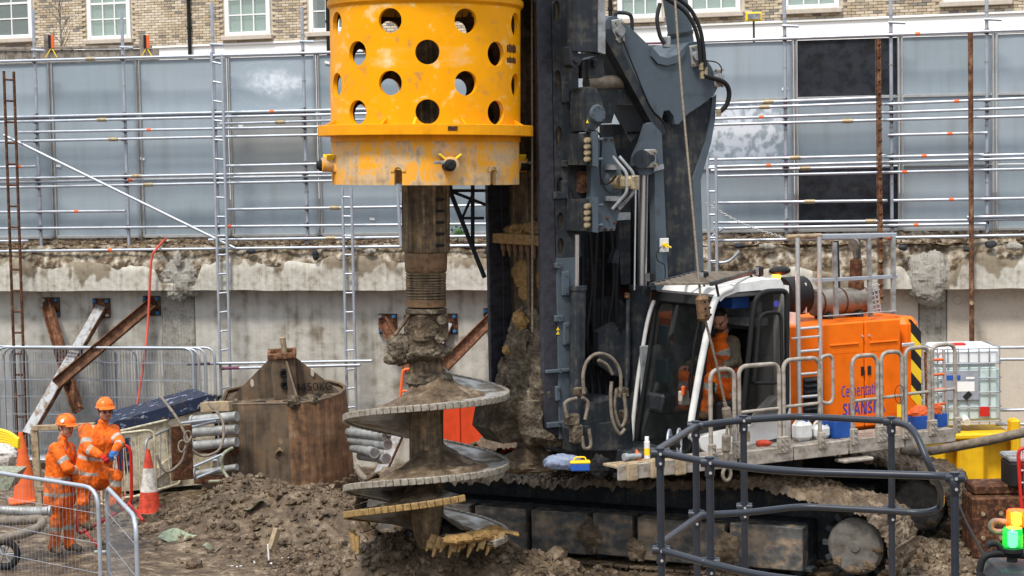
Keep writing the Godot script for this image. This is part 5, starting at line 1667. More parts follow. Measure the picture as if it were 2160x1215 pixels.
	# wiper
	rtube("wiper", [[1464, 760, 1.6], [1452, 800, 1.55], [1456, 840, 1.5]], 0.012, M.rubber, cab)
	rtube("wiper", [[1482, 640, 1.74], [1462, 740, 1.7], [1458, 830, 1.6]], 0.014, M.rubber, cab)
	# mirror
	st = mb()
	var mp := rl(1487, 690, 1.72)
	ball(st, mp, Vector3(0.06, 0.14, 0.05), 16, 10)
	part("mirror", st, M.rubber, cab)

func make_engine() -> void:
	var z := 1.60
	var hood := rbox("engine_housing", Vector3(4.0, 1.62, -1.4), Vector3(5.82, 2.96, 1.57), M.orange_hood, null, 0.05)
	hood.set_meta("label", "bright orange engine housing with lettering")
	# side doors
	for q in [[1664, 1733, 688, 905, 0.0], [1736, 1822, 681, 900, 0.012], [1825, 1899, 672, 892, 0.012]]:
		var a := rl(q[0], q[3], z); var b := rl(q[1], q[2], z)
		a.y = 1.66; b.y = 2.97
		var d := rbox("door", Vector3(a.x, a.y, z - 0.05), Vector3(b.x, b.y, z + q[4]), M.orange_hood, hood, 0.018)
		if q[0] > 1700:
			var hs := rl((q[0] + q[1]) * 0.5, 737 if q[0] < 1800 else 731, z)
			rbox("recess", Vector3(hs.x - 0.2, hs.y - 0.05, z + 0.004), Vector3(hs.x + 0.2, hs.y + 0.05, z + 0.0145), M.orange_hood, d, 0.004)
			rbox("recess_lip", Vector3(hs.x - 0.22, hs.y + 0.05, z), Vector3(hs.x + 0.22, hs.y + 0.075, z + 0.03), M.orange_hood, d, 0.01)
			var hx: float = rl(1818 if q[0] < 1800 else 1832, 782, z).x
			var hy: float = rl(1820, 782, z).y
			rbox("handle", Vector3(hx - 0.026, hy - 0.055, z + 0.01), Vector3(hx + 0.026, hy + 0.055, z + 0.024), M.black, d, 0.008)
			var st := mb()
			cyl(st, Vector3(hx, hy + 0.43, z + 0.01), Vector3(hx, hy + 0.43, z + 0.03), 0.014, 8)
			part("lock", st, M.bright_steel, d)
	# louvres
	var lo := rl(1694, 893, z); var lh := rl(1731, 792, z)
	var lv := rbox("louvre", Vector3(lo.x, lo.y, z - 0.06), Vector3(lh.x, lh.y, z + 0.006), M.black, hood)
	for i in 8:
		var st := mb()
		cbox(st, Vector3((lo.x + lh.x) * 0.5, lerpf(lo.y, lh.y, (i + 0.5) / 8.0), z + 0.02), Vector3(lh.x - lo.x, 0.02, 0.06), 0.004, Basis(Vector3.RIGHT, 0.6))
		part("louvre_slat", st, M.rig, lv)
	# lettering
	var tm := TextMesh.new()
	var sf := SystemFont.new()
	sf.font_names = PackedStringArray(["Droid Sans"])
	for q in [["Cementation", 1820, 822, 0.20, 0.66, 300, M.blue_text], ["SKANSKA", 1822, 860, 0.21, 0.66, 700, M.blue_text], ["S3309", 1889, 874, 0.07, 0.2, 400, M.tape], ["__________", 1820, 839, 0.05, 0.64, 400, M.tape]]:
		var t := TextMesh.new()
		var f2 := SystemFont.new()
		f2.font_names = PackedStringArray(["Droid Sans"])
		f2.font_weight = q[5]
		t.font = f2
		t.text = q[0]
		t.font_size = 96
		t.pixel_size = 0.004
		t.depth = 0.01
		t.curve_step = 0.5
		t.material = q[6]
		var sz := t.get_aabb().size
		var p := rl(q[1], q[2], z + 0.013)
		inst("lettering", t, hood, Transform3D(Basis().scaled(Vector3(q[4] / maxf(sz.x, 0.01), q[3] / maxf(sz.y, 0.01) * 0.72, 0.3)), p + Vector3(0, 0, 0.001)))
	# rear corner and counterweight with chevrons
	var cw := rbox("counterweight", Vector3(5.83, 1.60, -1.5), Vector3(6.16, 2.97, 1.56), M.orange_hood, null, 0.09)
	var y0 := 1.95; var y1 := 2.94
	var k := 0
	for i in 7:
		var x0 := 5.98; var x1 := 6.14
		var ya := lerpf(y1, y0, i / 6.0); var st := mb()
		var dy := (y1 - y0) / 6.0
		if i < 6:
			var top := ya; var bot := ya - dy
			prism(st, PackedVector2Array([Vector2(x0, minf(top + 0.0, y1)), Vector2(x1, minf(top - 0.16, y1)), Vector2(x1, maxf(bot - 0.16, y0 - 0.16)), Vector2(x0, bot)]), 1.5, 1.565)
			part("chevron", st, M.black if i % 2 == 0 else M.sign_yellow, cw)
	rbox("handle_bracket", rl(1901, 732, 1.6), rl(1930, 722, 1.63), M.bright_steel, cw)
	# silencer, exhaust stack, air filter
	var st := mb()
	var a := rl(1716, 639, 0.9); var b := rl(1822, 632, 0.9)
	cyl(st, a, b, 0.165, 26)
	var sil := part("silencer", st, M.silencer)
	for t in [0.06, 0.5, 0.95]:
		st = mb()
		cyl(st, a.lerp(b, t), a.lerp(b, t + 0.03), 0.17, 26)
		part("band", st, M.rust_dark, sil)
	for t in [0.2, 0.8]:
		st = mb()
		cbox(st, a.lerp(b, t) - Vector3(0, 0.18, 0), Vector3(0.08, 0.1, 0.3), 0.01)
		part("saddle", st, M.rig, sil)
	st = mb()
	var e := rl(1806, 615, 0.9)
	lathe(st, [Vector2(0.075, -0.2), Vector2(0.075, 0.02), Vector2(0.1, 0.04), Vector2(0.1, 0.12), Vector2(0.08, 0.16), Vector2(0.075, 0.4), Vector2(0.05, 0.42)], 20, Transform3D(Basis(), e))
	var stack := part("exhaust_stack", st, M.rust_dark)
	st = mb()
	var cp := rl(1801, 516, 0.9)
	cyl(st, cp + Vector3(0.02, 0, 0), cp + Vector3(-0.02, 0.0, 0.012), 0.075, 20)
	cyl(st, cp + Vector3(0, -0.08, 0), cp + Vector3(0.02, -0.17, 0), 0.02, 6)
	part("rain_cap", st, M.silencer, stack)
	st = mb()
	var ap := rl(1655, 625, 0.9)
	cyl(st, ap + Vector3(-0.05, 0, 0), ap + Vector3(0.28, 0, 0), 0.24, 22)
	part("air_filter", st, M.rubber)
	rbox("filler_box", rl(1664, 690, 1.2), rl(1684, 660, 1.4), M.plastic_white)
	rbox("white_bottle", rl(1690, 660, 1.0), rl(1702, 597, 1.1), M.plastic_white)
	st = mb()
	var qp := rl(1846, 628, 1.1)
	for i in 3: cbox(st, qp + Vector3(-0.06 + i * 0.06, 0, 0), Vector3(0.022, 0.36, 0.01), 0.003, Basis(Vector3.BACK, 0.15))
	for i in 6: cbox(st, qp + Vector3(0, -0.15 + i * 0.06, 0), Vector3(0.15, 0.016, 0.01), 0.003, Basis(Vector3.BACK, 0.15))
	part("perforated_step", st, M.bright_steel)
	# amber beacon under a black hood
	var bc := rl(1638, 583, 1.3)
	st = mb()
	ball(st, bc, Vector3(0.055, 0.05, 0.055), 16, 10)
	var lamp := part("beacon_lamp", st, M.amber)
	lamp.set_meta("label", "lit amber beacon on the cab roof")
	st = mb()
	ball(st, rl(1645, 571, 1.3), Vector3(0.15, 0.055, 0.1), 20, 10)
	part("beacon_hood", st, M.rubber, lamp)
	var li := OmniLight3D.new()
	li.name = "beacon_light"
	li.position = FR * (bc + Vector3(-0.02, -0.01, 0.07))
	li.light_color = Color(1.0, 0.5, 0.1)
	li.light_energy = 0.03
	li.light_size = 0.05
	li.omni_range = 12.0
	li.omni_attenuation = 2.0
	li.shadow_enabled = true
	add_child(li)
	# roof guard rail and ladder
	var cage := rbox("roof_tray", rl(1735, 668, 1.45), rl(1892, 655, 1.5), M.galv_dull)
	var zz := 1.45
	for q in [[1760, 512, 1764, 665], [1832, 503, 1836, 668], [1884, 497, 1884, 662]]:
		st = mb()
		beam(st, rl(q[0], q[1], zz), rl(q[2], q[3], zz), 0.05, 0.05, Vector3.BACK)
		part("guard_post", st, M.galv_dull, cage)
	for q in [[1764, 508, 1768, 620], [1810, 506, 1812, 620], [1884, 520, 1884, 640]]:
		st = mb()
		beam(st, rl(q[0], q[1], 0.2), rl(q[2], q[3], 0.2), 0.05, 0.05, Vector3.BACK)
		part("guard_post", st, M.rig, cage)
	for q in [[1660, 501, 1888, 496, zz, .05], [1715, 592, 1892, 583, zz, .045], [1730, 497, 1890, 494, 0.2, .04]]:
		st = mb()
		beam(st, rl(q[0], q[1], q[4]), rl(q[2], q[3], q[4]), 0.04, q[5])
		part("guard_rail", st, M.galv, cage)
	st = mb()
	cyl(st, rl(1660, 500, zz + 0.05), rl(1732, 497, zz + 0.05), 0.03, 10)
	part("timber_pole", st, M.board, cage)
	var zl := 1.72
	var lad := rtube("access_ladder", [[1682, 502, zl], [1684, 720, zl], [1687, 912, zl]], 0.028, M.bright_steel, null, 0.02, 6)
	rtube("ladder_stile", [[1728, 500, zl], [1730, 720, zl], [1732, 908, zl]], 0.028, M.bright_steel, lad, 0.02, 6)
	for yy in [692, 740, 788, 836, 884]:
		rtube("ladder_rung", [[1683, yy + 2, zl], [1731, yy - 2, zl]], 0.018, M.bright_steel, lad)
	rbox("ladder_strap", rl(1668, 716, zl), rl(1732, 707, zl + 0.02), M.bright_steel, lad)

func make_walkway() -> void:
	var wk := rbox("walkway", Vector3(3.0, 1.50, 1.6), Vector3(6.12, 1.60, 2.2), M.galv_mud)
	var n := 0
	for q in [[1.2, 2.0], [2.02, 2.82], [2.85, 3.62], [3.64, 4.44], [4.47, 5.3], [5.32, 6.12]]:
		var m := rbox("tread", Vector3(q[0], 1.602, 1.62 if n > 1 else 1.9), Vector3(q[1], 1.63, 2.2), M.board if n == 0 else M.galv_mud, wk, 0.004)
		rbox("edge_channel", Vector3(q[0], 1.47, 2.19), Vector3(q[1], 1.64, 2.225), M.galv_mud, wk, 0.008)
		n += 1
	rbox("under_frame", Vector3(1.3, 1.46, 1.95), Vector3(3.1, 1.52, 2.15), M.rig_dark, wk)
	for q in [1.3, 1.62, 1.95]:
		rbox("timber_block", Vector3(q, 1.46, 2.16), Vector3(q + 0.14, 1.66, 2.26), M.board, wk)
	var z := 2.2
	# guard hoops: left px, right px, top px
	for q in [[1498, 1548, 775], [1558, 1643, 767], [1652, 1728, 754], [1797, 1850, 746], [1858, 1902, 738], [1909, 1959, 729], [1965, 2014, 723]]:
		var y0 := func(x: float) -> float: return 985.0 - (x - 1300.0) * 0.1127 + 6.0
		var slope := -0.075
		var dx: float = q[1] - q[0]
		var hoop := rtube("guard_hoop", [[q[0] + 2, y0.call(q[0]), z], [q[0], q[2] + 6, z], [q[1], q[2] + 6 + slope * dx, z], [q[1] + 2, y0.call(q[1]), z]], 0.026, M.galv_mud, wk, 0.12, 10)
		var mid: float = (q[2] + y0.call(q[0])) * 0.5
		if q[0] > 1500: rtube("mid_rail", [[q[0], mid + 6, z], [q[1], mid + 6 + dx * -0.11, z]], 0.02, M.galv_mud, hoop)
		for x in [q[0] + 2, q[1] + 2]:
			var st := mb()
			var p := rl(x, y0.call(x) - 14, z)
			cbox(st, p + Vector3(0, 0, 0.02), Vector3(0.08, 0.2, 0.07), 0.01)
			for k in 3: cyl(st, p + Vector3(0, -0.06 + 0.06 * k, 0.05), p + Vector3(0, -0.06 + 0.06 * k, 0.075), 0.014, 6)
			part("post_socket", st, M.galv_mud, hoop)
	rtube("hand_loop", [[1733, 762, z], [1733, 752, z], [1756, 748, z], [1757, 845, z], [1748, 852, z], [1733, 848, z]], 0.022, M.galv_mud, wk, 0.08)
	# folding ladder at the rear of the walkway
	for k in 2:
		rtube("rear_ladder_stile", [[1952 + k * 38, 742 - k * 4, 1.9], [1956 + k * 42, 895, 1.9]], 0.02, M.rust_red if k == 0 else M.bright_steel, wk)
	for i in 5: rtube("rear_ladder_rung", [[1953, 760 + i * 32, 1.9], [1993, 758 + i * 31, 1.9]], 0.016, M.cone_orange, wk)
	rbox("step_plate", Vector3(4.3, 1.38, 2.12), Vector3(4.75, 1.42, 2.32), M.galv_mud, wk)
# ---------- casing driver, kelly bar, auger ----------
func make_casing() -> void:
	var c := thing("casing_driver", "large yellow perforated steel casing cylinder hung around the kelly bar", "casing", FK)
	var R := 1.102
	var t := 0.05
	var yt := ky(12); var yf1 := ky(266); var yf0 := ky(288); var yb := ky(389)
	var rows := [ky(57), ky(121), ky(183), ky(241)]
	var pitch: float = (rows[0] - rows[3]) / 3.0
	var f := func(u: float, w: float, d: float) -> Vector3: return Vector3(sin(u) * (R - d), w, cos(u) * (R - d))
	var st := mb()
	lathe(st, [Vector2(0.3, yt + 0.32), Vector2(R + 0.25, yt + 0.32), Vector2(R + 0.25, yt + 0.6), Vector2(0.3, yt + 0.6)], 40)
	for i in 4: cyl(st, Vector3(sin(i * PI * 0.5 + 0.6) * (R - 0.06), yt, cos(i * PI * 0.5 + 0.6) * (R - 0.06)), Vector3(sin(i * PI * 0.5 + 0.6) * (R - 0.06), yt + 0.34, cos(i * PI * 0.5 + 0.6) * (R - 0.06)), 0.06, 8)
	obj("drive_head", st, M.rig_dark, c)
	st = mb()
	var si := mb()
	var da := TAU / 8.0
	for r in 4:
		var off := 0.02 + (-0.385 if r % 2 == 0 else 0.0)
		var w1: float = yt if r == 0 else (rows[r - 1] + rows[r]) * 0.5
		var w0: float = yf1 if r == 3 else (rows[r] + rows[r + 1]) * 0.5
		for i in 8:
			var cu := off + i * da
			# the cell in four vertical quarters keeps the curve round: ring cell in the middle, plain strips at the sides
			var hw := da * 0.27
			cell(st, f, cu - hw, cu + hw, w0, w1, Vector2(cu, rows[r]), 0.137 / R, 0.137, t, 40, si)
			for k in 6:
				var a0 := cu + hw + k * (da - 2 * hw) / 6.0
				var a1 := cu + hw + (k + 1) * (da - 2 * hw) / 6.0
				for d in [0.0, t]:
					var P := [f.call(a0, w0, d), f.call(a1, w0, d), f.call(a1, w1, d), f.call(a0, w1, d)]
					var s := 1.0 if d == 0.0 else -1.0
					var N := []
					for a in [a0, a1, a1, a0]: N.append(Vector3(sin(a), 0, cos(a)) * s)
					if s > 0: squad(st, P, N)
					else: squad(si, [P[3], P[2], P[1], P[0]], [N[3], N[2], N[1], N[0]])
	var body := obj("perforated_shell", st, M.yellow, c)
	obj("inner_lining", si, M.casing_inner, body)
	st = mb()
	lathe(st, [Vector2(R - t, yt - 0.06), Vector2(R - t, yt + 0.05), Vector2(R + 0.02, yt + 0.05), Vector2(R + 0.035, yt + 0.035), Vector2(R + 0.035, yt - 0.02), Vector2(R + 0.005, yt - 0.05), Vector2(R, yt - 0.06)], 72)
	obj("top_rim", st, M.yellow_flat, c)
	# flange ring
	st = mb()
	lathe(st, [Vector2(R - t, yf0), Vector2(1.245, yf0), Vector2(1.25, yf0 + 0.005), Vector2(1.25, yf1 - 0.005), Vector2(1.245, yf1), Vector2(R - t, yf1)], 72)
	var fl := obj("flange", st, M.yellow_flat, c)
	for i in 8:
		st = mb()
		var a := 0.37 + i * TAU / 8
		var b := Basis(Vector3.UP, a)
		prism(st, PackedVector2Array([Vector2(R - 0.01, yf1), Vector2(1.22, yf1), Vector2(R - 0.01, yf1 + 0.07)]), -0.012, 0.012, Transform3D(b))
		obj("gusset", st, M.yellow_flat, fl)
	st = mb()
	cbox(st, Vector3(sin(0.24) * 1.251, (yf0 + yf1) * 0.5 + 0.01, cos(0.24) * 1.251), Vector3(0.11, 0.05, 0.003), 0.001, Basis(Vector3.UP, 0.24))
	obj("weld_mark", st, M.rust_dark, fl)
	st = mb()
	cyl(st, Vector3(-0.13, yf1 - 0.01, 1.2), Vector3(-0.1, yf1 + 0.07, 1.2), 0.02, 8)
	obj("lug", st, M.sign_yellow, fl)
	# skirt with notches
	var ym := ky(300)
	st = mb()
	lathe(st, [Vector2(R - t, yf0), Vector2(R - 0.03, ym), Vector2(R - 0.01, ym)], 72)
	lathe(st, [Vector2(R, ym), Vector2(R, yf0)], 72)
	obj("collar", st, M.yellow_flat, c)
	var slots := [-0.285, 0.79, 1.86, 2.93, 4.0, 5.07]
	slots = [-0.285, 0.77, 1.83, 2.89, 3.95, 5.0, -1.32]
	var yn := ky(358)
	var sw := 0.041
	var n := 96
	st = mb()
	var cuts := []
	for i in n: cuts.append(TAU * i / n)
	for s in slots:
		for e in [-sw, sw]: cuts.append(fposmod(s + e, TAU))
	cuts.sort()
	var RS := R - 0.012
	var g := func(u: float, w: float, d: float) -> Vector3: return Vector3(sin(u) * (RS - d), w, cos(u) * (RS - d))
	for i in cuts.size():
		var a0: float = cuts[i]
		var a1: float = cuts[(i + 1) % cuts.size()] + (TAU if i == cuts.size() - 1 else 0.0)
		if a1 - a0 < 1e-5: continue
		var mid := fposmod((a0 + a1) * 0.5, TAU)
		var cut := false
		for s in slots:
			if absf(wrapf(mid - s, -PI, PI)) < sw * 0.99: cut = true
		var lo := yn if cut else yb
		for d in [0.0, t]:
			var P := [g.call(a0, lo, d), g.call(a1, lo, d), g.call(a1, ym, d), g.call(a0, ym, d)]
			var N := []
			for a in [a0, a1, a1, a0]: N.append(Vector3(sin(a), 0, cos(a)) * (1.0 if d == 0.0 else -1.0))
			if d == 0.0: squad(st, P, N)
			else: squad(st, [P[3], P[2], P[1], P[0]], [N[3], N[2], N[1], N[0]])
		quad(st, g.call(a0, lo, t), g.call(a1, lo, t), g.call(a1, lo, 0.0), g.call(a0, lo, 0.0))
	for s in slots:
		for e in [-sw, sw]:
			var a: float = s + e
			var q := [g.call(a, yb, 0.0), g.call(a, yn, 0.0), g.call(a, yn, t), g.call(a, yb, t)]
			if e < 0: quad(st, q[0], q[1], q[2], q[3])
			else: quad(st, q[3], q[2], q[1], q[0])
	var skirt := obj("skirt", st, M.yellow_worn, c)
	for s in slots:   # raised arch round each notch
		st = mb()
		var arc := []
		for i in 13:
			var an := lerpf(0.0, PI, i / 12.0)
			var u: float = s + cos(an) * 0.088 / RS
			arc.append(g.call(u, yn - 0.02 + sin(an) * 0.10, 0.0))
		for i in 12:
			var p0: Vector3 = arc[i]; var p1: Vector3 = arc[i + 1]
			var cc: Vector3 = g.call(s, yn - 0.02, 0.0)
			var nn: Vector3 = (cc * Vector3(1, 0, 1)).normalized() * 0.014
			var q0 := cc.lerp(p0, 0.5); var q1 := cc.lerp(p1, 0.5)
			quad(st, q0 + nn, p0 + nn, p1 + nn, q1 + nn)
			quad(st, p0, p1, p1 + nn, p0 + nn)
			quad(st, q1, q0, q0 + nn, q1 + nn)
		obj("notch_arch", st, M.yellow_worn, skirt)
	# locking bolts round the skirt
	for i in 4:
		var a := 0.235 + i * PI / 2.0
		var y := ky(347)
		var fr := Transform3D(Basis(Vector3.UP, a), Vector3(sin(a), 0, cos(a)) * RS + Vector3(0, y, 0))
		st = mb()
		lathe(st, [Vector2(0.055, 0.14), Vector2(0.085, 0.13), Vector2(0.088, 0.0)], 20, fr * Transform3D(Basis(Vector3.RIGHT, PI * 0.5)))
		var lk := obj("lock_boss", st, M.yellow_worn, skirt)
		st = mb()
		lathe(st, [Vector2(0.0, 0.17), Vector2(0.04, 0.17), Vector2(0.068, 0.13), Vector2(0.07, 0.02)], 16, fr * Transform3D(Basis(Vector3.RIGHT, PI * 0.5), Vector3(-0.02, -0.01, 0.02)))
		obj("lock_bolt", st, M.rubber, lk)
		st = mb()
		cbox(st, fr * Vector3(-0.12, 0.02, 0.13), Vector3(0.16, 0.035, 0.03), 0.006, fr.basis)
		obj("lock_handle", st, M.galv_dull, lk)
		for s in [-1.0, 1.0]:
			st = mb()
			var b2 := fr.basis * Basis(Vector3.BACK, s * 0.7)
			cbox(st, fr * Vector3(s * 0.09, 0.085, 0.05), Vector3(0.09, 0.02, 0.09), 0.004, b2)
			obj("lock_fin", st, M.sign_yellow, lk)
	# stencilled serial blocks, faded to dark smudges
	for q in [[1076, 108, 0.065, 0.1], [1076, 132, 0.05, 0.07]]:
		var a := asin(clampf((q[0] - 898.0) / 200.0, -1, 1))
		var y := ky(q[1])
		st = mb()
		for k in 5:
			var aa := a - 0.09 + k * 0.045
			cbox(st, Vector3(sin(aa) * (R + 0.002), y + 0.004 * (k % 2), cos(aa) * (R + 0.002)), Vector3(0.04, q[3] * (0.8 + 0.2 * (k % 2)), 0.003), 0.001, Basis(Vector3.UP, aa))
		obj("faded_stencil", st, M.rust_dark, body)

func make_kelly() -> void:
	var k := thing("kelly_bar", "muddy telescopic kelly bar with ribbed spring section above the auger", "kelly bar", FK)
	var s := 1.0 / 181.0
	var st := mb()
	lathe(st, [Vector2(0.255, ky(532)), Vector2(0.262, ky(528)), Vector2(0.262, ky(0) + 1.0)], 32)
	var body := obj("outer_tube", st, M.kelly, k)
	for i in 6:   # drive strips
		var a := i * TAU / 6 + 0.3
		st = mb()
		cbox(st, Vector3(sin(a) * 0.265, (ky(530) + ky(0)) * 0.5 + 0.4, cos(a) * 0.265), Vector3(0.075, ky(0) - ky(530) + 0.8, 0.03), 0.008, Basis(Vector3.UP, a))
		obj("drive_strip", st, M.kelly, body)
	for i in 5:
		st = mb()
		var y := ky(420 + i * 24)
		cbox(st, Vector3(0.16, y, 0.215), Vector3(0.12, 0.03, 0.04), 0.006, Basis(Vector3.UP, 0.6))
		obj("lock_recess", st, M.rubber, body)
	st = mb()
	lathe(st, [Vector2(0.235, ky(574)), Vector2(0.245, ky(570)), Vector2(0.25, ky(545)), Vector2(0.25, ky(533)), Vector2(0.2, ky(531))], 32)
	obj("collar_ring", st, M.kelly_ring, k)
	# spring coils
	for i in 11:
		st = mb()
		var y := lerpf(ky(578), ky(632), i / 10.0)
		var ring := []
		for j in 28: ring.append(Vector3(0.222 * cos(TAU * j / 28), y + 0.006 * sin(TAU * j / 28 + i), 0.222 * sin(TAU * j / 28)))
		tube(st, ring, 0.0165, 8, true)
		obj("spring_coil", st, M.kelly, k)
	st = mb()
	lathe(st, [Vector2(0.21, ky(648)), Vector2(0.235, ky(646)), Vector2(0.238, ky(632)), Vector2(0.2, ky(630)), Vector2(0.19, ky(575))], 32)
	obj("collar_ring", st, M.kelly_ring, k)
	st = mb()
	lathe(st, [Vector2(0.0, ky(660)), Vector2(0.24, ky(660)), Vector2(0.245, ky(658)), Vector2(0.245, ky(652)), Vector2(0.235, ky(650)), Vector2(0.0, ky(648))], 32)
	obj("spring_plate", st, M.mud_grey, k)
	st = mb()
	cyl(st, Vector3(-0.18, ky(660), 0.1), Vector3(-0.36, ky(705), 0.1), 0.022, 8)
	obj("rope_pin", st, M.mud_dark, k)

func helix(st: SurfaceTool, r0: float, r1: float, a0: float, a1: float, yf: Callable, th: float, n: int) -> void:
	for i in n:
		var P := []
		for j in 2:
			var a := lerpf(a0, a1, float(i + j) / n)
			var d := Vector3(cos(a), 0, sin(a))
			var y: float = yf.call(a)
			P.append([d * r0 + Vector3(0, y, 0), d * r1 + Vector3(0, y, 0)])
		var u := Vector3(0, th, 0)
		quad(st, P[0][0] + u, P[1][0] + u, P[1][1] + u, P[0][1] + u)
		quad(st, P[0][1], P[1][1], P[1][0], P[0][0])
		quad(st, P[0][1] + u, P[1][1] + u, P[1][1], P[0][1])
func make_auger() -> void:
	var k := thing("drilling_auger", "big muddy drilling auger with spiral flights and toothed cutting edge", "auger", FK)
	# stem
	var st := mb()
	lathe(st, [Vector2(0.0, ky(1160)), Vector2(0.1, ky(1155)), Vector2(0.16, ky(1125)), Vector2(0.2, ky(1080)), Vector2(0.2, ky(780)), Vector2(0.185, ky(745)), Vector2(0.2, ky(700)), Vector2(0.2, ky(664)), Vector2(0.0, ky(662))], 28)
	obj("stem", st, M.kelly, k)
	st = mb()
	cbox(st, Vector3(0, ky(690), 0), Vector3(0.40, 0.32, 0.40), 0.02, Basis(Vector3.UP, 0.5))
	obj("kelly_box", st, M.mud_dark, k)
	for q in [[0.16, 672, 0.2], [0.14, 710, 0.22]]:
		st = mb()
		cyl(st, Vector3(q[0], ky(q[1]), q[2] - 0.05), Vector3(q[0] + 0.02, ky(q[1]), q[2] + 0.06), 0.05, 12)
		obj("lock_pin", st, M.mud_grey, k)
	# earth stuck round the box
	st = mb()
	lump(st, Vector3(0.0, ky(742), 0.02), Vector3(0.30, 0.12, 0.3), 2.0, 0.3, 40, 22, 1.6)
	lump(st, Vector3(-0.28, ky(735), 0.04), Vector3(0.18, 0.17, 0.17), 4.0, 0.35, 34, 22, 1.8)
	lump(st, Vector3(0.0, ky(700), 0.0), Vector3(0.23, 0.2, 0.22), 6.0, 0.25, 34, 22, 1.8)
	lump(st, Vector3(-0.33, ky(755), 0.08), Vector3(0.15, 0.08, 0.12), 5.0, 0.35, 24, 16, 1.8)
	lump(st, Vector3(0.02, ky(800), 0.02), Vector3(0.26, 0.14, 0.26), 9.0, 0.3, 34, 20, 1.8)
	obj("earth_cake", st, M.mud_grey, k)
	# flights: angle 0 to the right, growing towards the front as the flight goes down
	var py1 := func(a: float) -> float: return ky(822.0 + 148.0 * a / TAU + 11.0 * cos(a) - 18.0 * sin(a))
	var py2 := func(a: float) -> float: return ky(1040.0 + 150.0 * (a - 1.1) / TAU - 14.0 * sin(a))
	var r1 := 0.945
	var starts := [[-PI * 0.55, TAU * 2.1, py1, "upper"], [1.1, 5.4, py2, "lower"]]
	for q in starts:
		st = mb()
		var n := int((q[1] - q[0]) / 0.1)
		helix(st, 0.19, r1, q[0], q[1], q[2], 0.03, n)
		var fl := obj("flight", st, M.auger, k)
		# wear blocks along the rim
		var bm := mb()
		cbox(bm, Vector3.ZERO, Vector3(0.083, 0.075, 0.045), 0.006)
		bm.set_material(M.wear if q[3] == "upper" else M.wear_clay)
		var blk := bm.commit()
		var m := int((q[1] - q[0]) * r1 / 0.088)
		for i in m:
			var a: float = lerpf(q[0], q[1], (i + 0.5) / m)
			var y: float = q[2].call(a)
			var d := Vector3(cos(a), 0, sin(a))
			var tg := Vector3(-sin(a), -0.15, cos(a)).normalized()
			inst("wear_block", blk, fl, Transform3D(Basis(tg, Vector3.UP, d).orthonormalized(), d * (r1 + 0.012) + Vector3(0, y + 0.012, 0)))
		# earth lying on the flight
		st = mb()
		sheet(st, func(aa: float, b: float) -> Vector3:
			var a: float = lerpf(q[0] + 0.25, q[1] - 0.1, aa)
			var cover := 0.84 + 0.16 * nz.get_noise_2d(aa * 700.0, 5.0) - 0.30 * smoothstep(0.55, 1.0, cos(a + 0.55))
			var r := lerpf(0.16, r1 * cover, b)
			var d := Vector3(cos(a), 0, sin(a))
			var h := 0.22 * pow(1.0 - b, 2.0) + 0.03 + 0.07 * nz.get_noise_3d(d.x * r * 420.0, aa * 900.0, d.z * r * 420.0) * (1.0 - b * 0.5)
			if b > 0.97: h = -0.01
			return d * r + Vector3(0, q[2].call(a) + 0.03 + h, 0), 160, 14)
		obj("earth_on_flight", st, M.mud, fl)
	# cutting teeth under the last turn
	var yb := ky(1118)
	for i in 9:
		st = mb()
		var a := 0.35 + i * 0.13
		var r := 0.93 - i * 0.06
		var p := Vector3(cos(a) * r, yb + 0.02 - 0.02 * (i % 2), sin(a) * r)
		beam(st, p, p + Vector3(-0.05, -0.09 - 0.03 * (i % 3), 0.06), 0.075, 0.1, Vector3.BACK)
		cyl(st, p + Vector3(-0.04, -0.06, 0.05), p + Vector3(-0.09, -0.17 - 0.04 * (i % 2), 0.09), 0.042, 8, 0.012)
		obj("cutting_tooth", st, M.wear_clay, k)
	for i in 4:
		st = mb()
		var a := 2.75 + i * 0.14
		var p := Vector3(cos(a) * 0.88, ky(1118), sin(a) * 0.88)
		cyl(st, p, p + Vector3(0.02, -0.2, 0.04), 0.045, 8, 0.015)
		obj("cutting_tooth", st, M.wear_clay, k)
	st = mb()
	for i in 6:
		var a := 0.2 + i * 0.2
		lump(st, Vector3(cos(a) * 0.8, yb + 0.02, sin(a) * 0.8), Vector3(0.13, 0.06, 0.1), i * 2.0, 0.4, 16, 10, 2.0)
	obj("clay_deposit", st, M.clay, k)
	st = mb()
	cbox(st, Vector3(0.98, ky(1118), 0.2), Vector3(0.2, 0.03, 0.18), 0.008, Basis(Vector3.BACK, -0.25))
	obj("side_cutter", st, M.wear_clay, k)
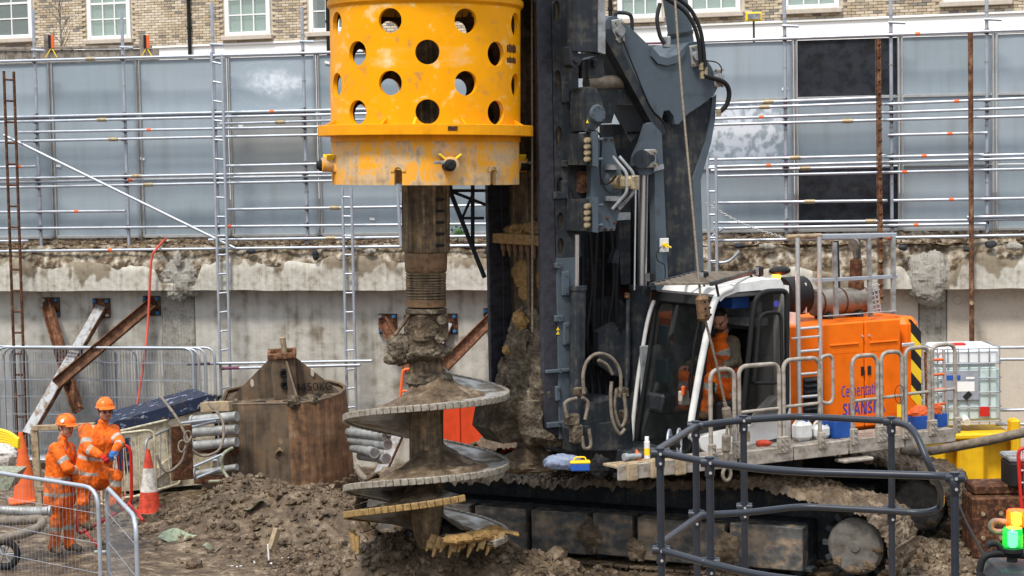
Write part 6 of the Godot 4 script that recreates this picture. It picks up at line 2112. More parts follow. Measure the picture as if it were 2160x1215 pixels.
# ---------- left side: struts, barriers, barrel, tools ----------
func make_struts() -> void:
	# plate px, foot px, distance out of the wall at the foot, colour
	var S := [[108, 648, 172, 870, 1.2, "rust_red", "short rusty steel strut bolted to the wall left of the pale strut"],
		[214, 650, 58, 918, 1.9, "steel_worn", "pale worn steel strut raking down from the middle bolted plate"],
		[320, 645, 118, 815, 1.5, "rust", "long rusty channel strut crossing behind the pale strut"],
		[818, 683, 880, 800, 0.9, "rust_red", "short rusty strut on the bolted plate left of the kelly bar"],
		[945, 683, 790, 1025, 1.6, "steel_worn", "pale worn strut running down behind the auger"],
		[1040, 672, 935, 778, 1.1, "rust_red", "rusty channel strut rising behind the auger towards the mast"]]
	for q in S:
		var t := thing("raking_strut", q[6], "strut", FW, "raking struts bolted to the wall")
		var p := wl(q[0], q[1], 0.03)
		var st := mb()
		cbox(st, Vector3(p.x, p.y, 0.025), Vector3(0.31, 0.33, 0.035), 0.006)
		var pl := obj("wall_plate", st, M.rust_dark, t)
		for k in 4:
			st = mb()
			var o := Vector3(p.x + 0.115 * (k % 2 * 2 - 1), p.y + 0.12 * (k / 2 * 2 - 1), 0.04)
			cyl(st, o, o + Vector3(0, 0, 0.035), 0.032, 6)
			cyl(st, o, o + Vector3(0, 0, 0.07), 0.015, 8)
			obj("anchor_nut", st, M.nut_blue if (k + q[0]) % 5 else M.galv_dull, pl)
		var b := wl(q[2], q[3], q[4])
		var a := Vector3(p.x, p.y, 0.04)
		var d := (b - a).normalized()
		var side := d.cross(Vector3.BACK).normalized()
		var outw := side.cross(d).normalized()
		if outw.z < 0: outw = -outw
		var m: Material = M[q[5]]
		# channel: web facing out, two flanges
		var w := 0.165
		st = mb()
		beam(st, a + outw * 0.06, b + outw * 0.06, 0.018, w, side, 0.004)
		obj("web", st, m, t)
		for s in [-1.0, 1.0]:
			st = mb()
			beam(st, a + side * s * w * 0.5 + outw * (0.0 if q[5] == "steel_worn" else 0.1), b + side * s * w * 0.5 + outw * (0.0 if q[5] == "steel_worn" else 0.1), 0.12, 0.018, side, 0.004)
			obj("flange", st, M.rust if q[5] == "steel_worn" else m, t)

# a mesh fence panel in its own frame: x along, y up, origin at the lower left corner
func mesh_panel(called: String, label: String, xf: Transform3D, w: float, h: float, tr: float, wires: int, group: String, round_top := 0.18, m: Material = null) -> Node3D:
	var t := thing(called, label, "mesh fence", xf, group)
	if m == null: m = M.galv
	var st := mb()
	tube(st, bend([Vector3(0, 0, 0), Vector3(0, h, 0), Vector3(w, h, 0), Vector3(w, 0, 0)], round_top), tr, 10)
	cyl(st, Vector3(0, 0.12, 0), Vector3(w, 0.12, 0), tr * 0.9, 8)
	obj("frame", st, m, t)
	st = mb()
	for i in wires:
		var x := w * (i + 0.5) / wires
		cyl(st, Vector3(x, 0.12, 0), Vector3(x, h - 0.01, 0), 0.003 if called == "mesh_fence_panel" else 0.0016, 3)
	for i in 6: cyl(st, Vector3(0, 0.3 + i * (h - 0.4) / 5.5, 0.004), Vector3(w, 0.3 + i * (h - 0.4) / 5.5, 0.004), 0.003, 3)
	var o := obj("wire_mesh", st, m, t)
	stuff(o)
	return t

func hoop_barrier(called: String, label: String, a: Vector3, b: Vector3, h: float, m: Material, bars: int, group := "", feet := true, lean := 0.0) -> Node3D:
	var xa := (b - a); xa.y = 0
	var w := xa.length()
	xa = xa / w
	var xf := Transform3D(Basis(xa, Vector3.UP, xa.cross(Vector3.UP)) * Basis(Vector3.RIGHT, lean), a)
	var t := thing(called, label, "barrier", xf, group)
	var st := mb()
	tube(st, bend([Vector3(0, 0.12, 0), Vector3(0, h, 0), Vector3(w, h + (b.y - a.y), 0), Vector3(w, 0.12 + (b.y - a.y), 0), Vector3(0, 0.12, 0)], 0.14), 0.021, 10)
	obj("frame", st, m, t)
	for i in bars:
		st = mb()
		var x := w * (i + 1.0) / (bars + 1.0)
		var dy := (b.y - a.y) * x / w
		cyl(st, Vector3(x, 0.12 + dy, 0), Vector3(x, h + dy, 0), 0.008 if bars < 12 else 0.004, 6)
		obj("bar", st, m, t)
	if feet:
		for x in [w * 0.12, w * 0.88]:
			st = mb()
			cyl(st, Vector3(x, 0.02, -0.32), Vector3(x, 0.02, 0.32), 0.02, 8)
			cyl(st, Vector3(x, 0.02, 0), Vector3(x, 0.14, 0), 0.018, 8)
			obj("foot", st, m, t)
	return t

func cone(at: Vector3, h: float, label: String, mats: Array, tilt := 0.0) -> void:
	var t := thing("traffic_cone", label, "cone", Transform3D(Basis(Vector3.BACK, tilt) * Basis(Vector3.UP, 0.3), at), "traffic cones")
	var st := mb()
	cbox(st, Vector3(0, 0.025, 0), Vector3(0.5 * h, 0.05, 0.5 * h), 0.02)
	obj("base", st, mats[0], t)
	var r0 := 0.19 * h; var r1 := 0.03 * h
	var cuts := [0.04, 0.24, 0.36, 0.72, 1.0]
	for i in 4:
		st = mb()
		var a: float = cuts[i]; var b: float = cuts[i + 1]
		lathe(st, [Vector2(lerpf(r0, r1, a) + (0.002 if i % 2 else 0.0), a * h), Vector2(lerpf(r0, r1, b) + (0.002 if i % 2 else 0.0), b * h)] + ([Vector2(0.0, h)] if i == 3 else []), 24)
		obj(["skirt", "lower_band", "sleeve", "top"][i], st, mats[i], t)

func make_left() -> void:
	# mesh panels stacked against the wall
	for i in 7:
		var c := 0.95 - i * 0.09
		var p := wl([395, 408, 420, 455, 285, 330, 225][i], 0, 0)
		var right := wl([410, 422, 436, 456, 290, 248, 60][i], 850, c)
		var top := wl(200, [733, 735, 733, 732, 735, 731, 734][i], c)
		var w := 3.45 if i < 4 else 2.6
		var xf := FW * Transform3D(Basis(), Vector3(right.x - w, 0.06, c))
		mesh_panel("mesh_fence_panel", "galvanised mesh fence panel stacked upright against the concrete wall", xf, w, top.y - 0.06, 0.02, 64, "mesh panels stacked at the wall")
	# near mesh fence in front of the workers
	var a := gp(-230, 962, 2.0); var b := gp(206, 1030, 2.0)
	var xa := Vector3(b.x - a.x, 0, b.z - a.z)
	var ln := xa.length()
	xa = xa / ln
	mesh_panel("site_fence_panel", "long galvanised mesh fence panel in front of the two orange clad workers", Transform3D(Basis(xa, Vector3.UP, xa.cross(Vector3.UP)), Vector3(a.x, 0, a.z)), ln, 2.0, 0.021, 60, "mesh fence panels near the workers", 0.2)
	a = gp(224, 1026, 2.0); b = gp(286, 1092, 2.0)
	xa = Vector3(b.x - a.x, 0, b.z - a.z); ln = xa.length(); xa = xa / ln
	mesh_panel("site_fence_panel", "short mesh fence panel turned towards the camera beside the long panel", Transform3D(Basis(xa, Vector3.UP, xa.cross(Vector3.UP)), Vector3(a.x, 0, a.z)), ln, 2.0, 0.021, 34, "mesh fence panels near the workers", 0.2)
	var st := mb()
	var cl := gp(213, 1165, 1.35)
	cbox(st, cl, Vector3(0.14, 0.035, 0.05), 0.01, Basis(Vector3.UP, -0.3))
	cyl(st, cl + Vector3(0.02, 0, 0.02), cl + Vector3(0.02, 0, 0.06), 0.012, 6)
	tag(obj("fence_clip", st, M.galv_dull), "steel clip joining the two mesh fence panels", "clip")
	# cream barriers behind the workers
	hoop_barrier("cream_barrier", "weathered cream pedestrian barrier standing square behind the workers", at_ground(215, 1075), at_ground(330, 1062), 1.08, M.cream_paint, 6, "cream barriers")
	hoop_barrier("cream_barrier", "cream barrier leaning among hoses beside the navy box", at_ground(255, 1072), at_ground(385, 1040), 1.12, M.cream_paint, 5, "cream barriers", false, -0.1)
	hoop_barrier("cream_barrier", "rusty cream barrier in front of the brown sheet, next to the cone", at_ground(305, 1068), at_ground(412, 1010), 1.0, M.galv_dull, 6, "cream barriers", false, 0.05)
	var fr := thing("wooden_trestle", "square weathered wooden trestle standing behind the workers", "trestle")
	var f0 := at_ground(70, 1078); f0.y = 0
	for q in [[72, 905, 84, 1075], [72, 903, 200, 897], [80, 1030, 200, 1022]]:
		st = mb()
		beam(st, wp(q[0], q[1], -f0.z), wp(q[2], q[3], -f0.z), 0.1, 0.075, Vector3.BACK if q[0] == 72 and q[1] == 905 else Vector3.UP)
		obj("timber", st, M.board, fr)
	# red barrier held by the workers
	var rb := thing("red_barrier", "red mesh pedestrian barrier being carried by the two workers", "barrier")
	var Z := 26.6
	st = mb()
	var P := []
	for q in [[168, 985, 26.2], [205, 962, 26.4], [258, 937, 26.7], [276, 945, 26.7], [278, 1055, 26.7], [268, 1068, 26.7], [215, 1100, 26.4], [162, 1130, 26.1], [168, 985, 26.2]]: P.append(wp(q[0], q[1], q[2]))
	tube(st, bend(P, 0.12), 0.022, 10)
	obj("frame", st, M.red, rb)
	st = mb()
	for i in 14:
		var t := (i + 0.5) / 14.0
		cyl(st, P[0].lerp(P[2], t), P[7].lerp(P[5], t), 0.004, 5)
	var mesh_o := obj("wire_mesh", st, M.red, rb)
	stuff(mesh_o)
	for q in [[272, 1062, 302, 1098], [180, 1122, 205, 1152]]:
		st = mb()
		cyl(st, wp(q[0], q[1], 26.5), wp(q[2], q[3], 26.0), 0.02, 8)
		obj("foot", st, M.red, rb)
	cone(at_ground(316, 1082), 0.95, "red and white traffic cone standing on the mud beside the barriers", [M.cone_red, M.cone_red, M.cone_white, M.cone_red])
	cone(at_ground(56, 1060), 1.05, "faded orange traffic cone with a loose collar near the pale strut", [M.cone_orange, M.cone_orange, M.cone_orange, M.cone_orange], 0.05)
	# navy topped power unit body lying on the ground
	var xfb := Transform3D(Basis(Vector3.UP, deg_to_rad(24)), at_ground(330, 1035))
	var box := thing("tool_carrier", "long cream steel tool body with a scuffed navy blue top", "tool body", xfb)
	var L := 1.45
	st = mb()
	prism(st, PackedVector2Array([Vector2(-0.75, 0.12), Vector2(0.75, 0.12), Vector2(0.85, 0.9), Vector2(0.8, 1.30), Vector2(-0.7, 0.98), Vector2(-0.8, 0.9)]), -0.45, 0.4)
	obj("side_body", st, M.cream_paint, box)
	st = mb()
	prism(st, PackedVector2Array([Vector2(-0.78, 0.99), Vector2(0.82, 1.33), Vector2(0.84, 1.47), Vector2(0.74, 1.5), Vector2(-0.7, 1.20), Vector2(-0.8, 1.12)]), -0.5, 0.45)
	obj("top_cover", st, M.navy, box)
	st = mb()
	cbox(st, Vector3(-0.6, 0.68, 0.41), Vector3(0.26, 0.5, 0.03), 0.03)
	obj("painted_hollow", st, M.navy, box)  # dark navy plate painted in for the shaded hollow in the side
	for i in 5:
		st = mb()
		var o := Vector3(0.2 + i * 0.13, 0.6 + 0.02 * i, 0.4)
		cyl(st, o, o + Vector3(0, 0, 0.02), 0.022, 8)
		obj("bolt_hole_shade", st, M.black, box)  # black discs paint the dark of holes onto the solid side
	st = mb()
	prism(st, PackedVector2Array([Vector2(-0.3, 0.3), Vector2(0.35, 0.75), Vector2(0.4, 0.62), Vector2(-0.25, 0.18)]), 0.4, 0.48)
	obj("lever_plate", st, M.cream_paint, box)
	for k in 4:
		st = mb()
		var ring := []
		for i in 13:
			var an := lerpf(-0.4, PI + 0.2, i / 12.0)
			ring.append(Vector3(0.82 + 0.05 * k, 0.95 + 0.5 * sin(an), 0.1 * k + 0.25 * cos(an)))
		tube(st, ring, 0.022, 8)
		obj("hose", st, M.rubber, box)
	for q in [[[340, 838, 27.4], [372, 880, 27.0], [395, 925, 26.9], [400, 935, 26.9]], [[440, 850, 27.4], [470, 890, 27.2], [465, 945, 27.0], [430, 962, 27.0], [405, 950, 27.0]], [[395, 935, 26.9], [382, 975, 26.9], [350, 995, 26.9], [330, 960, 26.9]]]:
		st = mb()
		var pts := []
		for p in q: pts.append(wp(p[0], p[1], p[2]))
		tube(st, smooth(pts, 8), 0.02, 8)
		tag(obj("loose_rope", st, M.hose_mud), ["tan rope hanging over the navy topped tool body", "tan rope looped beside the core barrel", "tan rope trailing from the hooks near the cone"][[340, 440, 395].find(q[0][0])], "rope")
	# brown board next to the tool body and hooks
	st = mb()
	var bpz := -at_ground(395, 1035).z
	cbox(st, wp(384, 955, 27.2), Vector3(0.3, 0.75, 0.04), 0.01, Basis(Vector3.UP, 0.5))
	tag(obj("brown_sheet", st, M.rust_dark), "brown rusty steel sheet propped by the cream barrier", "sheet")
	for q in [[397, 920], [385, 940]]:
		st = mb()
		var c := wp(q[0], q[1], 26.8)
		var ring := []
		for i in 12: ring.append(c + Vector3(0.045 * cos(TAU * i / 12), 0.075 * sin(TAU * i / 12), 0.01 * i))
		tube(st, ring, 0.014, 8, true)
		tag(obj("lifting_shackle", st, M.hose_mud), "muddy lifting shackle hanging by the brown sheet", "shackle", "shackles by the brown sheet")
	# tremie pipes stacked behind
	var k := 0
	for q in [[405, 888, 500, 878], [405, 912, 500, 905], [408, 940, 500, 932], [412, 1000, 500, 985]]:
		st = mb()
		var a2 := wp(q[0], q[1], 29.6); var b2 := wp(q[2], q[3], 29.3)
		cyl(st, a2, b2, 0.075 if k < 3 else 0.05, 16)
		cyl(st, a2, a2.lerp(b2, 0.05), 0.09, 16)
		tag(obj("steel_pipe", st, M.galv_dull), ["topmost", "second from the top", "third from the top", "thin lowest"][k] + " grey pipe in the stack between tool body and core barrel", "pipe", "pipes left of the core barrel")
		k += 1
	k = 0
	for q in [[735, 912, 815, 920], [740, 928, 818, 938], [745, 945, 790, 955], [745, 905, 822, 908], [760, 962, 815, 968]]:
		st = mb()
		var a2 := wp(q[0], q[1], 29.9); var b2 := wp(q[2], q[3], 28.9)
		cyl(st, a2, b2, 0.065, 16)
		cyl(st, b2.lerp(a2, 0.22), b2, 0.082, 16)
		tag(obj("steel_pipe", st, M.galv_dull), ["second", "third", "fourth", "topmost", "lowest"][k] + " flanged pipe down the stack between core barrel and auger", "pipe", "pipes right of the core barrel")
		k += 1
	for q in [[415, 945, 500, 950, 0.12], [415, 1010, 505, 1015, 0.12], [430, 858, 490, 856, 0.14]]:
		st = mb()
		beam(st, wp(q[0], q[1], 29.9), wp(q[2], q[3], 29.7), 0.2, q[4])
		tag(obj("timber_bearer", st, M.rust_dark if q[0] != 430 else M.board), ["dark bearer under the middle of the pipe stack", "dark bearer at the bottom of the pipe stack", "timber beam on top behind the pipe stack"][int(q[1] > 1000) + 2 * int(q[1] < 900)], "bearer", "bearers of the pipe stack")
	k = 0
	for q in [[408, 985, 470, 958], [415, 1008, 462, 990], [380, 893, 470, 882], [385, 905, 455, 889]]:
		st = mb()
		cyl(st, wp(q[0], q[1], 28.2), wp(q[2], q[3], 28.5), 0.02, 8)
		tag(obj("loose_tube", st, M.galv), ["thin galvanised tube sloping up in front of the stacked pipes", "lowest thin tube on the ground before the stacked pipes", "thin tube crossing the top of the pipe stack", "short thin tube just under the one crossing the pipe stack"][k], "tube", "loose tubes by the pipe stack")
		k += 1
	st = mb()
	tube(st, smooth([wp(490, 945, 28.6), wp(470, 960, 28.4), wp(470, 990, 28.4), wp(480, 1012, 28.3), wp(440, 1016, 28.2)], 6), 0.025, 6)
	tag(obj("lifting_strap", st, M.strap), "grey green webbing strap lying beside the core barrel", "strap")
	# far left clutter
	st = mb()
	for i in 6: tube(st, smooth([wp(-20, 905 + i * 6, 27.5), wp(15, 912 + i * 5, 27.5), wp(40, 928 + i * 3, 27.4)], 5), 0.03, 8)
	tag(obj("yellow_ducts", st, M.sign_yellow), "bundle of yellow flexible ducts at the left edge", "duct")
	st = mb()
	lump(st, wp(8, 962, 27.0), Vector3(0.2, 0.17, 0.17), 2.0, 0.3, 30, 18, 1.5)
	tag(obj("plastic_bag", st, M.cone_white), "crumpled white plastic bag under the yellow ducts", "bag")
	var wb := thing("wheelbarrow", "dark muddy wheelbarrow partly in view behind the mesh fence", "wheelbarrow")
	var wq := wp(12, 1030, 25.2)
	st = mb()
	prism(st, PackedVector2Array([Vector2(-0.45, 0.0), Vector2(0.1, 0.0), Vector2(0.22, 0.22), Vector2(-0.5, 0.24)]), -0.25, 0.25, Transform3D(Basis(), wq + Vector3(0, 0.02, 0)))
	obj("tray", st, M.strap, wb)
	st = mb()
	var ring2 := []
	var wc := Vector3(wq.x + 0.02, 0.2 + gh(wq.x, wq.z), wq.z + 0.25)
	for i in 20: ring2.append(wc + Vector3(0.16 * cos(TAU * i / 20), 0.16 * sin(TAU * i / 20), 0))
	tube(st, ring2, 0.045, 8, true)
	var wh := obj("wheel", st, M.rubber, wb)
	st = mb()
	for i in 6: cyl(st, wc, wc + Vector3(0.15 * cos(TAU * i / 6), 0.15 * sin(TAU * i / 6), 0), 0.012, 6)
	obj("spokes", st, M.galv_dull, wh)
	st = mb()
	for s in [-1.0, 1.0]: cyl(st, wc + Vector3(0, 0, s * 0.08), wq + Vector3(-0.5, 0.1, s * 0.2), 0.018, 8)
	obj("handles", st, M.galv_dull, wb)
	# big grey suction hoses
	k = 0
	for q in [[[-30, 1072, 25.0], [40, 1078, 25.0], [103, 1078, 24.9]], [[-30, 1100, 24.5], [40, 1098, 24.6], [85, 1096, 24.6], [82, 1112, 24.3], [40, 1128, 24.0], [-30, 1142, 23.8]]]:
		st = mb()
		var pts := []
		for p in q: pts.append(wp(p[0], p[1], p[2]))
		tube(st, smooth(pts, 8), 0.058, 14)
		if k == 0:
			cyl(st, pts[2], pts[2] + Vector3(0.03, 0, 0), 0.07, 14)
		tag(obj("suction_hose", st, M.hose_mud if k else M.galv_dull), ["straight thick grey hose with open end behind the mesh fence", "bent muddy thick hose looping behind the mesh fence"][k], "hose", "thick hoses at the left edge")
		k += 1

func make_barrel() -> void:
	var base := at_ground(618, 1030)
	base.y = 0.0
	var xf := Transform3D(Basis(Vector3.RIGHT, 0.10) * Basis(Vector3.BACK, 0.03) * Basis(Vector3.UP, deg_to_rad(5)), base)
	var b := thing("core_barrel", "big muddy brown core barrel with welded pyramid bracket standing on the ground", "core barrel", xf)
	var H := 1.52
	# plan outline: flat faces at the left front, round at the right; tapered slightly outwards to the foot
	var plan := []
	for q in [[-0.98, 0.35], [-0.84, 0.60], [0.02, 0.80]]: plan.append(Vector2(q[0], q[1]))
	for i in 11:
		var a := lerpf(0.42 * PI, -0.5 * PI, i / 10.0)
		plan.append(Vector2(0.06 + 0.86 * cos(a), 0.84 * sin(a)))
	for q in [[-0.55, -0.75], [-0.95, -0.4]]: plan.append(Vector2(q[0], q[1]))
	var st := mb()
	var flat := mb()
	var n := plan.size()
	for i in n:
		var p: Vector2 = plan[i]; var q: Vector2 = plan[(i + 1) % n]
		var s := 1.05
		if i < 2:
			quad(flat, Vector3(p.x * s, 0.12, p.y * s), Vector3(q.x * s, 0.12, q.y * s), Vector3(q.x, H, q.y), Vector3(p.x, H, p.y))
			quad(flat, Vector3(q.x * 0.95, H, q.y * 0.95), Vector3(p.x * 0.95, H, p.y * 0.95), Vector3(p.x, H, p.y), Vector3(q.x, H, q.y))
			continue
		quad(st, Vector3(p.x * s, 0.12, p.y * s), Vector3(q.x * s, 0.12, q.y * s), Vector3(q.x, H, q.y), Vector3(p.x, H, p.y))
		quad(st, Vector3(q.x * 0.95, H, q.y * 0.95), Vector3(p.x * 0.95, H, p.y * 0.95), Vector3(p.x, H, p.y), Vector3(q.x, H, q.y))
	obj("round_shell", st, M.barrel_rust, b)
	obj("flat_shell", flat, M.barrel, b)
	st = mb()
	var rim := []
	for p in plan: rim.append(Vector3(p.x * 0.98, H, p.y * 0.98))
	tube(st, rim, 0.022, 8, true)
	obj("thick_rim", st, M.barrel, b)
	# solid top plate, set down inside the rim
	st = mb()
	var pl := PackedVector2Array()
	for p in plan: pl.append(Vector2(p.x * 0.96, -p.y * 0.96))
	prism(st, pl, H - 0.10, H - 0.05, Transform3D(Basis(Vector3.RIGHT, -PI * 0.5), Vector3.ZERO))
	var top := obj("top_plate", st, M.barrel, b)
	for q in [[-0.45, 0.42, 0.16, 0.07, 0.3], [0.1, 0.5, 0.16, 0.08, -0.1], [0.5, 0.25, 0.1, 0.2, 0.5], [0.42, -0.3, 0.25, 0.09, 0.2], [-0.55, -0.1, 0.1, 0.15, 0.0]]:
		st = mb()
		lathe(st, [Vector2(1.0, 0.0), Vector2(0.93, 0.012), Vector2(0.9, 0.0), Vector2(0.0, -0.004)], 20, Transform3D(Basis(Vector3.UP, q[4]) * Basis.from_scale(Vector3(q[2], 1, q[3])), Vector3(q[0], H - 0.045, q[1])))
		obj("opening_shade", st, M.rubber, top)  # black disc on the solid plate, painting the shade inside a gap
	st = mb()
	var s2 := 1.05
	for i in n:
		var p: Vector2 = plan[i]; var q: Vector2 = plan[(i + 1) % n]
		quad(st, Vector3(p.x * 0.99, -0.05, p.y * 0.99), Vector3(q.x * 0.99, -0.05, q.y * 0.99), Vector3(q.x, 0.12, q.y), Vector3(p.x, 0.12, p.y))
	obj("cutting_ring", st, M.rubber, b)
	# square socket and gussets
	st = mb()
	cbox(st, Vector3(-0.02, H + 0.27, 0.1), Vector3(0.36, 0.66, 0.36), 0.02, Basis(Vector3.UP, 0.12))
	var so := obj("kelly_socket", st, M.barrel, b)
	st = mb()
	for s in [[0, -0.19, 0.42, 0.05], [0, 0.19, 0.42, 0.05], [-0.19, 0, 0.05, 0.42], [0.19, 0, 0.05, 0.42]]:
		cbox(st, Vector3(-0.02 + s[0], H + 0.62, 0.1 + s[1]), Vector3(s[2], 0.09, s[3]), 0.01, Basis())
	obj("socket_rim", st, M.rust, so)
	for q in [[0.02, 0.4], [0.02, 0.2]]:
		st = mb()
		lathe(st, [Vector2(0.07, 0.0), Vector2(0.07, 0.03), Vector2(0.04, 0.035), Vector2(0.035, 0.0)], 18, Transform3D(Basis(Vector3.RIGHT, PI * 0.5), Vector3(-0.0, H + q[1] * 0.9, 0.285)))
		lathe(st, [Vector2(0.036, 0.006), Vector2(0.0, 0.006)], 14, Transform3D(Basis(Vector3.RIGHT, PI * 0.5), Vector3(-0.0, H + q[1] * 0.9, 0.285)))
		obj("pin_hole", st, M.rubber, so)
	for q in [[PI, 0.82], [0.05, 0.82], [-1.25, 0.7], [1.9, 0.75]]:
		st = mb()
		prism(st, PackedVector2Array([Vector2(0.15, -0.06), Vector2(q[1], -0.06), Vector2(q[1], -0.02), Vector2(0.2, 0.55), Vector2(0.15, 0.55)]), -0.014, 0.014, Transform3D(Basis(Vector3.UP, q[0]), Vector3(-0.02, H, 0.1)))
		obj("gusset", st, M.barrel, b)
	for q in [[-0.5, 0.2], [0.42, 0.3]]:
		st = mb()
		lathe(st, [Vector2(1.0, -0.02), Vector2(1.0, 0.02), Vector2(0.0, 0.021)], 14, Transform3D(Basis(Vector3.RIGHT, PI * 0.5) * Basis.from_scale(Vector3(0.028, 1, 0.06)), Vector3(q[0], H + q[1], 0.1)))
		obj("gusset_slot", st, M.sill, b)
	for q in [[-0.13, 0.78, 0.77], [-0.08, 0.19, 0.83]]:
		st = mb()
		var ring := []
		for i in 14: ring.append(Vector3(q[0] + 0.055 * cos(TAU * i / 14), q[1] + 0.07 * sin(TAU * i / 14) - 0.03, q[2] + 0.02 + 0.02 * sin(TAU * i / 14)))
		tube(st, ring, 0.019, 8, true)
		cbox(st, Vector3(q[0], q[1] + 0.05, q[2] + 0.0), Vector3(0.07, 0.05, 0.06), 0.015)
		obj("lifting_eye", st, M.kelly, b)
	st = mb()
	for q in [[-0.8, H + 0.01, 0.5, 0.09], [0.12, H + 0.01, 0.76, 0.13], [0.38, H, 0.68, 0.12], [0.6, H - 0.02, 0.56, 0.09], [-0.68, 0.2, 0.7, 0.06]]:
		lump(st, Vector3(q[0], q[1], q[2]), Vector3(q[3], q[3] * 0.7, q[3] * 0.8), q[0] * 9.0, 0.4, 20, 14, 2.4)
	obj("mud_clump", st, M.mud_grey, b)
	st = mb()
	for i in 16:
		var a := lerpf(-0.3, 1.25, i / 15.0)
		cbox(st, Vector3(0.06 + 0.93 * cos(a), 0.16 + 0.03 * (i % 2), 0.9 * sin(a)), Vector3(0.09, 0.12, 0.05), 0.01, Basis(Vector3.UP, PI * 0.5 - a))
	obj("edge_teeth", st, M.mud_dark, b)
	var tm := TextMesh.new()
	var sf := SystemFont.new()
	sf.font_names = PackedStringArray(["Droid Sans"])
	tm.font = sf
	tm.text = "3450KG"
	tm.font_size = 40
	tm.pixel_size = 0.0042
	tm.depth = 0.004
	tm.material = M.rubber
	inst("weight_marking", tm, b, Transform3D(Basis(Vector3.UP, 0.05) * Basis(Vector3.BACK, -0.03), Vector3(0.42, H + 0.08, 0.118)))
	var st3 := mb()
	cyl(st3, Vector3(0.02, H + 0.6, 0.0), Vector3(0.0, H + 0.85, 0.0), 0.045, 10)
	obj("stub", st3, M.board, b)
	# flexible hose at its foot
	var st4 := mb()
	tube(st4, smooth([wp(752, 985, 29.0), wp(765, 1005, 28.8), wp(790, 1018, 28.6), wp(806, 1022, 28.6)], 6), 0.05, 12)
	tag(obj("suction_hose", st4, M.hose_mud), "thick muddy hose end lying between core barrel and auger", "hose", "thick hoses behind the auger")

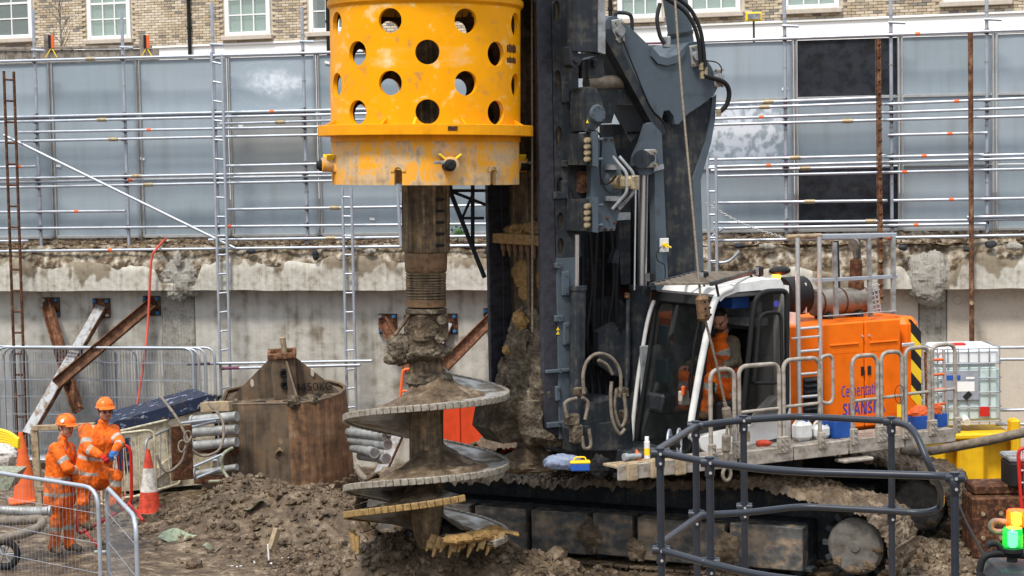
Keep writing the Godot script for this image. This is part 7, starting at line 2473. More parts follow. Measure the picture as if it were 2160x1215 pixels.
# ---------- right side and small things ----------
func make_right() -> void:
	var st := mb()
	# IBC tank
	var o := wp(2042, 900, 28.2)
	var x0 := wp(1972, 900, 28.2).x; var x1 := wp(2115, 900, 28.2).x
	var yb: float = wp(2042, 897, 28.2).y; var yt: float = wp(2042, 733, 28.2).y
	var t := thing("bulk_container", "pale green plastic liquid container in a wire cage on a yellow bund", "container")
	var zc := -28.7
	st = mb()
	cbox(st, Vector3((x0 + x1) * 0.5, (yb + yt) * 0.5 - 0.12, zc), Vector3(x1 - x0 - 0.06, yt - yb - 0.3, 0.94), 0.06)
	var tank := obj("tank", st, M.tank, t)
	st = mb()
	cbox(st, Vector3((x0 + x1) * 0.5, yt - 0.14, zc), Vector3(x1 - x0 - 0.061, 0.27, 0.941), 0.06)
	obj("tank_top", st, M.tank_top, tank)
	for i in 6:
		st = mb()
		var y := lerpf(yb + 0.05, yt - 0.02, i / 5.0)
		tube(st, bend([Vector3(x0, y, zc - 0.5), Vector3(x0, y, zc + 0.5), Vector3(x1, y, zc + 0.5), Vector3(x1, y, zc - 0.5)], 0.1), 0.011, 8)
		obj("cage_bar", st, M.galv, t)
	for i in 7:
		st = mb()
		var x := lerpf(x0 + 0.04, x1 - 0.04, i / 6.0)
		cyl(st, Vector3(x, yb, zc + 0.498), Vector3(x, yt, zc + 0.498), 0.009, 6)
		obj("cage_bar", st, M.galv_dull, t)
	st = mb()
	cbox(st, Vector3((x0 + x1) * 0.5 - 0.12, (yb + yt) * 0.5 + 0.02, zc + 0.512), Vector3(0.52, 0.42, 0.006), 0.002)
	var pl := obj("label_plate", st, M.galv, t)
	for q in [[-0.22, 0.13, 0.2, 0.07, "blue"], [-0.05, 0.0, 0.26, 0.14, "sash"], [0.22, -0.36, 0.13, 0.14, "red"], [-0.02, -0.13, 0.12, 0.08, "black"], [0.02, 0.12, 0.12, 0.03, "sash"]]:
		st = mb()
		cbox(st, Vector3((x0 + x1) * 0.5 + q[0], (yb + yt) * 0.5 + q[1], zc + 0.518), Vector3(q[2], q[3], 0.004), 0.001, Basis(Vector3.BACK, 0.78 if q[4] == "black" else 0.0))
		obj("sticker", st, M[q[4]], pl)
	st = mb()
	cyl(st, Vector3((x0 + x1) * 0.5 - 0.05, yb + 0.1, zc + 0.45), Vector3((x0 + x1) * 0.5 - 0.05, yb + 0.06, zc + 0.62), 0.05, 12)
	obj("outlet_valve", st, M.plastic_white, t)
	st = mb()
	cbox(st, Vector3((x0 + x1) * 0.5 - 0.06, yt + 0.01, zc + 0.1), Vector3(0.2, 0.03, 0.15), 0.01)
	obj("cap", st, M.red, t)
	# yellow bund below
	var b := thing("yellow_bund", "yellow moulded plastic bund carrying the liquid container", "bund")
	var bx0 := x0 - 0.35; var bx1 := x1 + 0.2
	var by := yb - 0.02
	for q in [[bx0, bx0 + 0.45, by - 0.12], [bx0 + 0.62, bx0 + 1.0, by - 0.12], [bx1 - 0.14, bx1, by + 0.12]]:
		st = mb()
		cbox(st, Vector3((q[0] + q[1]) * 0.5, q[2] * 0.5, zc + 0.62), Vector3(q[1] - q[0], q[2], 0.25), 0.03)
		obj("leg", st, M.bund, b)
	st = mb()
	cbox(st, Vector3((bx0 + bx1) * 0.5, by * 0.5 - 0.05, zc + 0.0), Vector3(bx1 - bx0 - 0.02, by - 0.14, 1.1), 0.03)
	obj("body", st, M.bund, b)
	st = mb()
	cbox(st, Vector3((bx0 + bx1) * 0.5 - 0.08, by - 0.10, zc + 0.66), Vector3(bx1 - bx0 - 0.18, 0.09, 0.32), 0.025)
	obj("rim", st, M.bund, b)
	# galvanised rails at the right edge
	for yy in [733, 758, 865, 895]:
		var nth: String = {733: "topmost", 758: "second", 865: "third", 895: "lowest"}[yy]
		st = mb()
		cyl(st, wl(2100, yy, 1.4), wl(2220, yy - 1, 1.4), 0.024, 10)
		tag(obj("edge_rail", st, M.galv, null, FW), nth + " galvanised rail down the wall beside the liquid container", "rail", "rails right of the container")
	# big concrete hose
	st = mb()
	tube(st, smooth([wp(1900, 950, 26.0), wp(1950, 952, 26.0), wp(2000, 945, 26.0), wp(2080, 930, 25.8), wp(2180, 908, 25.6)], 8), 0.062, 14)
	tag(obj("delivery_hose", st, M.hose_mud), "thick muddy delivery hose crossing in front of the yellow bund", "hose")
	# bolted steel block and engine unit at right edge
	var sb := thing("steel_kentledge", "brown bolted steel ballast block at the right edge", "ballast")
	var sp := wp(2095, 1040, 24.5)
	st = mb()
	cbox(st, Vector3(sp.x + 0.55, 0.42, sp.z), Vector3(1.75, 0.75, 0.6), 0.02)
	obj("block", st, M.rust_dark, sb)
	st = mb()
	cbox(st, Vector3(sp.x + 0.5, 0.86, sp.z - 0.12), Vector3(1.55, 0.12, 0.5), 0.02)
	obj("upper_plate", st, M.rust_dark, sb)
	for i in 6:
		for j in 2:
			st = mb()
			var p := Vector3(sp.x - 0.2 + i * 0.22, 0.3 + j * 0.3, sp.z + 0.3)
			cyl(st, p, p + Vector3(0, 0, 0.03), 0.028, 6)
			obj("bolt", st, M.brass, sb)
	var en := thing("power_pack", "black power pack with white lid resting on the ballast block", "power pack")
	st = mb()
	cbox(st, Vector3(sp.x + 0.62, 1.06, sp.z + 0.02), Vector3(0.95, 0.32, 0.5), 0.03)
	obj("body", st, M.rubber, en)
	st = mb()
	cbox(st, Vector3(sp.x + 0.6, 1.25, sp.z), Vector3(0.92, 0.07, 0.52), 0.02)
	obj("lid", st, M.rig_pale, en)
	for j in 2:
		st = mb()
		cyl(st, Vector3(sp.x + 0.25, 0.97 + j * 0.15, sp.z + 0.28), Vector3(sp.x + 0.6, 0.97 + j * 0.15, sp.z + 0.28), 0.014, 8)
		cyl(st, Vector3(sp.x + 0.24, 0.97 + j * 0.15, sp.z + 0.28), Vector3(sp.x + 0.27, 0.97 + j * 0.15, sp.z + 0.28), 0.024, 8)
		obj("tie_rod", st, M.bright_steel, en)
	var hf := thing("red_handle_frame", "bent red tubular handle frame beside the power pack", "frame")
	st = mb()
	tube(st, bend([wp(2155, 1075, 22.5), wp(2147, 955, 22.5), wp(2155, 945, 22.5), wp(2190, 943, 22.5), wp(2192, 1075, 22.5)], 0.06), 0.02, 8)
	obj("handle", st, M.red, hf)
	st = mb()
	for i in 8: cyl(st, wp(2152 + i * 5, 950, 22.5), wp(2156 + i * 5, 1070, 22.5), 0.004, 5)
	obj("wire_mesh", st, M.red, hf)
	for k in 2:
		st = mb()
		var lp := wp(2156 + k * 35, 1075, 22.5)
		cyl(st, lp, Vector3(lp.x, 0, lp.z), 0.02, 8)
		obj("leg", st, M.red, hf)
	# red steel box behind the auger
	var rx := thing("red_skip", "red orange painted steel skip standing behind the auger", "skip")
	var ra := at_ground(935, 1010); var Zr := 28.5
	var xa := wp(928, 950, Zr).x; var xb := wp(1100, 950, Zr).x
	var ytp: float = wp(950, 842, Zr).y
	st = mb()
	cbox(st, Vector3((xa + xb) * 0.5, ytp * 0.5, -Zr - 0.5), Vector3(xb - xa, ytp, 1.0), 0.02)
	obj("body", st, M.red_sheet, rx)
	for x in [xa + 0.02, xa + 0.28]:
		st = mb()
		cbox(st, Vector3(x, ytp * 0.5, -Zr + 0.012), Vector3(0.035, ytp - 0.02, 0.03), 0.005)
		obj("rib", st, M.red_sheet, rx)
	st = mb()
	tube(st, bend([wp(843, 850, 29.5), wp(850, 780, 29.5), wp(868, 778, 29.5)], 0.05), 0.022, 8)
	cyl(st, wp(843, 826, 29.5), wp(868, 824, 29.5), 0.018, 8)
	var og := tag(obj("orange_rail", st, M.tape), "orange tubular rail end showing behind the auger stem", "rail")
	# things lying between mast and tracks
	st = mb()
	var gb := FR * rl(1190, 985, 1.3)
	lump(st, gb + Vector3(0, 0.06, 0), Vector3(0.22, 0.09, 0.12), 2.0, 0.3, 28, 16, 1.8)
	tag(obj("plastic_sack", st, M.sack), "bluish plastic sack lying on the track near the mast foot", "sack")
	var tb := thing("toolbox", "small blue toolbox with yellow lid on the crawler track", "toolbox")
	var tp := FR * rl(1224, 990, 1.5)
	st = mb()
	cbox(st, tp + Vector3(0, 0.03, 0), Vector3(0.22, 0.09, 0.12), 0.012)
	obj("box", st, M.blue, tb)
	st = mb()
	cbox(st, tp + Vector3(0, 0.085, 0), Vector3(0.23, 0.03, 0.13), 0.01)
	obj("lid", st, M.sign_yellow, tb)
	st = mb()
	tube(st, bend([tp + Vector3(-0.07, 0.09, 0), tp + Vector3(-0.06, 0.14, 0), tp + Vector3(0.06, 0.14, 0), tp + Vector3(0.07, 0.09, 0)], 0.03), 0.01, 6)
	obj("handle", st, M.sign_yellow, tb)
	st = mb()
	lump(st, FR * rl(1265, 985, 1.4), Vector3(0.12, 0.14, 0.1), 5.0, 0.3, 20, 14, 2.0)
	tag(obj("tool_bag", st, M.rubber), "black tool bag next to the blue toolbox", "bag")
	# bits on the walkway
	var wy := 1.632
	var sc := thing("spray_can", "white spray can standing on the front platform of the rig", "can", FR)
	var cp := rl(1365, 960, 1.95); cp.y = 1.635
	st = mb()
	lathe(st, [Vector2(0.0, 0.0), Vector2(0.034, 0.0), Vector2(0.034, 0.19), Vector2(0.02, 0.21)], 16, Transform3D(Basis(), cp))
	obj("body", st, M.plastic_white, sc)
	st = mb()
	lathe(st, [Vector2(0.02, 0.20), Vector2(0.024, 0.21), Vector2(0.024, 0.25), Vector2(0.0, 0.252)], 14, Transform3D(Basis(), cp))
	obj("cap", st, M.sash, sc)
	st = mb()
	lathe(st, [Vector2(0.0345, 0.04), Vector2(0.0347, 0.12)], 16, Transform3D(Basis(), cp))
	obj("label_band", st, M.sign_yellow, sc)
	st = mb()
	var tq := rl(1322, 962, 1.95); tq.y = 1.68
	cyl(st, tq, tq + Vector3(0.17, 0, 0.02), 0.032, 12)
	cyl(st, tq - Vector3(0.04, 0, 0), tq + Vector3(0.01, 0, 0.0), 0.044, 12)
	tag(obj("torch", st, M.rig_pale, null, FR), "silver hand torch lying on the front platform of the rig", "torch")
	st = mb()
	var ob := rl(1347, 955, 1.95); ob.y = 1.632
	lathe(st, [Vector2(0.0, 0.0), Vector2(0.03, 0.0), Vector2(0.035, 0.06), Vector2(0.012, 0.11), Vector2(0.0, 0.13)], 14, Transform3D(Basis(Vector3.BACK, 0.25), ob))
	tag(obj("squeeze_bottle", st, M.cone_orange, null, FR), "orange squeeze bottle leaning beside the spray can", "bottle")
	var rl_ := thing("cable_reel", "steel cable reel with wire on the front platform before the cab", "reel", FR)
	for k in 2:
		var cc := rl(1412 + k * 14, 925, 1.98); cc.y = 1.79
		st = mb()
		var ring := []
		for i in 24: ring.append(cc + Vector3(0.04 * k, 0.15 * cos(TAU * i / 24), 0) + Vector3(0.5, 0, -0.5).normalized() * 0.13 * sin(TAU * i / 24))
		tube(st, ring, 0.014, 8, true)
		for i in 6: cyl(st, cc + Vector3(0.04 * k, 0, 0), ring[i * 4], 0.008, 6)
		obj("flange", st, M.galv, rl_)
	st = mb()
	var ca := rl(1412, 925, 1.98); ca.y = 1.79
	cyl(st, ca, ca + Vector3(0.1, 0, 0.06), 0.08, 16)
	obj("drum", st, M.rubber, rl_)
	# jugs and blue crates on the walkway
	for q in [[1692, 900, "white plastic jug with blue cap on the walkway behind the louvre", 0.30], [1730, 908, "cloudy white jug lying beside the blue crate", 0.22]]:
		var j := thing("plastic_jug", q[2], "jug", FR, "jugs on the walkway")
		var p := rl(q[0], q[1] + 30, 1.9); p.y = wy
		st = mb()
		cbox(st, p + Vector3(0, q[3] * 0.4, 0), Vector3(0.24, q[3] * 0.8, 0.18), 0.05)
		obj("body", st, M.plastic_white, j)
		st = mb()
		cyl(st, p + Vector3(0.03, q[3] * 0.75, 0.02), p + Vector3(0.04, q[3], 0.05), 0.03, 12)
		obj("cap", st, M.blue, j)
		st = mb()
		tube(st, bend([p + Vector3(-0.09, q[3] * 0.6, 0), p + Vector3(-0.08, q[3] * 0.95, 0), p + Vector3(0.02, q[3] * 0.95, 0)], 0.05), 0.015, 6)
		obj("handle", st, M.plastic_white, j)
	var kk := 0
	for q in [[1768, 945, "blue plastic crate smeared with mud next to the jugs", 0.26, 0.2], [1935, 905, "blue crate heaped with orange rags at the rear of the walkway", 0.28, 0.16], [1975, 895, "small blue crate at the rear corner of the walkway", 0.16, 0.16]]:
		var cr := thing("blue_crate", q[2], "crate", FR, "blue crates on the walkway")
		var p := rl(q[0], q[1], 1.9); p.y = wy
		st = mb()
		for s in [-1.0, 1.0]:
			cbox(st, p + Vector3(s * q[3] * 0.5, q[4] * 0.5, 0), Vector3(0.015, q[4], 0.22), 0.004)
			cbox(st, p + Vector3(0, q[4] * 0.5, s * 0.11), Vector3(q[3], q[4], 0.015), 0.004)
		cbox(st, p + Vector3(0, 0.01, 0), Vector3(q[3], 0.02, 0.22), 0.004)
		obj("shell", st, M.blue, cr)
		if kk > 0:
			var st2 := mb()
			lump(st2, Vector3.ZERO, Vector3(q[3] * 0.48, 0.09, 0.1), kk * 3.0, 0.45, 22, 14, 2.4)
			tag(obj("rag_pile", st2, M.tape if kk == 1 else M.cone_orange, null, FR * Transform3D(Basis(), p + Vector3(0, q[4] + 0.02, 0))), ["", "orange and yellow rags heaped in the blue crate", "orange cloth draped over the small blue crate"][kk], "rags")
		kk += 1
	st = mb()
	lump(st, Vector3.ZERO, Vector3(0.12, 0.04, 0.06), 4.0, 0.4, 18, 12, 3.0)
	var gp3 := rl(1610, 945, 1.95); gp3.y = wy + 0.03
	tag(obj("work_glove", st, M.cone_red, null, FR * Transform3D(Basis(), gp3)), "red and yellow work glove lying on the walkway", "glove")
	var tg := thing("warning_tag", "small yellow warning tag hanging on the walkway guard hoop", "tag", FR)
	var tgp := rl(1896, 866, 2.23)
	st = mb()
	prism(st, PackedVector2Array([Vector2(-0.03, -0.08), Vector2(0.035, -0.08), Vector2(0.03, 0.06), Vector2(-0.01, 0.1), Vector2(-0.03, 0.06)]), 0, 0.006, Transform3D(Basis(), tgp))
	obj("card", st, M.sign_yellow, tg)
	st = mb()
	var rg := []
	for i in 16: rg.append(tgp + Vector3(0.07 * cos(TAU * i / 16), 0.2 + 0.11 * sin(TAU * i / 16), 0.01))
	tube(st, rg, 0.004, 5, true)
	obj("wire_loop", st, M.rubber, tg)
	# auxiliary rope with swivel and hook in front of the cab
	var ar := thing("auxiliary_rope", "auxiliary hoist rope with swivel block and hook hanging before the cab", "rope", FR)
	var zr := 2.35
	st = mb()
	var rp := [rl(1421, -40, 1.0), rl(1438, 190, 1.5), rl(1460, 430, 2.0), rl(1477, 620, zr), rl(1482, 640, zr)]
	tube(st, smooth(rp, 5), 0.014, 8)
	tube(st, [rl(1484, 660, zr), rl(1512, 770, zr), rl(1532, 865, zr)], 0.015, 8)
	obj("rope", st, M.rope, ar)
	var sm := (rl(1482, 640, zr) + rl(1484, 660, zr)) * 0.5
	st = mb()
	cbox(st, sm, Vector3(0.15, 0.29, 0.12), 0.04, Basis(Vector3.BACK, 0.12))
	var swb := obj("swivel_block", st, M.kelly_ring, ar)
	for k in 6:
		st = mb()
		var q := sm + Basis(Vector3.BACK, 0.12) * Vector3(0.03 * (k % 2 * 2 - 1) + 0.02, 0.08 * (k / 2 - 1), 0.06)
		cyl(st, q, q + Vector3(0, 0, 0.012), 0.014, 6)
		obj("bolt", st, M.rubber, swb)
	st = mb()
	cbox(st, rl(1534, 876, zr), Vector3(0.09, 0.2, 0.09), 0.02, Basis(Vector3.BACK, 0.2))
	cyl(st, rl(1528, 848, zr), rl(1534, 866, zr), 0.022, 8)
	cyl(st, rl(1536, 888, zr), rl(1532, 920, zr), 0.016, 8)
	cyl(st, rl(1540, 888, zr), rl(1542, 920, zr), 0.016, 8)
	cbox(st, rl(1532, 935, zr), Vector3(0.1, 0.2, 0.08), 0.02)
	cyl(st, rl(1532, 950, zr), rl(1532, 985, zr), 0.035, 8)
	obj("wedge_socket", st, M.hose_mud, ar)
	st = mb()
	var hk := []
	for i in 14:
		var an := lerpf(PI * 0.5, PI * 2.3, i / 13.0)
		hk.append(rl(1533, 1000, zr) + Vector3(0.055 * cos(an), 0.075 * sin(an), 0))
	tube(st, hk, 0.022, 8)
	obj("hook", st, M.hose_mud, ar)
	# bits on the spoil heap
	for q in [[375, 1140, 0.28, "green", "strip of pale green sheeting lying on the mud"], [540, 1120, 0.2, "green", "scrap of pale green sheeting on the spoil heap"], [445, 1160, 0.13, "strap", "torn grey scrap of sheeting on the mud"], [448, 1030, 0.06, "leaf", "tiny green scrap on the mud near the core barrel"]]:
		st = mb()
		var w: float = q[2]
		sheet(st, func(a: float, b: float) -> Vector3: return Vector3((a - 0.5) * w * 1.6, 0.05 + 0.05 * sin(a * 5.0 + b * 2.0), (b - 0.5) * w), 8, 5)
		tag(obj("sheeting_scrap", st, M.green_pale if q[3] == "green" else M[q[3]], null, Transform3D(Basis(Vector3.UP, q[0] * 0.1) * Basis(Vector3.RIGHT, 0.25), at_ground(q[0], q[1]))), q[4], "scrap", "scraps on the mud")
	st = mb()
	var tp2 := at_ground(570, 1160)
	beam(st, tp2 + Vector3(0, 0.0, 0), tp2 + Vector3(0.09, 0.28, -0.1), 0.08, 0.08)
	tag(obj("timber_offcut", st, M.board), "short timber offcut sticking out of the spoil heap", "timber")
	st = mb()
	var wp2 := at_ground(568, 1190)
	cyl(st, wp2 - Vector3(0, 0.05, 0), wp2 + Vector3(-0.01, 0.24, 0), 0.012, 8)
	tag(obj("marker_peg", st, M.sash), "thin white marker peg standing in a patch of white lime", "peg")
	st = mb()
	rng.seed = 9
	for i in 90:
		var p := Vector3(wp2.x + rng.randfn(0.02, 0.16), 0, wp2.z + rng.randfn(0, 0.12))
		p.y = gh(p.x, p.z) + 0.006
		ball(st, p, Vector3(rng.randf_range(0.008, 0.03), 0.007, rng.randf_range(0.008, 0.025)), 6, 4)
	var lm := obj("lime_patch", st, M.lime)
	tag(lm, "scattered white lime powder around the marker peg", "lime")
	stuff(lm)

# ---------- black tubular handrail in front ----------
func make_handrail() -> void:
	var h := thing("tube_handrail", "black tubular clamp handrail of a platform in front of the rig", "handrail")
	var H := 3.59
	var H2 := 3.08
	var r := 0.0195
	var paths := [
		[[1386, 950, H], [1470, 897, H], [1570, 886, H], [1690, 878, H], [1880, 888, H], [1926, 900, H], [1962, 985, H - 0.2], [1986, 1035, H - 0.36], [1984, 1072, H2], [1950, 1083, H2], [1880, 1078, H2], [1690, 1068, H2], [1570, 1082, H2], [1478, 1086, H2], [1386, 1152, H2]],
		[[1386, 954, H], [1500, 976, H], [1600, 989, H], [1700, 996, H], [1990, 1004, H], [2012, 1010, H], [2014, 1060, H - 0.12]],
		[[1386, 1158, H2], [1500, 1190, H2], [1600, 1213, H2], [1700, 1226, H2], [2012, 1232, H2]]]
	for p in paths:
		var pts := []
		for q in p: pts.append(gp(q[0], q[1], q[2]))
		var st := mb()
		tube(st, bend(pts, 0.1), r, 12)
		obj("rail", st, M.rail_black, h)
	for q in [[1392, 956, H], [1467, 898, H], [1568, 886, H], [1880, 889, H], [1497, 975, H], [2014, 1008, H]]:
		var p := gp(q[0], q[1], q[2])
		var st := mb()
		cyl(st, Vector3(p.x, 2.5, p.z), p, r, 12)
		obj("post", st, M.rail_black, h)
		for yy in [H, H2]:
			st = mb()
			cyl(st, Vector3(p.x, yy - 0.07, p.z), Vector3(p.x, yy + 0.028, p.z), 0.0255, 12)
			var dz := gp(q[0] + 8, q[1], H) - p
			cyl(st, Vector3(p.x, yy, p.z) - dz.normalized() * 0.045, Vector3(p.x, yy, p.z) + dz.normalized() * 0.045, 0.0255, 12)
			var cl := obj("clamp", st, M.rail_black, h)
			st = mb()
			cyl(st, Vector3(p.x, yy - 0.05, p.z + 0.028), Vector3(p.x, yy - 0.05, p.z + 0.036), 0.008, 6)
			cyl(st, Vector3(p.x, yy, p.z + 0.028), Vector3(p.x, yy, p.z + 0.036), 0.008, 6)
			obj("grub_screw", st, M.bright_steel, cl)
	var st := mb()
	var t1 := gp(1573, 920, H - 0.1)
	cyl(st, t1 - Vector3(0, 0.03, 0), t1 + Vector3(0, 0.03, 0), 0.026, 10)
	obj("tape_band", st, M.brass, h)
	# platform under the posts, below the frame
	var pd := thing("viewing_platform", "timber decked viewing platform carrying the black handrail", "platform")
	var c := gp(1700, 960, H)
	for i in 9:
		st = mb()
		cbox(st, Vector3(c.x + 0.2, 2.46, -9.2 - i * 0.29), Vector3(2.6, 0.06, 0.28), 0.006)
		obj("plank", st, M.board, pd)
	for q in [[-0.9, -9.3], [1.3, -9.3], [-0.9, -11.5], [1.3, -11.5]]:
		st = mb()
		cbox(st, Vector3(c.x + 0.2 + q[0], 1.2, q[1]), Vector3(0.1, 2.46, 0.1), 0.01)
		obj("leg", st, M.galv_dull, pd)

# ---------- machine with beacons, bottom right ----------
func make_beacons() -> void:
	var Z := 13.0
	var m := thing("site_roller_canopy", "dark machine canopy with lit amber and green beacons at the corner", "machine")
	var b := wp(2125, 1195, Z)
	var st := mb()
	cbox(st, b + Vector3(0.16, -0.1, 0), Vector3(0.62, 0.22, 0.6), 0.06)
	var body := obj("canopy", st, M.rig_dark, m)
	st = mb()
	tube(st, bend([wp(2066, 1205, Z), wp(2072, 1175, Z), wp(2100, 1165, Z), wp(2160, 1172, Z), wp(2200, 1175, Z)], 0.06), 0.024, 10)
	obj("canopy_edge", st, M.rubber, m)
	st = mb()
	tube(st, bend([wp(2082, 1155, Z), wp(2086, 1146, Z), wp(2105, 1146, Z), wp(2120, 1172, Z)], 0.04), 0.022, 10)
	obj("grab_bar", st, M.rubber, m)
	st = mb()
	tube(st, bend([wp(2140, 1122, Z + 0.3), wp(2095, 1122, Z + 0.3), wp(2088, 1110, Z + 0.3), wp(2095, 1098, Z + 0.3), wp(2130, 1102, Z + 0.3)], 0.04), 0.02, 10)
	obj("grab_bar", st, M.hose_mud, m)
	st = mb()
	tube(st, smooth([wp(2070, 1195, Z), wp(2075, 1178, Z), wp(2100, 1160, Z), wp(2118, 1163, Z)], 5), 0.008, 6)
	obj("cable", st, M.rubber, m)
	st = mb()
	cyl(st, wp(2135, 1163, Z), wp(2135, 1185, Z), 0.035, 14)
	obj("beacon_stalk", st, M.rubber, m)
	var bs := [[2136, 1136, 0.068, 0.145, "green_lamp", "lit green beacon on the dark machine", Color(0.15, 1.0, 0.45), Z, 0.04], [2144, 1094, 0.068, 0.12, "amber", "lit amber beacon on the dark machine", Color(1.0, 0.5, 0.1), Z + 0.25, 0.12]]
	for q in bs:
		var p := wp(q[0], q[1], q[7])
		st = mb()
		lathe(st, [Vector2(q[2] * 0.98, -q[3] * 0.5), Vector2(q[2], -q[3] * 0.42), Vector2(q[2] * 0.96, q[3] * 0.42), Vector2(q[2] * 0.85, q[3] * 0.5), Vector2(0, q[3] * 0.5)], 24, Transform3D(Basis(), p))
		var o := obj("beacon_lamp", st, M.lens_green if q[4] == "green_lamp" else M.lens_amber, m)
		o.set_meta("label", q[5])
		st = mb()
		lathe(st, [Vector2(q[2] * 0.3, -q[3] * 0.4), Vector2(q[2] * 0.5, -q[3] * 0.3), Vector2(q[2] * 0.5, q[3] * 0.3), Vector2(0.0, q[3] * 0.4)], 18, Transform3D(Basis(), p))
		obj("glowing_core", st, M[q[4]], o)
		st = mb()
		lathe(st, [Vector2(q[2] * 0.6, -q[3] * 0.5 - 0.05), Vector2(q[2] * 1.02, -q[3] * 0.5 - 0.015), Vector2(q[2] * 1.02, -q[3] * 0.5 + 0.01)], 24, Transform3D(Basis(), p))
		obj("beacon_base", st, M.rubber, o)
		var li := OmniLight3D.new()
		li.name = "beacon_light"
		li.position = p + Vector3(0, 0, 0)
		li.light_color = q[6]
		li.light_energy = q[8]
		li.light_size = 0.06
		li.omni_range = 20.0
		li.omni_attenuation = 2.0
		li.shadow_enabled = true
		add_child(li)
	for q in [[-0.1, -0.2], [0.4, -0.2], [-0.1, 0.2], [0.4, 0.2]]:
		st = mb()
		cyl(st, Vector3(b.x + q[0], 0, b.z + q[1]), Vector3(b.x + q[0], b.y - 0.2, b.z + q[1]), 0.03, 8)
		obj("canopy_post", st, M.rubber, m)
	st = mb()
	cbox(st, Vector3(b.x + 0.15, 0.75, b.z), Vector3(0.9, 0.7, 1.4), 0.1)
	obj("chassis", st, M.rig_dark, m)
	st = mb()
	cyl(st, Vector3(b.x - 0.35, 0.4, b.z), Vector3(b.x + 0.65, 0.4, b.z), 0.4, 26)
	obj("drum", st, M.galv_dull, m)
	st = mb()
	var sp := [wp(2010, 1035, 14.0), wp(2040, 1105, 13.6), wp(2075, 1170, 13.2)]
	tube(st, sp, 0.006, 6, false, 0.012)
	obj("aerial", st, M.rubber, m)
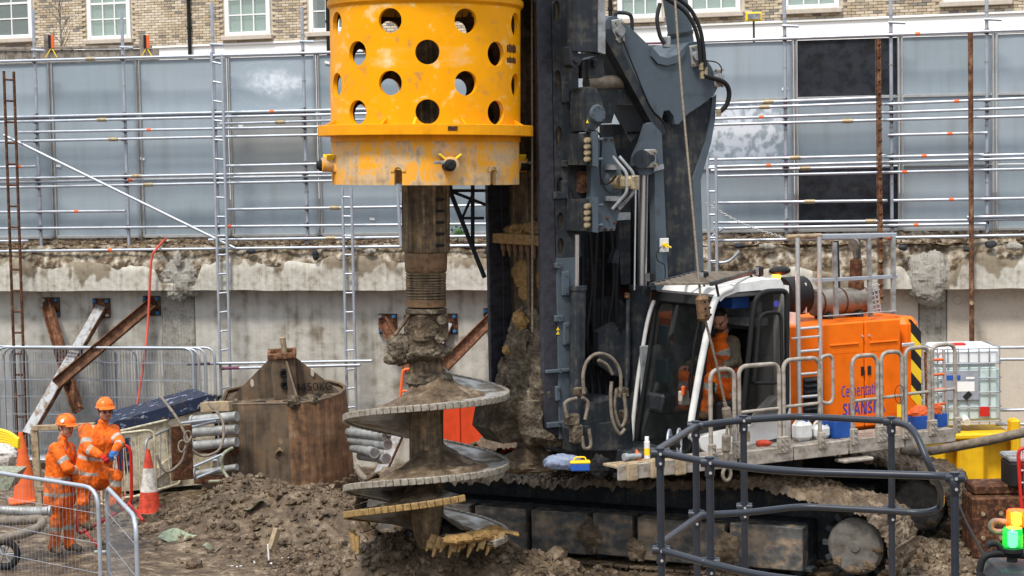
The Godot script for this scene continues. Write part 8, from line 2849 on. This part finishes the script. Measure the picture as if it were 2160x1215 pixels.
# ---------- people: one continuous skin meshed from tapered bones ----------
# bone: [a, b, ra, rb, colour, stripes [[t0, t1], ...], stripe colour]
func bone_d(p: Vector3, b: Array) -> Vector2:
	var ab: Vector3 = b[1] - b[0]
	var t := clampf((p - (b[0] as Vector3)).dot(ab) / maxf(ab.length_squared(), 1e-8), 0.0, 1.0)
	return Vector2(p.distance_to((b[0] as Vector3) + ab * t) - lerpf(b[2], b[3], t), t)
func skin(st: SurfaceTool, bones: Array, cellsz: float, k: float, wrinkle: float) -> void:
	var lo := Vector3.INF
	var hi := -Vector3.INF
	for b in bones:
		var r: float = maxf(b[2], b[3]) + 3.0 * cellsz + k
		for e in 2:
			lo = lo.min((b[e] as Vector3) - Vector3.ONE * r)
			hi = hi.max((b[e] as Vector3) + Vector3.ONE * r)
	var n := Vector3i(((hi - lo) / cellsz).ceil()) + Vector3i.ONE
	var F := PackedFloat32Array()
	F.resize(n.x * n.y * n.z)
	F.fill(1.0)
	for b in bones:
		var r: float = maxf(b[2], b[3]) + 3.0 * cellsz + k
		var a0 := Vector3i((((b[0] as Vector3).min(b[1]) - Vector3.ONE * r - lo) / cellsz).floor()).max(Vector3i.ZERO)
		var a1 := Vector3i((((b[0] as Vector3).max(b[1]) + Vector3.ONE * r - lo) / cellsz).ceil()).min(n - Vector3i.ONE)
		for z in range(a0.z, a1.z + 1):
			for y in range(a0.y, a1.y + 1):
				var row := (z * n.y + y) * n.x
				for x in range(a0.x, a1.x + 1):
					var d := bone_d(lo + Vector3(x, y, z) * cellsz, b).x
					var f := F[row + x]
					var h := maxf(k - absf(f - d), 0.0) / k
					F[row + x] = minf(f, d) - h * h * k * 0.25
	if wrinkle > 0.0:
		for i in F.size():
			if absf(F[i]) < 0.06:
				var p := lo + Vector3(i % n.x, (i / n.x) % n.y, i / (n.x * n.y)) * cellsz
				F[i] += wrinkle * (nz.get_noise_3d(p.x * 700.0, p.y * 450.0, p.z * 700.0) + 0.5 * nz.get_noise_3d(p.x * 1500.0, p.y * 1100.0, p.z * 1500.0))
	var ids := {}
	var P := []
	var N := []
	var Cc := []
	var dx := [0, 1, 0, 1, 0, 1, 0, 1]; var dy := [0, 0, 1, 1, 0, 0, 1, 1]; var dz := [0, 0, 0, 0, 1, 1, 1, 1]
	var off := []
	for c in 8: off.append((dz[c] * n.y + dy[c]) * n.x + dx[c])
	var edges := [[0, 1], [2, 3], [4, 5], [6, 7], [0, 2], [1, 3], [4, 6], [5, 7], [0, 4], [1, 5], [2, 6], [3, 7]]
	for z in n.z - 1:
		for y in n.y - 1:
			for x in n.x - 1:
				var i := (z * n.y + y) * n.x + x
				var f0 := F[i]
				if absf(f0) > cellsz * 3.0: continue
				var m := 0
				for c in 8:
					if F[i + off[c]] < 0.0: m |= 1 << c
				if m == 0 or m == 255: continue
				var s := Vector3.ZERO
				var cnt := 0
				for e in edges:
					var fa := F[i + off[e[0]]]; var fb := F[i + off[e[1]]]
					if (fa < 0.0) != (fb < 0.0):
						var t := fa / (fa - fb)
						s += Vector3(lerpf(dx[e[0]], dx[e[1]], t), lerpf(dy[e[0]], dy[e[1]], t), lerpf(dz[e[0]], dz[e[1]], t))
						cnt += 1
				var p := lo + (Vector3(x, y, z) + s / cnt) * cellsz
				ids[i] = P.size()
				P.append(p)
				N.append(Vector3(F[i + off[1]] - F[i] + F[i + off[7]] - F[i + off[6]], F[i + off[2]] - F[i] + F[i + off[7]] - F[i + off[5]], F[i + off[4]] - F[i] + F[i + off[7]] - F[i + off[3]]).normalized())
				var best := 1e9
				var col := Color.WHITE
				for b in bones:
					var q := bone_d(p, b)
					if q.x < best:
						best = q.x
						col = b[4]
						for sp in b[5]:
							if q.y >= sp[0] and q.y <= sp[1]: col = b[6]
				if wrinkle > 0.0:   # dirt rubbed into the cloth, heaviest on cuffs and shins
					var dirt := smoothstep(0.1, 0.5, nz.get_noise_3d(p.x * 420.0, p.y * 300.0, p.z * 420.0) + 0.35 * smoothstep(0.55, 0.1, (p.y - lo.y) / (hi.y - lo.y)))
					col = col.lerp(Color(0.16, 0.08, 0.035), 0.6 * dirt)
				Cc.append(col)
	var emit := func(a: int, b: int, c: int, d: int, flip: bool) -> void:
		var o := [a, c, b, a, d, c] if flip else [a, b, c, a, c, d]
		for q in o:
			st.set_normal(N[q]); st.set_color(Cc[q]); st.add_vertex(P[q])
	var sx := 1; var sy := n.x; var sz := n.x * n.y
	for i in ids:
		var x: int = i % n.x; var y: int = (i / n.x) % n.y; var z: int = i / sz
		if y > 0 and z > 0 and (F[i] < 0.0) != (F[i + sx] < 0.0) and ids.has(i - sy) and ids.has(i - sz) and ids.has(i - sy - sz):
			emit.call(ids[i], ids[i - sy], ids[i - sy - sz], ids[i - sz], F[i] < 0.0)
		if x > 0 and z > 0 and (F[i] < 0.0) != (F[i + sy] < 0.0) and ids.has(i - sx) and ids.has(i - sz) and ids.has(i - sx - sz):
			emit.call(ids[i], ids[i - sz], ids[i - sx - sz], ids[i - sx], F[i] < 0.0)
		if x > 0 and y > 0 and (F[i] < 0.0) != (F[i + sz] < 0.0) and ids.has(i - sx) and ids.has(i - sy) and ids.has(i - sx - sy):
			emit.call(ids[i], ids[i - sx], ids[i - sx - sy], ids[i - sy], F[i] < 0.0)
const ORANGE := Color(0.86, 0.15, 0.008)
const SILVER := Color(0.42, 0.42, 0.39)
const SKIN := Color(0.52, 0.27, 0.18)
const BOOT := Color(0.075, 0.06, 0.045)
# head with face; frame: y up, z out of the face
func head(st: SurfaceTool, xf: Transform3D, hair: Color, beard: Color) -> void:
	var B := []
	var dark := Color(0.04, 0.03, 0.025)
	var lip := Color(0.36, 0.13, 0.1)
	var add := func(a: Vector3, b: Vector3, ra: float, rb: float, c: Color) -> void: B.append([xf * a, xf * b, ra, rb, c, [], c])
	add.call(Vector3(0, 0.055, -0.025), Vector3(0, 0.06, 0.02), 0.082, 0.076, SKIN)
	add.call(Vector3(0, 0.085, -0.05), Vector3(0, 0.11, 0.0), 0.07, 0.066, hair)
	add.call(Vector3(0, 0.0, -0.06), Vector3(0, 0.06, -0.075), 0.052, 0.055, hair)
	add.call(Vector3(-0.03, -0.02, 0.03), Vector3(0.03, -0.02, 0.03), 0.048, 0.048, SKIN)
	add.call(Vector3(0, -0.065, 0.05), Vector3(0, -0.055, 0.055), 0.034, 0.034, beard)
	for s in [-1.0, 1.0]:
		add.call(Vector3(s * 0.05, -0.035, 0.01), Vector3(s * 0.02, -0.065, 0.045), 0.034, 0.03, beard)
		add.call(Vector3(s * 0.082, 0.0, -0.01), Vector3(s * 0.085, 0.035, -0.018), 0.012, 0.016, SKIN)
		add.call(Vector3(s * 0.032, 0.026, 0.079), Vector3(s * 0.034, 0.026, 0.080), 0.0105, 0.0105, dark)
		add.call(Vector3(s * 0.015, 0.044, 0.084), Vector3(s * 0.052, 0.046, 0.068), 0.009, 0.008, hair)
		add.call(Vector3(s * 0.04, -0.004, 0.062), Vector3(s * 0.045, -0.004, 0.058), 0.022, 0.022, SKIN)
	add.call(Vector3(0, 0.03, 0.086), Vector3(0, -0.006, 0.103), 0.009, 0.015, SKIN)
	add.call(Vector3(-0.02, -0.036, 0.079), Vector3(0.02, -0.036, 0.079), 0.0095, 0.0095, lip)
	add.call(Vector3(0, -0.05, -0.02), Vector3(0, -0.15, -0.04), 0.054, 0.06, SKIN)
	skin(st, B, 0.0075, 0.016, 0.0)
# hand curled round a bar; frame: y from wrist to knuckles, z out of the palm, x towards the thumb
func hand(st: SurfaceTool, xf: Transform3D, c: Color, curl := 1.0) -> void:
	var B := []
	var add := func(a: Vector3, b: Vector3, ra: float, rb: float) -> void: B.append([xf * a, xf * b, ra, rb, c, [], c])
	for i in 4:
		var x := -0.03 + i * 0.02
		add.call(Vector3(x * 0.7, 0.0, 0), Vector3(x, 0.08, 0), 0.016, 0.0135)
		var l: float = [0.032, 0.042, 0.046, 0.040][i]
		var p := Vector3(x, 0.082, 0.002)
		var ang := 0.5 * curl
		for j in 3:
			var q: Vector3 = p + Vector3(0, cos(ang), sin(ang)) * (l * float([1.0, 0.8, 0.65][j]))
			add.call(p, q, 0.0105 - j * 0.001, 0.0095 - j * 0.001)
			p = q
			ang += 0.85 * curl
	add.call(Vector3(0.028, 0.02, 0.005), Vector3(0.055, 0.055, 0.025), 0.016, 0.012)
	add.call(Vector3(0.055, 0.055, 0.025), Vector3(0.05, 0.08, 0.045), 0.012, 0.009)
	add.call(Vector3(0, -0.03, 0), Vector3(0, 0.01, 0), 0.026, 0.027)
	skin(st, B, 0.0055, 0.007, 0.0)
func aim(from: Vector3, to: Vector3, palm: Vector3) -> Transform3D:
	var y := (to - from).normalized()
	var z := (palm - y * palm.dot(y)).normalized()
	return Transform3D(Basis(y.cross(z), y, z), from)
func helmet(xf: Transform3D, parent: Node, m: Material, badge: bool) -> void:
	var st := mb()
	var pr := []
	for i in 9:
		var a := i / 8.0 * PI * 0.5
		pr.append(Vector2(0.122 * cos(a), 0.125 * sin(a)))
	lathe(st, pr, 26, xf * Transform3D(Basis.from_scale(Vector3(0.93, 1, 1.1)), Vector3.ZERO), 0, TAU, true)
	lathe(st, [Vector2(0.118, -0.012), Vector2(0.13, -0.012), Vector2(0.132, 0.0), Vector2(0.12, 0.012)], 26, xf * Transform3D(Basis.from_scale(Vector3(0.93, 1, 1.1)), Vector3.ZERO))
	var h := obj("hard_hat", st, m, parent)
	st = mb()
	for i in 10:
		var a0 := lerpf(-1.0, 1.0, i / 10.0); var a1 := lerpf(-1.0, 1.0, (i + 1) / 10.0)
		var f := func(a: float, r: float, y: float) -> Vector3: return xf * Vector3(sin(a) * 0.114 * (1.0 + (r - 1.0) * 0.5), y, cos(a) * 0.134 * r)
		quad(st, f.call(a0, 1.0, 0.0), f.call(a1, 1.0, 0.0), f.call(a1, 1.32, -0.018), f.call(a0, 1.32, -0.018))
		quad(st, f.call(a0, 1.32, -0.025), f.call(a1, 1.32, -0.025), f.call(a1, 1.0, -0.008), f.call(a0, 1.0, -0.008))
		quad(st, f.call(a0, 1.32, -0.018), f.call(a1, 1.32, -0.018), f.call(a1, 1.32, -0.025), f.call(a0, 1.32, -0.025))
	obj("peak", st, m, h)
	for s in [-0.035, 0.0, 0.035]:
		st = mb()
		var rib := []
		for i in 9:
			var a := lerpf(0.35, PI - 0.35, i / 8.0)
			rib.append(xf * Vector3(s, 0.124 * sin(a), 0.133 * cos(a)))
		tube(st, rib, 0.006, 6)
		obj("rib", st, m, h)
	if badge:
		st = mb()
		var p := xf * Vector3(-0.105, 0.045, 0.03)
		cyl(st, p, p + xf.basis * Vector3(-0.012, 0.004, 0.004), 0.022, 12)
		obj("sticker", st, M.sash, h)
	st = mb()
	for s in [-1.0, 1.0]: tube(st, [xf * Vector3(s * 0.105, -0.01, 0.0), xf * Vector3(s * 0.085, -0.1, 0.03), xf * Vector3(s * 0.02, -0.135, 0.06)], 0.004, 5)
	obj("chin_strap", st, M.rubber, h)
func body(J: Dictionary, jacket: Color, trousers: Color, sleeve: Color, long_coat: bool) -> Array:
	var B := []
	var none := []
	var pel: Vector3 = J.pelvis; var ch: Vector3 = J.chest; var nk: Vector3 = J.neck
	var sl: Vector3 = J.sl; var sr: Vector3 = J.sr
	var side := (sl - sr).normalized()
	var hem: Vector3 = pel - (ch - pel).normalized() * (0.13 if long_coat else 0.0)
	for s in [-1.0, 1.0]:
		B.append([ch + side * s * 0.075, hem + side * s * 0.09, 0.148, 0.158, jacket, [[0.42, 0.50], [0.80, 0.88]], SILVER])
		B.append([nk + side * s * 0.06 - Vector3(0, 0.06, 0), ch + side * s * 0.08, 0.065, 0.15, jacket, [[0.1, 1.0]] if s > 0 and sleeve != ORANGE else none, SILVER])
	B.append([ch, hem, 0.155, 0.165, jacket, [[0.42, 0.50], [0.80, 0.88]], SILVER])
	B.append([sl - Vector3(0, 0.025, 0), sr - Vector3(0, 0.025, 0), 0.08, 0.08, jacket, [[0.2, 0.27], [0.73, 0.80]], SILVER])
	B.append([nk - Vector3(0, 0.02, 0), nk + Vector3(0, 0.025, 0), 0.07, 0.064, jacket, none, SILVER])
	for a in ["l", "r"]:
		var s: Vector3 = J["s" + a]; var e: Vector3 = J["e" + a]; var h: Vector3 = J["h" + a]
		B.append([s, e, 0.082, 0.066, sleeve, [[0.55, 0.75]] if sleeve == ORANGE else none, SILVER])
		B.append([e, h, 0.066, 0.05, sleeve, [[0.25, 0.47]] if sleeve == ORANGE else none, SILVER])
		var hp: Vector3 = J["p" + a]; var kn: Vector3 = J["k" + a]; var an: Vector3 = J["a" + a]; var to: Vector3 = J["t" + a]
		B.append([hp, kn, 0.098, 0.076, trousers, none, SILVER])
		B.append([kn, an, 0.077, 0.066, trousers, [[0.12, 0.34]], SILVER])
		B.append([an + (kn - an) * 0.2, an, 0.068, 0.062, BOOT, none, BOOT])
		B.append([an - Vector3(0, 0.03, 0), to, 0.056, 0.045, BOOT, none, BOOT])
	return B
func make_people() -> void:
	# worker seen from behind, holding the low end of the red barrier
	var Z := 25.72
	var w := func(x: float, y: float, dz := 0.0) -> Vector3: return wp(x, y, Z + dz)
	var J := {neck = w.call(133, 932), chest = w.call(128, 966), pelvis = w.call(126, 1034), sl = w.call(118, 946, -0.16), sr = w.call(146, 944, 0.17),
		el = w.call(143, 987, -0.27), hl = w.call(170, 997, -0.05), er = w.call(158, 985, 0.24), hr = w.call(182, 985, 0.3),
		pl = w.call(117, 1048, -0.09), kl = w.call(120, 1104, -0.08), al = w.call(114, 1152, -0.06), tl = w.call(126, 1164, -0.2),
		pr = w.call(138, 1048, 0.09), kr = w.call(144, 1100, 0.1), ar = w.call(147, 1148, 0.1), tr = w.call(166, 1157, 0.05)}
	var p := thing("person", "worker in orange high visibility coat and hard hat, back turned, gripping the red barrier", "person", Transform3D(), "workers")
	var st := mb()
	skin(st, body(J, ORANGE, ORANGE, ORANGE, true), 0.014, 0.03, 0.018)
	var fd := Vector3(0.86, -0.16, 0.42).normalized()
	var hx := Transform3D(Basis(Vector3.UP.cross(fd).normalized(), fd.cross(Vector3.UP.cross(fd)).normalized(), fd), w.call(139, 905))
	head(st, hx, Color(0.09, 0.07, 0.06), SKIN)
	hand(st, aim(J.hl, J.hl + Vector3(0.8, -0.1, 0.2), Vector3(0, -0.7, -0.5)), Color(0.22, 0.20, 0.08))
	hand(st, aim(J.hr, J.hr + Vector3(0.8, -0.2, 0.1), Vector3(0, -0.7, 0.5)), Color(0.22, 0.20, 0.08))
	obj("body", st, M.skin_body, p)
	helmet(hx * Transform3D(Basis(Vector3.RIGHT, -0.12), Vector3(0, 0.075, -0.01)), p, M.helmet, true)
	# worker facing us, one knee up, both hands on the barrier
	Z = 27.15
	J = {neck = w.call(216, 897), chest = w.call(208, 925), pelvis = w.call(197, 988), sl = w.call(238, 907, 0.08), sr = w.call(180, 906, -0.06),
		el = w.call(253, 934, -0.12), hl = w.call(243, 949, -0.38), er = w.call(184, 946, -0.22), hr = w.call(210, 960, -0.42),
		pl = w.call(212, 1000, -0.02), kl = w.call(246, 1003, -0.28), al = w.call(241, 1062, -0.22), tl = w.call(250, 1074, -0.36),
		pr = w.call(187, 1000, 0.02), kr = w.call(176, 1055, -0.06), ar = w.call(179, 1100, 0.05), tr = w.call(190, 1112, -0.12)}
	p = thing("person", "worker in orange high visibility coat and glasses leaning on the red barrier, knee raised", "person", Transform3D(), "workers")
	st = mb()
	skin(st, body(J, ORANGE, ORANGE, ORANGE, true), 0.014, 0.03, 0.018)
	fd = Vector3(0.5, -0.08, 0.86).normalized()
	hx = Transform3D(Basis(Vector3.UP.cross(fd).normalized(), fd.cross(Vector3.UP.cross(fd)).normalized(), fd), w.call(222, 870))
	head(st, hx, Color(0.12, 0.07, 0.045), Color(0.40, 0.19, 0.12))
	hand(st, aim(J.hl, J.hl + Vector3(-0.25, -0.35, 0.7), Vector3(0.1, -0.7, -0.5)), Color(0.02, 0.14, 0.42))
	hand(st, aim(J.hr, J.hr + Vector3(0.7, -0.3, 0.4), Vector3(0, -0.7, -0.4)), Color(0.45, 0.015, 0.015))
	obj("body", st, M.skin_body, p)
	helmet(hx * Transform3D(Basis(Vector3.RIGHT, -0.1), Vector3(0, 0.075, -0.01)), p, M.helmet, false)
	st = mb()
	for s in [-1.0, 1.0]:
		var ring := []
		for i in 10: ring.append(hx * Vector3(s * 0.036 + 0.025 * cos(TAU * i / 10), 0.024 + 0.017 * sin(TAU * i / 10), 0.098))
		tube(st, ring, 0.0028, 5, true)
		tube(st, [hx * Vector3(s * 0.06, 0.028, 0.096), hx * Vector3(s * 0.088, 0.028, 0.0)], 0.0028, 5)
	obj("glasses", st, M.rubber, p)
	# operator in the cab
	p = thing("person", "seated rig operator in orange vest and olive sleeves inside the cab", "person", FR)
	var olive := Color(0.13, 0.115, 0.08)
	J = {neck = rl(1522, 714, 1.2), chest = rl(1524, 738, 1.2), pelvis = Vector3(3.42, 2.1, 1.15), sl = rl(1546, 722, 1.38), sr = rl(1504, 722, 0.98),
		el = rl(1552, 762, 1.42), hl = rl(1530, 771, 1.50), er = rl(1488, 752, 0.92), hr = rl(1452, 772, 0.95),
		pl = Vector3(3.35, 2.1, 1.27), kl = rl(1500, 800, 1.42), al = rl(1491, 868, 1.42), tl = rl(1478, 878, 1.44),
		pr = Vector3(3.35, 2.1, 1.03), kr = rl(1444, 795, 1.02), ar = rl(1440, 858, 1.0), tr = rl(1426, 866, 1.0)}
	st = mb()
	skin(st, body(J, ORANGE, ORANGE, olive, false), 0.015, 0.035, 0.014)
	fd = Vector3(-0.75, -0.42, 0.5).normalized()
	hx = Transform3D(Basis(Vector3.UP.cross(fd).normalized(), fd.cross(Vector3.UP.cross(fd)).normalized(), fd), rl(1520, 680, 1.24))
	head(st, hx, Color(0.02, 0.016, 0.013), Color(0.07, 0.04, 0.03))
	hand(st, aim(J.hl, J.hl + Vector3(-0.7, -0.15, 0.1), Vector3(0, -1, 0)), SKIN, 0.7)
	hand(st, aim(J.hr, J.hr + Vector3(-0.7, -0.1, 0), Vector3(0, -1, 0)), SKIN, 0.8)
	obj("body", st, M.skin_body, p)
func _ready() -> void:
	nz.seed = 7
	nz.frequency = 0.01
	nz.fractal_octaves = 3
	make_view()
	make_materials()
	more_materials()
	make_ground()
	make_wall()
	make_hoarding()
	make_scaffold()
	make_terrace()
	make_rig()
	make_casing()
	make_kelly()
	make_auger()
	make_struts()
	make_left()
	make_barrel()
	make_right()
	make_people()
	make_handrail()
	make_beacons()
